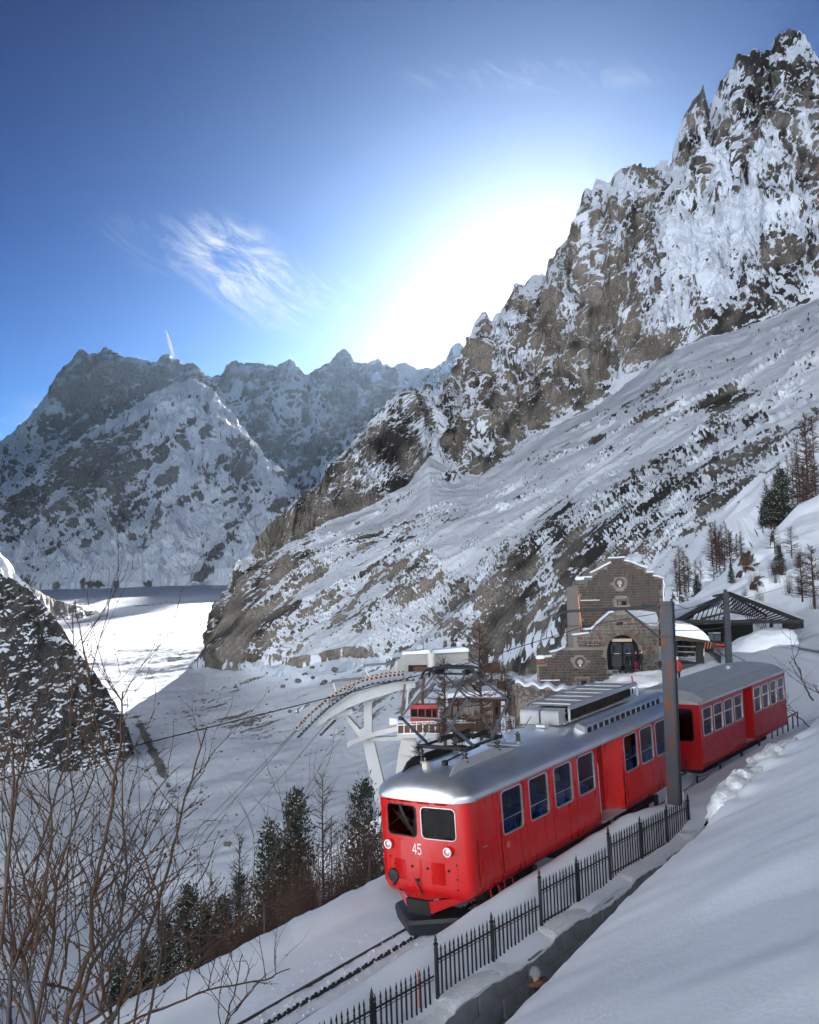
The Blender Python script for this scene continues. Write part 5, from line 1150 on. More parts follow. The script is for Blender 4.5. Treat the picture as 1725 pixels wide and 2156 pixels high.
for x0, x1, y0, y1, d, m_ in cand:
    a = loc3(x0, y0, d); b = loc3(x1, y1, d); c = (a + b) / 2; c[1] = d - DB - .02 - rr.uniform(0, .03); sz = (b[0] - a[0], .16, b[2] - a[2])
    if nb < budget:
        inst('brick', ubm[id(M_BRK)], st, Matrix.Translation(c) @ Matrix.Diagonal((*sz, 1))); nb += 1
    else: rest.box(c, sz)
o = rest.build('bricks', M_BRK, st, fix=False); o['kind'] = 'stuff'
# coping with snow on the gables
def cap(pts, d, th, name, m_, w0=-.35, w1=.5, up=0):
    P = []
    for i, (u, v) in enumerate(pts):
        e = 1 if 0 < i < len(pts) - 1 else .75
        a = loc3(u, v, d); P.append([a + np.array([0, w0, -.02]), a + np.array([0, w0 - .04, th * .6 * e]), a + np.array([0, (w0 + w1) / 2, th * e]), a + np.array([0, w1, th * .7 * e]), a + np.array([0, w1, -.02])])
    mb = MB(); mb.grid(P); mb.add(P[0], [(0, 1, 2, 3, 4)]); mb.add(P[-1], [(0, 1, 2, 3, 4)]); return mb.build(name, m_, st, 60)
for pts, d in (([(660, 318), (750, 318)], 98), ([(740, 268), (830, 228), (900, 190), (972, 154)], 98), ([(955, 104), (1140, 96)], 98), ([(1130, 135), (1185, 146), (1300, 196), (1385, 226)], 98), ([(1375, 272), (1460, 272)], 98), ([(1450, 315), (1500, 322), (1565, 344)], 98), ([(515, 965), (600, 958), (696, 944)], 92.6), ([(650, 905), (735, 900)], 92.6), ([(735, 895), (830, 808), (935, 722), (985, 716)], 92.6), ([(965, 688), (1108, 682)], 92.6), ([(255, 1152), (330, 1138), (425, 1098)], 92), ([(195, 1203), (270, 1198)], 92)):
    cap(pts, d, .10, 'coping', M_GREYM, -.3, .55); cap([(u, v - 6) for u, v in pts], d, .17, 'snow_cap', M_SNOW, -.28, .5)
for u0, u1, v0, v1, d in ((567, 672, 395, 345, 98), (95, 200, 1275, 1225, 92)):
    a = loc3(u0, v0, d); b = loc3(u1, v1, d); MB().bbox((a + b) / 2 + np.array([0, .1, 0]), (b[0] - a[0], .9, b[2] - a[2]), .04).build('pinnacle', M_RUB2, st)
    MB().bbox((a + b) / 2 + np.array([0, .1, (b[2] - a[2]) / 2 + .17]), ((b[0] - a[0]) * .96, .85, .36), .13).build('snow_cap', M_SNOW, st, 60)
# thick snow roof beside the stone gable
P = [[loc3(1110, 690, 92.9), loc3(1290, 692, 97), loc3(1470, 716, 97)], [loc3(1240, 765, 92.9), loc3(1370, 760, 96), loc3(1490, 780, 96)], [loc3(1400, 860, 92.9), loc3(1450, 862, 93.2), loc3(1500, 866, 94.5)]]
mb = MB(); mb.grid(P); mb.grid([[p - np.array([0, 0, .35]) for p in r_] for r_ in P]); mb.add([P[0][0], P[1][0], P[2][0], P[2][1], P[2][2]] + [p - np.array([0, 0, .35]) for p in (P[0][0], P[1][0], P[2][0], P[2][1], P[2][2])], [(i, i + 1, i + 6, i + 5) for i in range(4)]); mb.build('snow_roof', M_SNOW, st, 60)
for (a, b, c, d_) in ((615, 832, 578, 98), (140, 355, 1466, 92)): p, q = loc3(a, c, d_), loc3(b, c, d_); MB().bbox((p + q) / 2 + np.array([0, -.12, 0]), (q[0] - p[0], .2, .06), .01).build('ledge', M_RUB2, st); MB().bbox((p + q) / 2 + np.array([0, -.14, .06]), (q[0] - p[0], .2, .07), .03).build('snow_cap', M_SNOW, st)
# round windows
M_PINKG = mat('pale window glass', (.34, .30, .29), rough=.2)
for zx, zy, d in ((1068, 378, 98), (590, 1263, 92)):
    c = loc3(zx, zy, d); Rm = np.array([[1, 0, 0], [0, 0, -1], [0, 1, 0]])
    w_ = MB().lathe([(.24, .02), (.24, .14), (.42, .14), (.44, .02)], c, 20, Rm).build('round_window', M_BRK, st, 30)
    MB().lathe([(.25, .03), (.25, .06)], c, 20, Rm).build('pane', M_PINKG, w_)
    MB().bbox(c + np.array([0, -.14, -.30]), (.16, .1, .12), .03).build('snow', M_SNOW, w_)
for x0, x1, y0, y1, d in ((1032, 1138, 632, 585, 98), (552, 655, 1520, 1472, 92)):
    a = loc3(x0, y0, d); b = loc3(x1, y1, d); c = (a + b) / 2; wx, wz = b[0] - a[0], b[2] - a[2]
    w_ = MB().box(c + np.array([0, -.02, 0]), (wx, .06, wz)).build('window', M_BLACK, st)
    for s_ in (-1, 1): MB().box(c + np.array([s_ * wx * .24, -.06, 0]), (wx * .36, .02, wz * .8)).build('pane', mat('bluish window glass', (.10, .14, .20), rough=.1, coat=.5) if s_ < 0 else mat('dark window glass', (.012, .012, .014), rough=.1), w_)
    for s_ in (-1, 0, 1): MB().box(c + np.array([s_ * wx * .47, -.07, 0]), (.035, .04, wz)).build('mullion', M_WOODD, w_)
    MB().bbox(c + np.array([0, -.05, wz * .5 + .12]), (wx * 1.25, .2, .22), .02).build('lintel', M_RUB2, w_)
# arched doorway
P = [loc3(u, v, 92.6, .35) for u, v in arch]
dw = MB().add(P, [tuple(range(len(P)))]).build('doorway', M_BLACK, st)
a = loc3(945, 1352, 92.6, .25); b = loc3(1210, 1052, 92.6, .25)
for x0, x1 in ((950, 1072), (1086, 1205)):
    p, q = loc3(x0, 1350, 92.6, .22), loc3(x1, 1056, 92.6, .22); lf = MB()
    for (u0, u1, v0, v1) in ((0, .12, 0, 1), (.88, 1, 0, 1), (0, 1, 0, .12), (0, 1, .93, 1), (0, 1, .50, .55)):
        c0 = p + (q - p) * np.array([u0, 0, v0]); c1 = p + (q - p) * np.array([u1, 0, v1]); lf.box((c0 + c1) / 2, (abs(c1[0] - c0[0]), .07, abs(c1[2] - c0[2])))
    lo = lf.build('door', mat('dark green door frame', (.012, .016, .018), rough=.4), dw)
    MB().box((p + q) / 2 + np.array([0, .03, 0]), ((q - p)[0] * .85, .01, (q - p)[2] * .9)).build('pane', mat('dim door glass', (.02, .025, .03), rough=.05, coat=1), lo)
    MB().box((p + q) / 2 + np.array([0, -.06, .22]), ((q - p)[0] * .5, .03, .05)).build('push_bar', M_ALU, lo)
p, q = loc3(962, 1042, 92.6, .2), loc3(1192, 1008, 92.6, .2); MB().box((p + q) / 2, (q[0] - p[0], .04, q[2] - p[2])).build('fanlight', mat('beige fanlight', (.42, .34, .25), rough=.6), dw)
for i in range(11):
    an = R(12 + 15.6 * i); c0 = np.array([1083 - 212 * math.cos(an), 1148 - 212 * math.sin(an)])
    if c0[1] > 1100: continue
    pts = [(1083 - r_ * math.cos(an + da), 1148 - r_ * math.sin(an + da)) for r_, da in ((186, -.12), (186, .12), (240, .125), (240, -.125))]
    MB().prism(pts, 0, 1, lambda u, v, t: loc3(u, v, 92.6, -.11 + .14 * t)).build('voussoir', M_RUB2, dw)
p, q = loc3(1010, 1368, 92.6, -.9), loc3(1195, 1350, 92.6, -.3); MB().bbox((p + q) / 2, (q[0] - p[0], .7, .12), .01).build('doorstep', M_DARK, dw)
p = loc3(740, 1068, 92.5); MB().box(p + np.array([0, -.12, 0]), (1.25, .1, .24)).build('sign_board', M_BLACK, st)
for i, (dx, w_) in enumerate(((-.5, .12), (-.34, .16), (-.12, .1), (.05, .16), (.28, .14), (.46, .12))): MB().box(p + np.array([dx, -.18, 0]), (w_, .02, .12)).build('sign_mark', mat('sign grey', (.2, .2, .2)) if i != 4 else M_ORANGE, st)
MB().box(loc3(1281, 1158, 92.5, -.1), (.16, .06, .2)).build('wall_plate', M_WHITE, st)
MB().tube([loc3(595, 520, 97.8), loc3(610, 720, 97.8), loc3(625, 905, 97.8)], .05, 6).build('drain_pipe', mat('orange pipe', (.62, .22, .10), rough=.6), st)
MB().tube([loc3(1565, 350, 97.8), loc3(1578, 420, 97.8), loc3(1560, 470, 97.8), loc3(1566, 640, 97.8)], .035, 6).build('drain_pipe', M_ALU, st)

# canopy beside the station
def cz(zx, zy, d): return A(1395.4 + zx * .1911, 1226.9 + zy * .1911, d)
cn = empty('platform_canopy', Matrix.Translation(cz(300, 880, 88)), 'low platform canopy under thick snow beside the station building', 'canopy'); c0 = cz(300, 880, 88)
prof = [(60, 560), (60, 440), (300, 455), (380, 490), (450, 540), (505, 595), (520, 625), (512, 640), (300, 605), (100, 575)]
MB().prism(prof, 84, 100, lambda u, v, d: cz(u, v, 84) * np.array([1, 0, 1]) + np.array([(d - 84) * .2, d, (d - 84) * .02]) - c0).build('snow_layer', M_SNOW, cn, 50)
prof = [(60, 568), (100, 580), (300, 610), (512, 645), (505, 662), (300, 648), (60, 625)]
MB().prism(prof, 84.1, 99, lambda u, v, d: cz(u, v, 84) * np.array([1, 0, 1]) + np.array([(d - 84) * .2, d, (d - 84) * .02]) - c0).build('timber_fascia', M_WOODD, cn)
for zx, d in ((140, 85), (410, 85), (250, 95), (330, 95)):
    p, q = cz(zx, 640, d), cz(zx, 890, d); MB().box((p + q) / 2 - c0, (.55 if d == 85 and zx > 300 else .3, .4, p[2] - q[2])).build('post', mat('black timber', (.015, .013, .012), rough=.8), cn)
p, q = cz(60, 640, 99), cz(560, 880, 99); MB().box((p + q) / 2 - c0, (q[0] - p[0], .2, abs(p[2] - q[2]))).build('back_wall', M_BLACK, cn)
for z in (700, 760, 820): p, q = cz(150, z, 92), cz(380, z + 6, 92); MB().bar(p - c0, q - c0, .08, .08).build('bench_rail', M_GREYM, cn)
MB().tube([cz(518, 630, 84) - c0, cz(512, 680, 84) - c0, cz(460, 700, 84) - c0, cz(456, 810, 84) - c0], .03, 6).build('drain_pipe', M_WHITE, cn)
p = cz(300, 880, 84); MB().box(cz(330, 905, 90) - c0, (4.6, 8, .5)).build('platform', mat('dark platform', (.05, .05, .055), rough=.8), cn)
hz_ = empty('hazard_board', Matrix.Translation(cz(500, 690, 83)), 'black and orange striped hazard board on the canopy corner', 'sign')
MB().box((0, 0, 0), (.7, .04, .55)).build('board', M_BLACK, hz_)
for i in range(3): MB().add([(-.33 + i * .22, -.03, -.26), (-.25 + i * .22, -.03, -.26), (-.12 + i * .22, -.03, .26), (-.20 + i * .22, -.03, .26)], [(0, 1, 2, 3)]).build('stripe', mat('dull orange stripe', (.30, .09, .03), rough=.6), hz_)
# fence of dark pickets beside the siding
fz = empty('platform_railing', Matrix.Translation(cz(540, 800, 86)), 'dark railing running back beside the siding under the canopy', 'railing'); c1_ = cz(540, 800, 86)
for i in range(16):
    t = i / 15; a = cz(640 - 165 * t, 905 - 110 * t, 78 + 22 * t); b = cz(640 - 165 * t, 800 - 70 * t, 78 + 22 * t); MB().bar(a - c1_, b - c1_, .06, .06).build('baluster', M_IRON, fz)
MB().bar(cz(640, 802, 78) - c1_, cz(475, 730, 100) - c1_, .08, .06).build('rail', M_IRON, fz); MB().bar(cz(640, 890, 78) - c1_, cz(475, 790, 100) - c1_, .06, .05).build('rail', M_IRON, fz)
# siding rails
for (u0, v0, u1, v1) in ((590, 740, 720, 830), (640, 735, 905, 865), (770, 770, 990, 880)):
    o = MB().bar(cz(u0, v0, 108), cz(u1, v1, 82), .12, .1).build('siding_rail', M_RAIL); tag(o, {590: 'left siding rail showing through the snow near the canopy', 640: 'middle siding rail showing through the snow near the dark mast', 770: 'right siding rail showing through the snow near the dark mast'}[u0], 'rail', 'siding rails')
# small shed, snow hump and snow blower under the lattice
sh = empty('equipment_shed', Matrix.Translation(cz(900, 600, 116)), 'small white ribbed shed under the lattice roof', 'shed'); s0 = cz(900, 600, 116)
a, b = cz(785, 620, 116), cz(1060, 500, 116); MB().box((a + b) / 2 - s0, (b[0] - a[0], 3, b[2] - a[2])).build('wall', mat('off white sheet', (.45, .46, .46), rough=.6, var=.1), sh)
for i in range(14): u = a[0] + (b[0] - a[0]) * (i + .5) / 14; MB().box((u - s0[0], -1.52, (a[2] + b[2]) / 2 - s0[2]), (.06, .04, b[2] - a[2] - .05)).build('wall_rib', mat('off white sheet', ()), sh)
MB().prism([(775, 500), (820, 456), (1050, 452), (1060, 500)], 0, 1, lambda u, v, t: cz(u, v, 114.4 + 3 * t) - s0).build('roof', M_GREYM, sh)
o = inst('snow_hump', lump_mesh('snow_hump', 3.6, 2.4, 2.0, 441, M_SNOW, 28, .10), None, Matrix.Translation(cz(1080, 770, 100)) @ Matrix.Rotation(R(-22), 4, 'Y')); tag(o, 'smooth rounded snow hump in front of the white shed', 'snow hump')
sb = empty('snow_blower', Matrix.Translation(cz(630, 715, 104)), 'orange and dark snow blower parked under the lattice roof', 'vehicle'); b0 = cz(630, 715, 104)
def sbx(name, x0, x1, y0, y1, d0, d1, m_, par=sb):
    a, b = cz(x0, y0, 104), cz(x1, y1, 104); return MB().bbox((((a + b) / 2) - b0) + np.array([0, (d0 + d1) / 2, 0]), (abs(b[0] - a[0]), d1 - d0, abs(b[2] - a[2])), .04).build(name, m_, par)
sbx('blower_head', 585, 695, 715, 672, 0, .8, M_ORANGE); sbx('auger', 592, 688, 708, 692, -.1, .05, M_DARK); cb_ = sbx('cab', 580, 660, 668, 565, .5, 2.2, mat('dark blue cab', (.02, .03, .05), rough=.3)); sbx('windscreen', 586, 654, 640, 572, .44, .5, mat('dusty glass', (.12, .15, .19), rough=.15), cb_); sbx('cab_roof', 573, 655, 562, 548, .4, 2.3, M_WHITE, cb_)
for s_ in (-1, 1): MB().tube([(s_ * .75, .9, .2), (s_ * .75, 1.9, .2)], .28, 10).build('track_unit', M_DARK, sb)
# open lattice roof
lr = empty('lattice_roof', Matrix.Translation(cz(720, 430, 108)), 'open dark lattice roof frame with snow on its outer edges', 'roof frame'); l0 = cz(720, 430, 108)
M_LAT = mat('dark lattice timber', (.018, .017, .018), rough=.8, var=.3)
AP, AP2 = cz(725, 115, 106), cz(560, 150, 122); LF, RF = cz(150, 425, 98), cz(1545, 430, 98); LB, RB = cz(120, 300, 122), cz(1560, 360, 124)
EL, ER = cz(500, 215, 108), cz(960, 175, 108)
def bar(name, a, b, w_, h_, m_=M_LAT): return MB().bar(np.array(a) - l0, np.array(b) - l0, w_, h_).build(name, m_, lr)
bar('rafter', AP, LF, .28, .34); bar('rafter', AP, RF, .28, .34); bar('rafter', AP, cz(1150, 365, 104), .16, .22); bar('eave_beam', LF, RF, .22, .3); bar('eave_beam', cz(260, 440, 102), cz(1500, 440, 104), .16, .2); bar('ridge', AP, AP2, .2, .25)
bar('tie', cz(430, 400, 102), cz(700, 330, 102), .14, .2); bar('tie', cz(740, 320, 102), cz(1000, 365, 102), .14, .2); bar('tie', cz(320, 455, 100), cz(1150, 395, 100), .10, .12)
for i in range(17):
    t = (i + 1) / 18; a = AP + (LF - AP) * t; f_ = cz(760 - 10 * t, 150 + 240 * t, 112); b = cz(700 - 560 * t + 170 * (1 - t) * 0 + 110, 430 - 20 * (1 - t), 112)
    bar('slat', a, a + (cz(480 + 20 * i, 440, 112) - a) * .55 if False else np.array([a[0] - .2 - 1.4 * (1 - t), a[1] + 5.5, a[2] - 1.9 * (1 - abs(t - .5))]), .09, .10)
    a = AP + (cz(1150, 365, 104) - AP) * t; bar('slat', a, np.array([a[0] + 1.6, a[1] + 4.5, a[2] - 1.3 - .6 * t]), .09, .10)
for i in range(9):
    t = i / 8; a = cz(300 + 480 * t, 415 - 140 * t * 0, 100); bar('brace', cz(260 + 400 * t, 430, 101), cz(330 + 380 * t, 300 - 120 * t * .6, 108), .08, .09)
for i in range(8):
    zx = 1330 + 30 * i; bar('strut', cz(zx, 435, 100), cz(zx + 4, 530 - 4 * i, 100), .16, .2)
# snow on the left rear pitch and the right edge
def slab(name, pts, th, m_, par, o0):
    P = [np.array(p) - o0 for p in pts]; n = len(P); return MB().add(P + [p - np.array([0, 0, th]) for p in P], [tuple(range(n)), tuple(range(n, 2 * n))[::-1]] + [(i, (i + 1) % n, (i + 1) % n + n, i + n) for i in range(n)]).build(name, m_, par)
slab('snow_layer', [cz(90, 395, 100), cz(150, 412, 98), cz(500, 212, 107), cz(480, 198, 120), cz(250, 205, 124), cz(90, 275, 122)], .35, M_SNOW, lr, l0)
slab('snow_layer', [cz(505, 215, 107), cz(690, 125, 106.5), cz(640, 140, 110), cz(500, 198, 112)], .2, M_SNOW, lr, l0)
for i in range(18):
    t = (i + 1) / 19; a = AP + (RF - AP) * t; bar('slat', a, np.array([a[0] + .4, a[1] + 6.0, a[2] - .2 - 1.1 * (1 - t)]), .10, .12)
    a = AP + (LF - AP) * t; bar('slat', a, np.array([a[0] + .9, a[1] + 6.0, a[2] - .1 - 1.0 * (1 - t)]), .08, .10)
slab('snow_layer', [cz(940, 170, 106), cz(1060, 190, 107), cz(1400, 320, 103), cz(1548, 400, 98.5), cz(1400, 345, 100), cz(1080, 210, 104)], .22, M_SNOW, lr, l0)
slab('snow_layer', [cz(740, 285, 110), cz(810, 275, 112), cz(950, 355, 109), cz(760, 318, 107)], .2, M_SNOW, lr, l0)
for zx in (330, 700, 1200): p, q = cz(zx, 440, 110), cz(zx, 700, 110); bar('post', p, q, .3, .3)
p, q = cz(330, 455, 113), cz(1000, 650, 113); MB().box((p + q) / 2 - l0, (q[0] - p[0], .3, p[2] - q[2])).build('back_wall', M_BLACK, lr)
o = inst('snow_mound', lump_mesh('snow_mound', 4.4, 3.2, 1.5, 445, M_SNOWR, 26, .14), None, Matrix.Translation(A(1378, 1452, 88.5))); tag(o, 'broad trampled snow mound before the arched doorway', 'snow mound')
# rough stone retaining wall below the station
rw = empty('rubble_wall', Matrix.Translation(A(1180, 1470, 82)), 'rough stone retaining wall with a snow top below the station', 'wall'); w0 = A(1180, 1470, 82)
P = []; Pt = []
for x in np.linspace(1085, 1262, 40):
    d = 84 - 4 * math.sin((x - 1085) / 177 * 3.1); top = 1440 + 26 * ((x - 1085) / 177) + 4 * math.sin(x * .2); P.append([A(x, top, d) - w0, A(x, 1462, d - .3) - w0, A(x, 1485, d - .5) - w0, A(x, 1530, d - .8) - w0]); Pt.append([A(x, top, d - .15) - w0, A(x, top - 5, d) - w0, A(x, top - 9, d + 1) - w0, A(x, top - 12, d + 3) - w0])
mb = MB(); mb.grid(P); mb.build('wall', M_MORTAR, rw)
mb = MB(); mb.grid(Pt); mb.build('snow_cap', M_SNOW, rw, 60)
for r_ in range(7):
    for i in range(34):
        x = 1088 + i * 5.1 + (2.5 if r_ % 2 else 0); tp = 1440 + 26 * ((x - 1085) / 177) + 5; y = tp + r_ * 5.4; d = 84 - 4 * math.sin((x - 1085) / 177 * 3.1) - .35
        if y > 1495 or rr.random() < .22: continue
        MB().bbox(A(x, y, d) - w0, (rr.uniform(.14, .22), .25, rr.uniform(.12, .19)), .03).build('stone', M_RUB2, rw)
# ================================================================== cable car station
M_CONC = mat('pale concrete', (.42, .41, .395), rough=.85, var=.10, vscale=.8, bump=.01, bscale=3)
M_PYL = mat('off white pylon paint', (.40, .415, .42), rough=.5, var=.06, vscale=1)
M_SHEET = mat('white ribbed sheet', (.42, .42, .40), rough=.55, var=.08, vscale=1)
M_WOODB = mat('brown timber', (.10, .045, .025), rough=.8, var=.35, vscale=4)
M_SHV = mat('pinkish sheave liner', (.42, .34, .31), rough=.6); M_BRN = mat('rusty brown steel', (.09, .045, .03), rough=.7, var=.3, vscale=3)
def z7(x, y, d): return A(605.5 + x * .1679, 1369 + y * .1679, d)
def z3(x, y, d): return A(821.4 + x * .1648, 1348 + y * .1648, d)
def ext(name, pts, d0, d1, zf, m_, par, o0, smooth=None):
    """outline measured in the photo, given its real depth from d0 to d1"""
    return MB().prism(pts, d0, d1, lambda u, v, d: (lambda p: np.array([p[0], d, p[2]]))(zf(u, v, d0)) - o0).build(name, m_, par, smooth)
# pylon with curved roller beam
py0 = z7(1160, 1900, 104); py = empty('ropeway_pylon', Matrix.Translation(py0), 'off white forked ropeway pylon carrying a curved beam of rollers', 'pylon')
ext('lower_leg', [(1125, 2000), (1290, 2000), (1075, 1120), (935, 1120)], 103.2, 105.2, z7, M_PYL, py, py0)
ext('fork_arm', [(935, 1125), (1075, 1125), (1058, 985), (1058, 660), (1075, 630), (940, 630), (958, 660), (958, 960), (935, 985), (905, 995)], 103.4, 105, z7, M_PYL, py, py0)
ext('fork_arm', [(935, 1125), (905, 995), (760, 830), (800, 800), (600, 800), (690, 810), (880, 1070)], 103.4, 105, z7, M_PYL, py, py0)
ext('arm_head', [(905, 570), (930, 625), (1085, 630), (1135, 600), (1150, 545), (1000, 560)], 102.6, 106, z7, M_PYL, py, py0); ext('arm_head', [(545, 800), (600, 835), (790, 810), (830, 775), (800, 735), (620, 760)], 102.6, 106, z7, M_PYL, py, py0)
# white curved apron round the pylon
P = []
for i in range(20):
    t = i / 19; x = 750 + 640 * t; yt = 1160 - 210 * t ** .75; yb = 1240 - 225 * t ** .62; d = 100.5 + 1.5 * math.sin(t * 2)
    P.append([z7(x, yt, d) - py0, z7(x, yb, d) - py0, z7(x, yb, d + 1.2) - py0, z7(x, yt, d + 1.2) - py0])
mb = MB(); mb.grid(P, True); mb.add(P[0], [(0, 1, 2, 3)]); mb.add(P[-1], [(0, 1, 2, 3)]); mb.build('curved_apron', mat('white painted steel', (.50, .495, .48), rough=.5, var=.05), py, 30)
MB().bar(z7(1040, 1110, 103) - py0, z7(1450, 1098, 103) - py0, 1.0, .35).build('tie_beam', M_PYL, py)
def curve7(t):   # line of the sheaves
    pts = np.array([(1445, 305), (1350, 312), (1250, 325), (1140, 342), (1030, 362), (930, 388), (825, 435), (720, 485), (620, 535), (540, 590), (450, 660), (390, 712), (300, 785), (220, 860), (120, 972)], float); k_ = t * (len(pts) - 1); i = min(int(k_), len(pts) - 2); return pts[i] + (pts[i + 1] - pts[i]) * (k_ - i)
Rsh = np.array([[1, 0, 0], [0, 0, -1], [0, 1, 0]])
SHM = MB().lathe([(.05, -.06), (.19, -.05), (.215, -.06), (.215, -.03), (.19, -.015), (.19, .015), (.215, .03), (.215, .06), (.19, .05), (.05, .06)], (0, 0, 0), 14, Rsh).mesh('sheave', M_SHV, 40); HUB = MB().lathe([(.10, -.09), (.135, -.075), (.135, .075), (.10, .09)], (0, 0, 0), 8, Rsh).mesh('hub', M_DARK, 40)
for dd_, n_ in ((101.0, 27), (106.0, 26)):
    for i in range(n_):
        u, v = curve7(i / (n_ - 1)); p = z7(u, v, dd_) if dd_ < 103 else z7(u, v + 0, 101.0) + np.array([.0, 5.0, 0]); s_ = inst('sheave', SHM, py, Matrix.Translation(p - py0)); inst('hub', HUB, s_)
    mb = MB()
    for i in range(40):
        a, b = (z7(*curve7(k_ / 40), 101.0) + np.array([0, dd_ - 101, -.05]) for k_ in (i, i + 1)); mb.bar(a - py0 + np.array([0, .10, -.02]), b - py0 + np.array([0, .10, -.02]), .06, .22)
    mb.build('sheave_frame', M_BRN, py)
def beam7(t): pts = np.array([(1600, 395), (1400, 405), (1270, 430), (1100, 470), (900, 545), (740, 640), (560, 760), (370, 900)], float); k_ = t * 7; i = min(int(k_), 6); return pts[i] + (pts[i + 1] - pts[i]) * (k_ - i)
for dd_ in (101.6, 105.6):
    P = []
    for i in range(25):
        u, v = beam7(i / 24); p = z7(u, v, 101.6) + np.array([0, dd_ - 101.6, 0]) - py0; h = .42 + .5 * math.exp(-((i - 10) / 9) ** 2); P.append([p + np.array([0, -.28, 0]), p + np.array([0, .28, 0]), p + np.array([0, .28, -h]), p + np.array([0, -.28, -h])])
    mb = MB(); mb.grid(P, True); mb.add(P[0], [(0, 1, 2, 3)]); mb.add(P[-1], [(0, 1, 2, 3)]); mb.build('curved_beam', M_PYL, py)
    for i in range(0, 25, 3): MB().box((np.array(P[i][0]) + np.array(P[i][2])) / 2, (.06, .72, .5)).build('beam_stiffener', M_PYL, py)
def walk7(t): pts = np.array([(1580, 372), (1300, 385), (1050, 425), (850, 490), (700, 580), (520, 710), (400, 820), (260, 960), (140, 1085)], float); k_ = t * 8; i = min(int(k_), 7); return pts[i] + (pts[i + 1] - pts[i]) * (k_ - i)
STEP = MB().bbox((0, 0, 0), (.24, 1.1, .13), .01).mesh('step', M_MAST)
for i in range(30): inst('step', STEP, py, Matrix.Translation(z7(*walk7(i / 29), 100.2) - py0))
mb = MB()
for i in range(40): a, b = z7(*walk7(i / 40), 99.9) - py0, z7(*walk7((i + 1) / 40), 99.9) - py0; mb.bar(a + np.array([0, .9, -.12]), b + np.array([0, .9, -.12]), .05, .08)
mb.build('catwalk_stringer', M_MAST, py)
mb = MB()
for i in range(15):
    a = z7(*walk7(.62 + .38 * i / 14), 99.9) - py0
    if i % 4 == 0: mb.tube([a, a + np.array([0, 0, .95])], .025, 5)
    if i: mb.tube([a + np.array([0, 0, .95]), prev + np.array([0, 0, .95])], .02, 5)
    prev = a
mb.build('handrail', M_MAST, py)
for (x0, y0, x1, y1, px_, py_) in ((940, 195, 1340, 160, 1020, 330), (540, 388, 935, 352, 605, 510), (110, 765, 270, 680, 210, 690), (1300, 110, 1400, 100, 1365, 275)):
    MB().bar(z7(x0, y0, 101) - py0, z7(x1, y1, 105) - py0, .18, .22).build('cross_arm', M_GREYM, py); a = z7(x0 + (30 if y0 != 110 else 60), y0 + 12, 101.2) - py0; MB().bar(a, z7(px_, py_, 101.2) - py0, .14, .14, (0, 1, 0)).build('cross_arm_post', M_GREYM, py); MB().box(a + np.array([-.15, 0, .02]), (.35, .3, .2)).build('rope_guide', M_MAST, py)
MB().bar(z7(610, 840, 104) - py0, z7(410, 1065, 104) - py0, .3, .3).build('lower_guide_beam', M_PYL, py)
for i in range(8): inst('step', STEP, py, Matrix.Translation(z7(590 - 24 * i, 890 + 24 * i, 103.3) - py0))
# haul ropes down to the glacier
for k_, (a, b, d1, lab) in enumerate(((z7(120, 985, 101), (240, 1890), 300, 'steel haul rope dropping from the lowest roller, upper of three'), (z7(126, 1000, 103), (262, 1900), 300, 'steel haul rope dropping from the lowest roller, middle of three'), (z7(500, 905, 104), (330, 1905), 300, 'steel haul rope dropping from the lower guide beam'))):
    wire([a, A(*b, d1)], .035, lab, 'haul ropes', M_MAST, 1.5)
# upper building of the cable car
ub0 = z3(400, 410, 108); ub = empty('cable_station_building', Matrix.Translation(ub0), 'white ribbed cable car station building with snow on its roof', 'building')
ext('wall', [(-10, 412), (10, 385), (160, 182), (500, 168), (505, 412)], 108, 116, z3, M_SHEET, ub, ub0)
ext('wing', [(560, 300), (560, 170), (1000, 140), (1000, 300)], 112, 118, z3, M_SHEET, ub, ub0)
MB().tube([z3(530, 345, 107.6) - ub0, z3(530, 165, 107.6) - ub0], .42, 14).build('round_column', mat('white painted steel', ()), ub, 40)
for i in range(28):
    u = 20 + i * 17.2; yt = max(178, 385 - (u - 10) * 1.36); p, q = z3(u, 405, 107.95) - ub0, z3(u, yt + 6, 107.95) - ub0
    MB().bar(p, q, .05, .05, (0, 1, 0)).build('wall_rib', M_SHEET, ub)
for i in range(24): u = 570 + i * 18; p, q = z3(u, 300, 111.95) - ub0, z3(u, 176 - i * .8, 111.95) - ub0; MB().bar(p, q, .05, .05, (0, 1, 0)).build('wall_rib', M_SHEET, ub)
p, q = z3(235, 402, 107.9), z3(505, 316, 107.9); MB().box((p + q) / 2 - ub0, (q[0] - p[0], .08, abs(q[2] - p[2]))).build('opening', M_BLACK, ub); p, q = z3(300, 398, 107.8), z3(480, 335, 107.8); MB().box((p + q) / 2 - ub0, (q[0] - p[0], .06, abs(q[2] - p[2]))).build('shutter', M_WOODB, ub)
ext('snow_layer', [(150, 184), (165, 150), (330, 142), (480, 122), (505, 140), (505, 170)], 107.7, 116, z3, M_SNOW, ub, ub0); ext('snow_layer', [(540, 175), (545, 130), (760, 108), (950, 92), (1010, 110), (1010, 145)], 111.5, 118, z3, M_SNOW, ub, ub0)
MB().tube([z3(428, 130, 110) - ub0, z3(424, -10, 110) - ub0], .03, 5).build('antenna', M_MAST, ub)
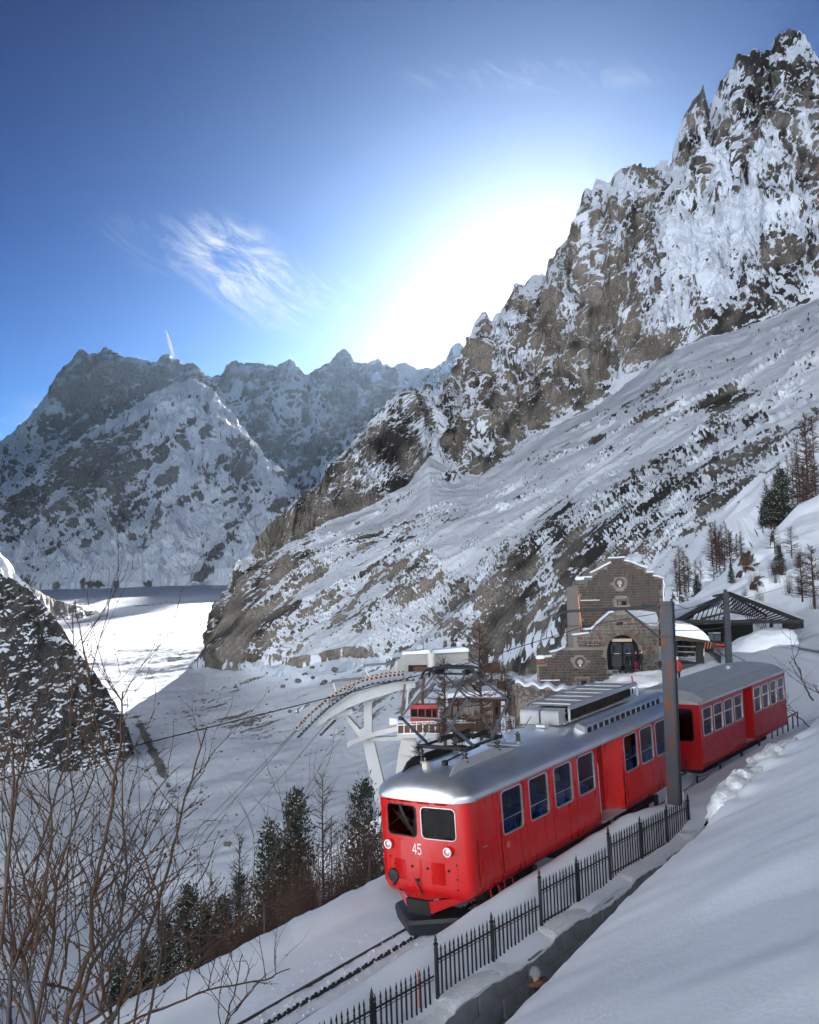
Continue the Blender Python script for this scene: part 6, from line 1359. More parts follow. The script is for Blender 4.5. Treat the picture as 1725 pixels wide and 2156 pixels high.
# platform on a concrete tower
pf0 = z3(600, 1250, 100); pf = empty('cable_car_platform', Matrix.Translation(pf0), 'timber and concrete cable car platform on a pale tower', 'platform')
ext('tower', [(110, 1420), (150, 1255), (330, 1255), (330, 2300), (-20, 2300)], 99, 103, z3, M_CONC, pf, pf0)
ext('deck', [(95, 1200), (1330, 1180), (1330, 1225), (150, 1255), (95, 1240)], 98, 108, z3, M_CONC, pf, pf0)
ext('snow_layer', [(92, 1200), (200, 1186), (700, 1180), (1330, 1165), (1330, 1182), (95, 1206)], 97.8, 108, z3, M_SNOW, pf, pf0)
PK = MB().bbox((0, 0, 0), (.14, .05, .95), .01).mesh('slat', M_WOODB)
for i in range(68):
    u = 100 + i * 17.6; v = 1122 - 10 * i / 68
    if 560 < u < 700 and i % 3: continue
    inst('slat', PK, pf, Matrix.Translation(z3(u, v, 97.9) - pf0))
for v0, v1 in ((1046, 1028), (1076, 1056)): MB().tube([z3(95, v0 + 10, 97.8) - pf0, z3(760, v1, 97.8) - pf0, z3(1290, v1 - 5, 97.8) - pf0], .05, 6).build('handrail', M_WHITE, pf)
for i in range(9): u = 100 + i * 80; MB().tube([z3(u, 1190, 97.8) - pf0, z3(u, 1040, 97.8) - pf0], .04, 5).build('rail_post', M_WHITE, pf)
for i in range(10): u = -2 + i * 10; MB().bar(z3(u, 1080, 99) - pf0, z3(u + 1, 995 + i * 1.0, 99) - pf0, .06, .06, (0, 1, 0)).build('baluster', M_WHITE, pf)
# shelter behind the deck
sl0 = z3(1050, 1180, 104); sl = empty('timber_shelter', Matrix.Translation(sl0), 'timber shelter with flat snowy roof on the cable car platform', 'shelter')
ext('wall', [(740, 1180), (740, 790), (1420, 770), (1420, 1180)], 104, 110, z3, mat('pale boarded wall', (.40, .37, .34), rough=.8, var=.15), sl, sl0)
ext('roof', [(660, 790), (650, 740), (1460, 720), (1470, 780)], 102.6, 111, z3, M_WOODB, sl, sl0); ext('snow_layer', [(650, 742), (690, 690), (900, 670), (1400, 640), (1500, 660), (1480, 722)], 102.4, 111, z3, M_SNOW, sl, sl0)
for u in (780, 860, 1320, 1390): ext('post', [(u, 1180), (u, 780), (u + 26, 780), (u + 26, 1180)], 102.8, 103.1, z3, M_WOODB, sl, sl0)
ext('doorway', [(1320, 1010), (1320, 800), (1392, 800), (1392, 1010)], 103.8, 103.95, z3, M_BLACK, sl, sl0)
ext('lower_shed', [(1560, 980), (1560, 560), (1700, 550), (1700, 980)], 100, 106, z3, mat('grey rough stone', (.16, .15, .14), rough=.9, var=.3, vscale=2), sl, sl0); ext('shed_opening', [(1590, 890), (1590, 720), (1610, 690), (1660, 690), (1682, 720), (1682, 890)], 99.8, 99.95, z3, M_BLACK, sl, sl0)
for i in range(7): MB().bar(z3(1365, 540 + i * 16, 106) - sl0, z3(1600, 528 + i * 18, 106) - sl0, .16, .12).build('stair_beam', M_WOODD, sl)
for u, v in ((1180, 480), (1290, 470), (1420, 480)): ext('kiosk_post', [(u, 520), (u, 400), (u + 20, 400), (u + 20, 520)], 107, 107.3, z3, M_WOODD, sl, sl0)
ext('kiosk', [(1150, 420), (1150, 300), (1400, 290), (1420, 420)], 107.5, 109, z3, M_WOODD, sl, sl0)
# red cabin
cb0 = z3(435, 1040, 101); cb = empty('cable_car_cabin', Matrix.Translation(cb0), 'red cable car cabin with dark windows docked at the platform', 'cable car')
ext('roof', [(255, 880), (262, 838), (300, 828), (600, 830), (612, 846), (612, 880)], 100.5, 103, z3, mat('cabin red', (.42, .035, .03), rough=.4), cb, cb0); ext('body', [(258, 1045), (258, 985), (612, 985), (612, 1045)], 100.5, 103, z3, mat('cabin red', ()), cb, cb0)
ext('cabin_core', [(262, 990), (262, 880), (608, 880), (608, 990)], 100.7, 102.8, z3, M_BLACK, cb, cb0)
for u in (258, 350, 445, 530, 600): ext('window_post', [(u, 990), (u, 878), (u + 12, 878), (u + 12, 990)], 100.48, 100.7, z3, mat('cabin red', ()), cb, cb0)
for u in (272, 364, 460, 545): ext('pane', [(u, 985), (u, 885), (u + 74 if u < 540 else u + 52, 885), (u + 74 if u < 540 else u + 52, 985)], 100.6, 100.65, z3, mat('dark window glass', ()), cb, cb0)
MB().tube([z3(420, 830, 101.7) - cb0, z3(410, 640, 101.7) - cb0, z3(440, 480, 101.7) - cb0], .14, 8).build('hanger', M_BRN, cb)
for i, u in enumerate((170, 215)): o = MB().bar(z3(u + 20, 560, 99), z3(u - 22 + i * 10, 960, 99), .22 if i == 0 else .05, .2).build('ladder_post', M_BRN if i == 0 else M_GREYM); tag(o, ['brown steel post leaning at the left of the cable car platform', 'thin grey ladder rail beside the brown leaning post'][i], 'post')
o = MB().bar(z3(715, 1180, 99.5), z3(712, 600, 99.5), .35, .35).build('white_post', M_PYL); tag(o, 'thick off white post standing on the cable car platform', 'post')
# ================================================================== trees and shrubs
M_NEEDLE = mat('dark pine needles', (.016, .026, .015), rough=.8, var=.5, vscale=2.0)
M_BARK = mat('dark bark', (.045, .032, .025), rough=.9, var=.3, vscale=8)
M_LARCH = mat('reddish bare twigs', (.055, .028, .017), rough=.9, var=.35, vscale=3)
M_TWIG = mat('reddish brown shrub bark', (.058, .028, .012), rough=.7, var=.4, vscale=5, color2=(.045, .042, .042), mask=(.5, .62), mscale=1.5)
M_FLECK = mat('snow flecks', (.86, .87, .89), rough=.7)
def tri_mesh(name, V, F_, m):
    me = bpy.data.meshes.new(name); V = np.asarray(V, np.float32); F_ = np.asarray(F_, np.int32); k = F_.shape[1]
    me.vertices.add(len(V)); me.vertices.foreach_set('co', V.ravel()); me.loops.add(F_.size); me.loops.foreach_set('vertex_index', F_.ravel())
    me.polygons.add(len(F_)); me.polygons.foreach_set('loop_start', np.arange(0, F_.size, k, dtype=np.int32)); me.update(calc_edges=True); me.materials.append(m); return me
def leaf_quads(C, D, L_, W_, g):
    """one narrow two-sided blade per centre"""
    n = len(C); D = D / (np.linalg.norm(D, axis=1, keepdims=True) + 1e-9); r = g.normal(size=(n, 3)); S = np.cross(D, r); S /= np.linalg.norm(S, axis=1, keepdims=True) + 1e-9
    L_ = np.broadcast_to(np.asarray(L_), (n,))[:, None]; W_ = np.broadcast_to(np.asarray(W_), (n,))[:, None]
    V = np.stack([C - S * W_ * .5, C + D * L_ * .55 - S * W_ * .35, C + D * L_, C + D * L_ * .45 + S * W_ * .5], 1).reshape(-1, 3); return V, np.arange(4 * n).reshape(n, 4)
def seg_tubes(A_, B_, ra, rb, n=3):
    """many straight tapered twigs at once"""
    A_ = np.asarray(A_, float); B_ = np.asarray(B_, float); k = len(A_); d = B_ - A_; d /= np.linalg.norm(d, axis=1, keepdims=True) + 1e-9
    h = np.where(np.abs(d[:, 2:3]) < .9, np.array([[0, 0, 1.]]), np.array([[1., 0, 0]])); s = np.cross(d, h); s /= np.linalg.norm(s, axis=1, keepdims=True); t = np.cross(d, s); V = []
    for P, r in ((A_, ra), (B_, rb)):
        for j in range(n): a = 2 * math.pi * j / n; V.append(P + (s * math.cos(a) + t * math.sin(a)) * np.asarray(r).reshape(-1, 1))
    V = np.stack(V, 1).reshape(-1, 3); base = np.arange(k)[:, None] * 2 * n; F_ = []
    for j in range(n): q = (j + 1) % n; F_.append(np.concatenate([base + j, base + q, base + n + q, base + n + j], 1))
    return V, np.concatenate(F_, 0)
def merge(parts):
    V = []; F_ = []; b = 0
    for v, f in parts: V.append(v); F_.append(f + b); b += len(v)
    return np.concatenate(V), np.concatenate(F_)
def conifer_proto(seed, ragged=.35, snowy=.10, dens=1.0, width=.20):
    """unit-height stone pine / spruce: trunk, limbs with needle sprays, flecks of snow"""
    g = np.random.default_rng(seed); C = []; D = []; SA = []; SB = []; ra = []; LC = []
    z = .05
    while z < .985:
        t = (z - .05) / .95; nb = max(3, int((7 - 3 * t)))
        for k in range(nb):
            if g.random() < ragged * .35: continue
            a = g.uniform(0, 6.28); Lb = width * (1 - t) ** .75 * g.uniform(.55, 1.15) + .02; el = .15 + .55 * t + g.normal() * .15 - .25 * (1 - t)
            p0 = np.array([0, 0, z]); d = np.array([math.cos(a) * math.cos(el), math.sin(a) * math.cos(el), math.sin(el)]); p1 = p0 + d * Lb; SA.append(p0); SB.append(p1); ra.append(.0035)
            m = int(22 * dens * (.5 + Lb / width)); u = g.uniform(.25, 1.05, m); cc = p0 + d * (Lb * u)[:, None] + g.normal(size=(m, 3)) * .012 * (1 + 1.2 * u[:, None]); C.append(cc); D.append(d * .8 + np.array([0, 0, .35]) + g.normal(size=(m, 3)) * .55)
            if g.random() < snowy * 4: mm = max(1, int(m * snowy)); q = g.uniform(.4, 1.0, mm); LC.append(p0 + d * (Lb * q)[:, None] + np.array([0, 0, .012]) + g.normal(size=(mm, 3)) * .008)
        z += g.uniform(.016, .030)
    C = np.concatenate(C); D = np.concatenate(D); n = len(C)
    crown = tri_mesh('crown', *leaf_quads(C, D, g.uniform(.022, .042, n), g.uniform(.009, .017, n), g), M_NEEDLE)
    mb = MB(); mb.tube([(0, 0, -.06), (.004, 0, .3), (-.003, .003, .7), (0, 0, .99)], [.017, .012, .006, .0015], 6); tv = np.array(mb.v); tf = np.array([f for f in mb.f if len(f) == 4])
    trunk = tri_mesh('trunk', *merge([(tv, tf), seg_tubes(SA, SB, np.array(ra), np.array(ra) * .3)]), M_BARK)
    snow = None
    if LC:
        LC = np.concatenate(LC); k = len(LC); r = g.uniform(.004, .012, (k, 1)); o6 = np.array([(1, 0, 0), (-.5, .8, 0), (-.5, -.8, 0), (0, 0, .8)]); V = (LC[:, None] + o6[None] * r[:, None] * g.uniform(.7, 1.3, (k, 4, 1))).reshape(-1, 3); b = np.arange(k)[:, None] * 4
        snow = tri_mesh('snow', V, np.concatenate([b + [0, 1, 3], b + [1, 2, 3], b + [2, 0, 3], b + [0, 2, 1]]), M_FLECK)
    return trunk, crown, snow
def bare_proto(seed, width=.22, nb=60, twigs=9, droop=-.1, m=M_LARCH, thick=.010, low=.10, tk=1.0):
    """unit-height leafless larch"""
    g = np.random.default_rng(seed); SA = []; SB = []; ra = []; rb = []
    for k in range(nb):
        t = (k + g.uniform(0, 1)) / nb; z = low + (1 - low) * t * .98; a = g.uniform(0, 6.28); Lb = width * (1 - t) ** .7 * g.uniform(.5, 1.2) + .015; el = droop + .8 * t + g.normal() * .18
        p = np.array([0, 0, z]); d = np.array([math.cos(a) * math.cos(el), math.sin(a) * math.cos(el), math.sin(el)])
        pm = p + d * Lb * .5; pe = pm + (d + np.array([0, 0, .35])) * Lb * .5; SA += [p, pm]; SB += [pm, pe]; ra += [.0032, .0022]; rb += [.0022, .0008]
        for j in range(int(twigs * (.5 + Lb / width))):
            u = g.uniform(.15, 1); q = p + (pe - p) * u; e = d * .5 + g.normal(size=3) * .6 + np.array([0, 0, .2]); SA.append(q); SB.append(q + e * .045 * g.uniform(.5, 1.3)); ra.append(.0011); rb.append(.0005)
    br = tri_mesh('branches', *seg_tubes(SA, SB, np.array(ra) * tk, np.array(rb) * tk), m)
    mb = MB(); mb.tube([(0, 0, -.06), (.003, 0, .3), (-.003, .002, .7), (0, 0, 1)], [thick, thick * .75, thick * .4, .0012], 6); trunk = tri_mesh('trunk', np.array(mb.v), np.array([f for f in mb.f if len(f) == 4]), M_BARK); return trunk, br, None
def brush_proto(seed, n=44, m=M_LARCH):
    """unit-height thicket of thin stems"""
    g = np.random.default_rng(seed); SA = []; SB = []; ra = []; rb = []
    for k in range(n):
        p = np.array([g.normal() * .22, g.normal() * .22, -.03]); d = np.array([g.normal() * .22, g.normal() * .22, 1]); H = g.uniform(.5, 1.05); 
        for s in range(4):
            q = p + (d + np.array([g.normal() * .12, g.normal() * .12, 0])) * H / 4; SA.append(p); SB.append(q); r = .0085 * (1 - s / 4.8); ra.append(r); rb.append(r * .75)
            for j in range(3): e = d * .4 + g.normal(size=3) * .45; u = p + (q - p) * g.uniform(0, 1); SA.append(u); SB.append(u + e * g.uniform(.06, .2)); ra.append(.0028); rb.append(.001)
            p = q
    return tri_mesh('stems', *seg_tubes(SA, SB, np.array(ra), np.array(rb)), m)
PINE = [conifer_proto(1, .5, .20, 1.8, .20), conifer_proto(2, .55, .16, 1.8, .23), conifer_proto(3, .4, .22, 1.6, .17), conifer_proto(4, .3, .10, 1.0, .26)]
LAR = [bare_proto(11), bare_proto(12, .18, 70), bare_proto(13, .26, 55)]
LARF = [bare_proto(31, .20, 60, 12, -.1, M_LARCH, .012, .08, 1.9), bare_proto(32, .26, 55, 14, -.1, M_LARCH, .012, .08, 1.9), bare_proto(33, .17, 64, 12, -.1, M_LARCH, .012, .08, 1.9)]
LARM = [bare_proto(41, .22, 60, 10, -.1, M_LARCH, .014, .10, 2.2), bare_proto(42, .26, 50, 10, -.1, M_LARCH, .014, .10, 2.2)]
BRU = [brush_proto(21), brush_proto(22), brush_proto(23)]
def tree(name, proto, pos, h, label, cat='tree', group=None, wd=1.0, rz=None, lean=0.0):
    o = empty(name, Matrix.Translation(pos) @ Matrix.Rotation(lean, 4, 'Y') @ Matrix.Rotation(random.uniform(0, 6.28) if rz is None else rz, 4, 'Z') @ Matrix.Diagonal((h * wd, h * wd, h, 1)), label, cat, group)
    inst('trunk', proto[0], o); inst('crown' if proto in PINE else 'branches', proto[1], o)
    if proto[2]: inst('snow', proto[2], o)['kind'] = 'stuff'
    return o
def tip(name, proto, x, ytip, ybase, d, label, group, wd=1.0, cat='tree'):
    b = A(x, ybase, d); h = A(x, ytip, d)[2] - b[2]; return tree(name, proto, b, h, label, cat, group, wd)
# conifers below the line on the left
G1 = 'conifers below the railway'
for x, yt, yb, d, p, w_, lab in ((623, 1672, 2060, 52, 1, 1.0, 'tall dark pine with ragged crown, tallest left of the red railcar'), (566, 1740, 2080, 50, 2, 1.1, 'slim dark pine just left of the tallest pine'), (769, 1648, 2010, 46, 3, 1.0, 'sparse spruce with level branches right beside the red cab'), (596, 1770, 2090, 47, 0, 1.2, 'bushy snow flecked pine in front of the tallest pine'), (392, 1872, 2160, 40, 1, 1.2, 'broad dark pine behind the bare shrub stems, left of the track bank'), (430, 1905, 2160, 42, 0, 1.1, 'shorter dark pine right of the broad one behind the shrub'), (345, 1935, 2180, 40, 2, 1.2, 'small dark pine left of the broad one behind the shrub'), (505, 1845, 2110, 46, 3, 1.0, 'thin dark spruce between the broad pine and the slim pine'), (470, 1890, 2130, 44, 0, 1.3, 'low snowy pine at the edge of the track bank'), (300, 1990, 2200, 37, 1, 1.3, 'low dark pine near the bottom left behind the shrub twigs'), (250, 2020, 2230, 36, 0, 1.4, 'snow speckled low pine at the far bottom left corner')):
    tip('pine_tree', PINE[p], x, yt, yb, d, lab, G1, w_ * .8)
G2 = 'bare larches below the railway'
for x, yt, yb, d, p, lab in ((682, 1630, 2030, 50, 0, 'tall bare larch between the tallest pine and the spruce'), (503, 1758, 2110, 50, 1, 'bare larch standing left of the slim pine'), (445, 1835, 2110, 47, 2, 'bare larch behind the broad pine'), (700, 1720, 2010, 45, 2, 'shorter bare larch in front of the tall larch'), (735, 1700, 1990, 44, 1, 'thin bare larch next to the spruce'), (650, 1760, 2040, 45, 0, 'bare larch in front of the tallest pine')):
    tip('larch_tree', LAR[p], x, yt, yb, d, lab, G2)
rt = random.Random(9); G3 = 'brown brush along the track bank'
for i in range(46):
    t = rt.random(); x = 430 + 370 * t; yb = 2035 - 150 * t + rt.uniform(0, 40); d = rt.uniform(34, 46) - 4 * t; hpx = rt.uniform(80, 190) * (.75 + .5 * t); b = A(x, yb + 40, d); h = A(x, yb - hpx, d)[2] - b[2]
    o = inst('brush', BRU[i % 3], None, Matrix.Translation(b) @ Matrix.Rotation(rt.uniform(0, 6.28), 4, 'Z') @ Matrix.Diagonal((h * .45, h * .45, h, 1))); tag(o, 'thicket of bare brown stems behind the left track bank', 'brush', G3)
# larches round the cable car platform
G4 = 'larches beside the cable car station'
for x, yt, yb, d, p, w_, lab in ((1014, 1322, 1560, 96, 0, 1.35, 'tall bare larch in front of the cable car shelter'), (938, 1388, 1565, 96, 2, 1.5, 'smaller bare larch in front of the red cabin'), (885, 1560, 1660, 92, 2, 2.0, 'low bare larch at the foot of the concrete tower'), (1065, 1400, 1500, 100, 1, 1.5, 'bare larch at the right end of the shelter')):
    tip('larch_tree', LARM[p % 2], x, yt, yb, d, lab, G4, w_)
for i in range(12):
    x = rt.uniform(880, 1130); yb = rt.uniform(1535, 1600); d = rt.uniform(70, 92); b = A(x, yb, d); h = rt.uniform(1.5, 3.2)
    o = inst('brush', BRU[i % 3], None, Matrix.Translation(b) @ Matrix.Rotation(rt.uniform(0, 6), 4, 'Z') @ Matrix.Diagonal((h * .6, h * .6, h, 1))); tag(o, 'bare scrub behind the railcar roof below the cable car platform', 'brush', 'scrub below the cable car platform')
# wood on the right-hand slope
G5 = 'larch wood on the right slope'
line = [(1430, 1262), (1514, 1216), (1578, 1157), (1639, 1104), (1681, 1062), (1725, 1040)]
for i in range(70):
    t = rt.random() ** .9; k = t * 5; j = min(int(k), 4); x = line[j][0] + (line[j + 1][0] - line[j][0]) * (k - j) + rt.uniform(-12, 12); y = line[j][1] + (line[j + 1][1] - line[j][1]) * (k - j) - rt.uniform(-8, 70) * (.5 + t); d = rt.uniform(190, 260); h = rt.uniform(4.5, 8.5)
    b = A(x, y + 12, d); tree('larch_tree', LARF[i % 3], b, h, 'reddish bare larch in the wood on the right slope', 'tree', G5, rt.uniform(1.0, 1.5))
for x, yt, yb, d, p, lab in ((1652, 990, 1108, 176, 1, 'large snow dusted conifer on the crest at the right edge'), (1624, 1036, 1110, 178, 0, 'medium dark conifer left of the large snowy conifer on the crest'), (1612, 1052, 1108, 182, 2, 'small dark conifer at the left end of the crest conifers'), (1702, 872, 1020, 200, 3, 'tall thin bare topped conifer at the upper right edge')):
    tip('conifer_tree', PINE[p] if p != 3 else LARF[1], x, yt, yb, d, lab, 'conifers on the right crest', 1.3)
for x, yt, yb, d, p, lab in ((1541, 1188, 1228, 140, 2, 'tiny dark conifer on the open snow above the lattice roof'), (1643, 1148, 1220, 132, 0, 'small snow dusted conifer above the rock ribs'), (1470, 1210, 1262, 170, 0, 'small dark conifer at the wood edge above the canopy')):
    tip('conifer_tree', PINE[p], x, yt, yb, d, lab, 'small conifers on the hillside', 1.1)
for x, yt, yb, d, p, lab in ((1690, 1168, 1262, 118, 2, 'bare tree leaning on the snow slope at the right edge'), (1668, 1110, 1172, 130, 0, 'bare bush tree above the rocks at the right edge'), (1715, 1150, 1270, 110, 1, 'bare tree cut by the right edge of the picture'), (1632, 1100, 1160, 140, 2, 'bare small tree beside the tall rock blade')):
    tip('bare_tree', LARF[p % 3], x, yt, yb, d, lab, 'bare trees at the right edge', 2.0)
for i in range(16):
    x = rt.uniform(1560, 1725); y = rt.uniform(1175, 1285); d = rt.uniform(108, 125); h = rt.uniform(1.2, 2.6); b = A(x, y, d)
    o = inst('brush', BRU[i % 3], None, Matrix.Translation(b) @ Matrix.Rotation(rt.uniform(0, 6), 4, 'Z') @ Matrix.Diagonal((h * .6, h * .6, h, 1))); tag(o, 'dark bare bush on the snowy hillside above the lattice roof', 'bush', 'bushes on the hillside')
# specks of trees on the dark crag
for i in range(46):
    x = rt.uniform(-10, 110) ; top = np.interp(x, [0, 60, 130], [1212, 1246, 1332]); y = top + rt.uniform(2, 110); d = 1195 - rt.uniform(0, 20); h = rt.uniform(5, 11)
    tree('conifer_tree', PINE[i % 3], A(x, y, d), h, 'distant dark conifer on the crag at the left edge', 'tree', 'conifers on the dark crag', 1.3)
# posts with wire on the left bank
for s, z0, lab in ((-2.0, 1, 'thin iron post on the left track bank, lowest of three'), (-.1, 1, 'thin iron post on the left track bank, middle of three'), (1.8, 1, 'thin iron post on the left track bank, beside the red cab')):
    o = MB().bar(track(s, -3.1, -.3), track(s, -3.1, .75), .035, .035, (0, 1, 0)).build('bank_post', M_BARK); tag(o, lab, 'post', 'posts on the left bank')
for z in (.25, .6): wire([track(-7, -3.1, z - .05), track(-2, -3.1, z), track(-.1, -3.1, z), track(1.8, -3.1, z), track(8, -3.1, z)], .006, 'thin fence wire strung along the left bank posts, %s strand' % ('lower' if z < .5 else 'upper'), 'bank fence wires', M_MAST, .04)
# posts and rope on the right bank
pr = [(1277, 487), (1362, 432), (1440, 375), (1505, 340)]
tops = []
for i, (zx, zy) in enumerate(pr):
    x, y = 737.2 + zx * .5726, 1369 + zy * .5726; d = (33.4, 35.6, 37.9, 40.2)[i]; p = A(x, y, d); tops.append(p + np.array([0, 0, .18])); o = MB().box(p - np.array([0, 0, .1]), (.06, .06, .62)).build('rope_post', M_IRON); tag(o, ['short black rope post nearest the rusty mast', 'second short black rope post from the rusty mast', 'third short black rope post from the rusty mast', 'short black rope post next to the small railing'][i], 'post', 'rope posts on the right bank')
wire([A(1428, 1668, 31.8)] + tops, .010, 'sagging rope linking the short black posts on the bank', None, M_IRON, .12)
rl = empty('bank_railing', Matrix.Translation(A(1655, 1560, 43)), 'small dark metal railing on the bank beyond the rear carriage', 'railing'); r0 = A(1655, 1560, 43)
a0, a1 = A(1627, 1566, 42), A(1681, 1534, 45)
for z in (0, .75): MB().bar(a0 - r0 + np.array([0, 0, z * .9]), a1 - r0 + np.array([0, 0, z * .9]), .05, .05).build('rail', M_IRON, rl)
for i in range(6): p = a0 + (a1 - a0) * i / 5 - r0; MB().bar(p - np.array([0, 0, .25 if i in (0, 5) else 0]), p + np.array([0, 0, .70]), .045, .045, (0, 1, 0)).build('baluster', M_IRON, rl)

# ---- bare shrub in the near left foreground
def shrub_stem(name, pts, d0, d1, r0, r1, seed, label, group, side=16):
    g = random.Random(seed); P = []; n = len(pts)
    for i in range(n - 1):
        for k in range(5):
            t = k / 5; x = pts[i][0] + (pts[i + 1][0] - pts[i][0]) * t; y = pts[i][1] + (pts[i + 1][1] - pts[i][1]) * t; q = (i + t) / (n - 1); P.append((x + g.gauss(0, 1.6), y + g.gauss(0, 1.6), d0 + (d1 - d0) * q))
    P.append((*pts[-1], d1)); W_ = [A(*p) for p in P]; m = len(W_); rad = [r0 + (r1 - r0) * (i / (m - 1)) ** .8 for i in range(m)]
    mb = MB(); mb.tube(W_, rad, 6)
    def twig(p, d, Ln, r, lev):
        q = p; dd_ = np.array(d); k = 5; path = [p]
        for s in range(k):
            dd_ = unit(dd_ + np.array([g.gauss(0, .14), g.gauss(0, .14), g.gauss(.04, .12)])); q = q + dd_ * Ln / k; path.append(q)
            if lev > 0 and g.random() < .62: e = unit(dd_ + np.array([g.gauss(0, .55), g.gauss(0, .45), g.gauss(.15, .45)])); twig(q, e, Ln * g.uniform(.3, .6), r * .6, lev - 1)
        mb.tube(path, [r * (1 - .75 * i / k) for i in range(k + 1)], 4, False)
        for pt_ in path[2:]:
            if g.random() < .6: mb.box(pt_, (r * 1.7, r * 1.7, r * 2.6))
    for s in range(side):
        i = g.randint(int(m * .15), m - 2); d = unit(W_[min(i + 1, m - 1)] - W_[i - 1]); sd = g.choice((-1, 1)); e = unit(d * .8 + np.array([sd * g.uniform(.3, .9), g.gauss(0, .4), g.uniform(-.1, .5)])); twig(W_[i], e, g.uniform(.35, 1.15), rad[i] * .5 + .002, 1)
    o = mb.build(name, M_TWIG, None, 180, fix=False); tag(o, label, 'shrub', group); return o
GS = 'bare shrub stems in the foreground'
stems = [([(120, 2260), (145, 2113), (193, 1999), (193, 1894), (232, 1728), (254, 1561), (259, 1456)], 9.5, .030, 'thickest bare shrub stem rising straight to mid height at the left'),
 ([(80, 2250), (61, 2087), (44, 1999), (66, 1934), (48, 1846), (26, 1763)], 9.0, .026, 'grey bare shrub stem winding up near the left edge'),
 ([(150, 2180), (188, 2039), (250, 1956), (267, 1824), (258, 1715), (261, 1518)], 10, .022, 'bare shrub stem bending upright right of the thickest stem'),
 ([(205, 2240), (245, 2122), (307, 1977), (355, 1833), (381, 1715), (434, 1535)], 10.5, .026, 'long bare shrub stem leaning right towards the trees'),
 ([(232, 1728), (245, 1649), (206, 1540), (184, 1408), (158, 1264)], 10, .012, 'tall thin bare shoot curving left over the glacier, right one of the highest pair'),
 ([(60, 1900), (88, 1780), (145, 1583), (153, 1430), (156, 1270)], 10, .012, 'tall thin bare shoot standing straight over the glacier, left one of the highest pair'),
 ([(10, 1850), (39, 1649), (66, 1518), (100, 1440), (127, 1350)], 9.5, .012, 'thin bare shoot slanting right over the dark crag'),
 ([(0, 2000), (30, 1640), (20, 1500), (0, 1380)], 9, .014, 'thin bare shoot along the left edge'),
 ([(180, 2200), (330, 2030), (420, 1950), (560, 1850), (620, 1710)], 11, .016, 'low bare branch sweeping right in front of the pines'),
 ([(120, 2200), (270, 2095), (400, 2040), (520, 1930), (640, 1870)], 11, .016, 'low bare branch reaching right across the track bank'),
 ([(200, 2190), (320, 2130), (440, 2085), (560, 2060), (610, 2040)], 11, .013, 'lowest bare branch reaching over the track snow'),
 ([(60, 2230), (110, 1990), (120, 1850), (170, 1700), (210, 1600)], 9.5, .018, 'bare shrub stem left of the thickest one'),
 ([(20, 2240), (20, 2050), (90, 1900), (110, 1740), (100, 1620)], 9, .020, 'dark bare shrub stem near the left edge'),
 ([(300, 2200), (340, 2000), (330, 1880), (300, 1790), (330, 1660)], 11, .014, 'thin bare stem right of the leaning stem'),
 ([(240, 2200), (200, 2090), (240, 1990), (310, 1880), (420, 1800)], 10.5, .014, 'bare stem crossing the shrub towards the right'),
 ([(90, 2230), (30, 2100), (70, 1960), (150, 1830), (240, 1760)], 9.4, .014, 'bare stem crossing the shrub at the left'),
 ([(470, 2170), (497, 2080), (510, 2010)], 11, .008, 'single small twig sticking up from the track snow'),
 ([(455, 2190), (510, 2110), (560, 2050)], 11, .008, 'single small twig leaning right over the track snow')]
for i, (pts, d, r, lab) in enumerate(stems):
    shrub_stem('bare_stem', pts, d, d + .8, r * 1.15, max(.0055, r * .26), 50 + i, lab, GS, 14 if r > .015 else (8 if r > .009 else 3))
g = random.Random(77)
for i in range(18):
    x = g.uniform(-30, 280); y = g.uniform(1950, 2250); dx = g.uniform(-60, 110); L_ = g.uniform(160, 420); pts = [(x, y + 60), (x + dx * .3, y - L_ * .3), (x + dx * .6 + g.uniform(-15, 15), y - L_ * .65), (x + dx, y - L_)]
    shrub_stem('thin_shoot', pts, g.uniform(9, 12.5), g.uniform(9.5, 13), g.uniform(.009, .015), .004, 100 + i, 'thin reddish shoot in the tangle of the foreground shrub', 'thin shoots of the foreground shrub', 8)  # each object is a single shoot of the same shrub
# twigs poking out at the right
for pts, lab in (([(1712, 1476), (1690, 1430), (1676, 1398), (1668, 1382)], 'bare twig sticking up from the right snow edge'), ([(1706, 1530), (1680, 1508), (1655, 1488)], 'bare twig leaning left from the right snow edge'), ([(1740, 1478), (1722, 1452), (1712, 1440)], 'short twig at the right picture edge')):
    shrub_stem('bare_sapling', pts, 24, 24, .022, .008, len(lab), lab, 'twigs at the right snow edge', 3)

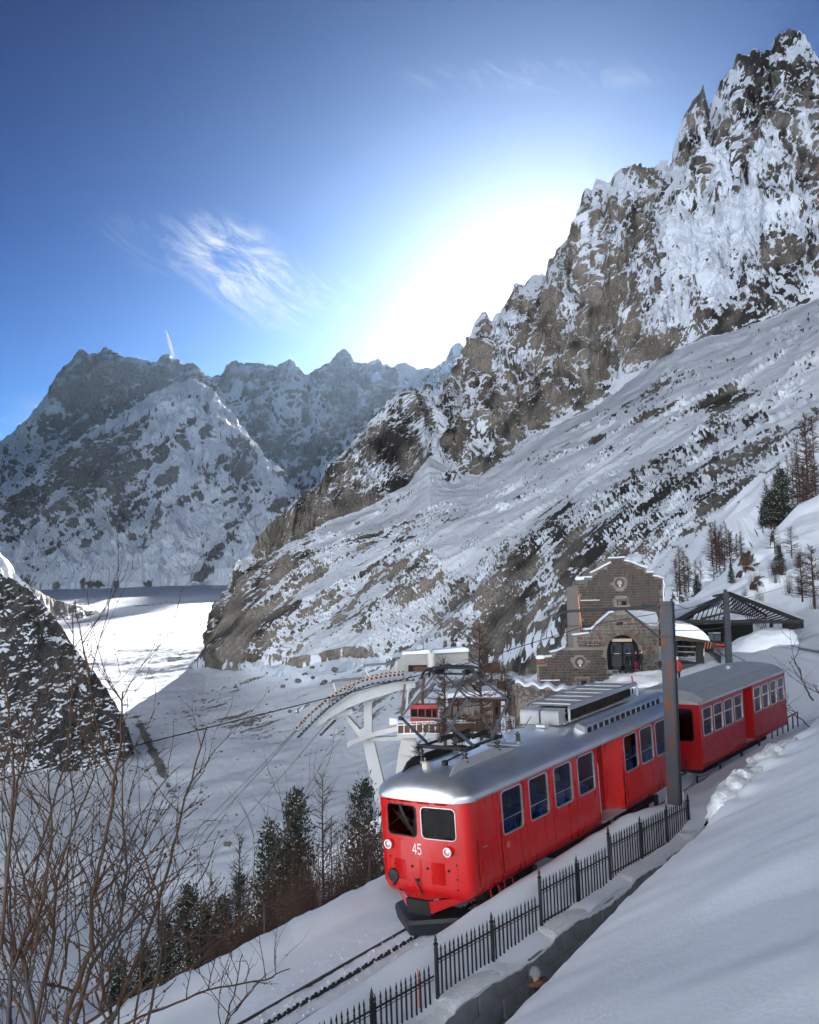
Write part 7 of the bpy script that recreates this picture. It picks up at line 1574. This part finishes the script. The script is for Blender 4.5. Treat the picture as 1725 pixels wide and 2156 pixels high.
# ---- boulders on the valley floor
M_BLD = mat('grey boulder', (.16, .15, .14), rough=.95, var=.35, vscale=.4, bump=.15, bscale=.8)
def boulder(seed):
    gg = np.random.default_rng(seed); mb = MB(); P = []
    for i in range(7):
        v = math.pi * i / 6; P.append([(math.sin(v) * math.cos(a), math.sin(v) * math.sin(a), math.cos(v)) for a in np.linspace(0, 2 * math.pi, 10, endpoint=False)])
    P = np.array(P); P = P * (1 + .5 * fbm(P * 1.3 + seed, 3, seed))[..., None]; mb.grid([list(r) for r in P], True); return mb.mesh('boulder', M_BLD)
BL = [boulder(k) for k in (1, 2, 3)]
for i in range(60):
    x = rt.uniform(560, 850) if i < 38 else rt.uniform(300, 760); y = rt.uniform(1375, 1460) if i < 38 else rt.uniform(1470, 1900)
    d = np.interp(y, [1370, 1440, 1560, 1700, 1900], [1500, 1300, 1130, 930, 710]) - 6; r_ = rt.choice((1.2, 1.6, 2.2, 3.2)) * (1.1 if i < 38 else .7)
    o = inst('boulder', BL[i % 3], None, Matrix.Translation(A(x, y, d)) @ Matrix.Rotation(rt.uniform(0, 6), 4, 'Z') @ Matrix.Diagonal((r_ * 1.5, r_, r_ * .8, 1)))
    tag(o, 'grey boulder poking through the snow of the valley floor', 'boulder', 'boulders on the valley floor')
# ================================================================== people
def skin_figure(name, joints, edges, zones, parent, root=0):
    """one continuous body grown over a skeleton; zones = [(test, material)]"""
    me = bpy.data.meshes.new(name); names = list(joints); me.from_pydata([joints[k][0] for k in names], [(names.index(a), names.index(b)) for a, b in edges], []); o = bpy.data.objects.new(name, me); COL.objects.link(o)
    sk = o.modifiers.new('skin', 'SKIN'); sk.use_smooth_shade = True
    for i, k in enumerate(names): r = joints[k][1]; me.skin_vertices[0].data[i].radius = (r, r) if np.isscalar(r) else r
    me.skin_vertices[0].data[root].use_root = True
    ss_ = o.modifiers.new('sub', 'SUBSURF'); ss_.levels = 2; ss_.render_levels = 2
    dg = bpy.context.evaluated_depsgraph_get(); ev = o.evaluated_get(dg); m2 = bpy.data.meshes.new_from_object(ev); o.modifiers.clear(); o.data = m2; m2.name = name
    m2.materials.clear()
    for t, m_ in zones: m2.materials.append(m_)
    for p in m2.polygons:
        p.use_smooth = True
        for k, (t, m_) in enumerate(zones):
            if t(p.center): p.material_index = k; break
    o.parent = parent; return o
M_SKIN = mat('skin', (.42, .24, .17), rough=.6)
def person(pos, rz, label, jacket, trousers, hat, pose='stand', group=None, hood=None):
    e = empty('person', Matrix.Translation(pos) @ Matrix.Rotation(rz, 4, 'Z'), label, 'person', group)
    seat = pose == 'sit'; hz = .47 if seat else .93
    J = {'pelvis': ((0, 0, hz), (.17, .13)), 'belly': ((0, .0, hz + .18), (.165, .125)), 'chest': ((0, .01, hz + .40), (.19, .13)), 'neck0': ((0, 0, hz + .55), (.08, .08)), 'neck': ((0, -.01, hz + .61), .055), 'head': ((0, -.02, hz + .70), (.085, .10)), 'crown': ((0, -.01, hz + .80), (.07, .085))}
    Ed = [('pelvis', 'belly'), ('belly', 'chest'), ('chest', 'neck0'), ('neck0', 'neck'), ('neck', 'head'), ('head', 'crown')]
    for s, n in ((-1, 'l'), (1, 'r')):
        if pose == 'wave' and s > 0: el, ha = (s * .42, -.05, hz + .36), (s * .66, -.12, hz + .40)
        elif seat: el, ha = (s * .27, -.08, hz + .20), (s * .16, -.32, hz + .14)
        else: el, ha = (s * .27, .02, hz + .20), (s * .25, -.10, hz - .04)
        J['sh' + n] = ((s * .19, 0, hz + .47), .085); J['el' + n] = (el, .058); J['ha' + n] = (ha, .042); J['fi' + n] = (tuple(np.array(ha) + unit(np.array(ha) - np.array(el)) * .11), (.045, .02)); Ed += [('chest', 'sh' + n), ('sh' + n, 'el' + n), ('el' + n, 'ha' + n), ('ha' + n, 'fi' + n)]
        hip = (s * .10, 0, hz - .06); kn = (s * .13, -.42, hz + .02) if seat else (s * .11, -.03, hz - .43); an = (s * .13, -.42, .10) if seat else (s * .11 + .0, .03, .10); to = tuple(np.array(an) + np.array([0, -.18, -.05]))
        J['hp' + n] = (hip, .10); J['kn' + n] = (kn, .068); J['an' + n] = (an, .05); J['to' + n] = (to, (.05, .035)); Ed += [('pelvis', 'hp' + n), ('hp' + n, 'kn' + n), ('kn' + n, 'an' + n), ('an' + n, 'to' + n)]
    zj = hz - .08
    body = skin_figure('body', J, Ed, [(lambda c: c.z > hz + .585, M_SKIN), (lambda c: c.z > zj, jacket), (lambda c: True, trousers)], e)
    # nose and hat, hood
    mb = MB(); P = []
    for i in range(7):
        v = i / 6 * math.pi / 2; P.append([(.108 * math.cos(v) * math.cos(a), -.015 + .125 * math.cos(v) * math.sin(a), hz + .735 + .135 * math.sin(v)) for a in np.linspace(0, 2 * math.pi, 16, endpoint=False)])
    P = [[(p[0] * 1.06, -.015 + (p[1] + .015) * 1.06, p[2] - .04) for p in P[0]]] + P; mb.grid(P, True); mb.build('hat', hat, e, 180)
    MB().add([(-.016, -.115, hz + .69), (.016, -.115, hz + .69), (0, -.145, hz + .675), (0, -.11, hz + .73)], [(0, 1, 2), (0, 2, 3), (1, 3, 2)]).build('nose', M_SKIN, e)
    for s in (-1, 1): MB().lathe([(.001, -.004), (.011, 0), (.001, .004)], (s * .034, -.112, hz + .715), 8, np.array([[1, 0, 0], [0, 0, -1], [0, 1, 0]])).build('eye', M_RUB, e)
    MB().box((0, -.112, hz + .640), (.045, .01, .010)).build('mouth', mat('lip', (.30, .10, .09), rough=.6), e)
    if hood:
        P = []
        for a in np.linspace(0, 2 * math.pi, 18, endpoint=False): c = np.array([.15 * math.cos(a), .02 + .13 * math.sin(a), hz + .565 + .05 * math.sin(a)]); P.append([c + np.array([math.cos(a) * math.cos(b) * .06, math.sin(a) * math.cos(b) * .06, math.sin(b) * .06]) * (1 + .25 * math.sin(a * 9 + b * 3)) for b in np.linspace(0, 2 * math.pi, 9, endpoint=False)])
        P.append(P[0]); mb = MB(); mb.grid(P, True); mb.build('fur_hood', hood, e, 180)
    return e
J_BLK = mat('black jacket', (.012, .012, .014), rough=.8); J_RED = mat('red jacket', (.35, .02, .025), rough=.75); J_BLU = mat('blue jacket', (.02, .05, .14), rough=.8); J_PUR = mat('crimson trousers', (.20, .01, .05), rough=.8)
H_GRY = mat('grey knitted hat', (.20, .205, .21), rough=.95, bump=.004, bscale=60); H_WHT = mat('white knitted hat', (.65, .64, .62), rough=.95); H_BRN = mat('brown hat', (.06, .035, .025), rough=.95); FUR = mat('brown fur', (.14, .075, .045), rough=1, bump=.02, bscale=40, var=.4, vscale=25)
# walker on the path below the wall
pw = track(-1.65, 3.75, 0); pw[2] = (O1 + M1 @ np.array([3.75, -1.65, .44]))[2] - 1.80
person(pw, R(-120), 'person in grey knitted hat and fur hooded dark jacket walking below the wall', J_BLK, J_BLK, H_GRY, hood=FUR)
def feet(zx, zy, d): return A(1116.3 + zx * .1831, 1163.7 + zy * .1831, d)
person(feet(1225, 1368, 91), R(30), 'person in dark jacket and crimson trousers standing by the arched doorway', J_BLK, J_PUR, H_BRN, group='people at the station')
person(feet(1275, 1366, 91.2), R(-50), 'person all in black beside the arched doorway', J_BLK, J_BLK, H_BRN, group='people at the station')
person(A(1428, 1441, 70), R(180), 'person in red jacket with white hat and outstretched arm behind the carriage roof', J_RED, J_BLK, H_WHT, 'wave', group='people at the station')
# passengers
hats = [H_WHT, H_BRN, J_BLU, H_GRY, H_WHT, J_BLU, H_BRN]; jk = [J_BLU, J_BLK, J_BLU, J_BLK, J_BLU, J_BLK, J_BLU]
wn = ['first', 'second', 'third', 'fourth', 'fifth', 'sixth', 'seventh']
for i, y in enumerate((1.95, 3.2, 4.4, 5.6, 8.4, 9.5, 10.6)):
    for x, q in ((.78, 0), (.30, 1)):
        if (i + q) % 4 == 3: continue
        p = O1 + M1 @ np.array([x, y + .02 * q, .88]); person(p, -.64 + R(180) + (.3 if q else -.1), 'seated passenger behind the %s side window of the railcar, %s' % (wn[i], 'next to the glass' if not q else 'on the aisle side'), jk[(i + q) % 7], J_BLK, hats[(i * 2 + q) % 7], 'sit', 'passengers in the railcar')
p = O1 + M1 @ np.array([-.45, .78, .86]); person(p, -.64, 'driver in dark clothes behind the left windscreen', J_BLK, J_BLK, H_BRN, 'stand', 'people in the cab')
p = O1 + M1 @ np.array([.35, .95, .86]); person(p, -.64, 'person in dark clothes behind the right windscreen', J_BLK, J_BLK, H_BRN, 'stand', 'people in the cab')
# red marker poles near the station
for (x0, y0, x1, y1, d, lab) in ((1180, 1500, 1170, 1415, 84, 'red marker pole leaning in the snow before the station'), (1440, 1490, 1433, 1345, 88, 'thin grey pole standing in the snow before the station')):
    a, b = feet(x0, y0, d), feet(x1, y1, d); o = MB().tube([a, b], .06 if x0 < 1300 else .025, 6).build('marker_pole', mat('red marker', (.55, .03, .02), rough=.5) if x0 < 1300 else M_GREYM); tag(o, lab, 'pole')
# condensation trail over the far range
m = bpy.data.materials.new('vapour trail'); m.use_nodes = True; n = m.node_tree.nodes; l = m.node_tree.links; b = n['Principled BSDF']; b.inputs['Base Color'].default_value = (.9, .9, .9, 1); b.inputs['Roughness'].default_value = 1; b.inputs['Alpha'].default_value = .5
a, c = A(349, 694, 22000), A(366, 752, 22000); o = MB().tube([a + (c - a) * t for t in np.linspace(0, 1, 14)], [8 + 26 * math.sin(min(1, t * 1.1) * 2.6) ** 1 for t in np.linspace(.02, 1, 14)], 10).build('vapour_trail', m, None, 180); tag(o, 'short white vapour trail above the far mountain range', 'vapour trail')
# ================================================================== mountain air
hb = MB().box((0, 7000, 1600), (34000, 24000, 4600)).build('haze', None); tag(hb, 'thin bluish mountain air fading the far range', None, None, 'stuff')
m = bpy.data.materials.new('mountain air'); m.use_nodes = True; n = m.node_tree.nodes
for q in list(n):
    if q.type == 'BSDF_PRINCIPLED': n.remove(q)
pv = n.new('ShaderNodeVolumePrincipled'); pv.inputs['Color'].default_value = (.48, .67, .94, 1); pv.inputs['Density'].default_value = 1.25e-6; pv.inputs['Anisotropy'].default_value = .72
m.node_tree.links.new(pv.outputs[0], [q for q in n if q.type == 'OUTPUT_MATERIAL'][0].inputs['Volume']); hb.data.materials.append(m)
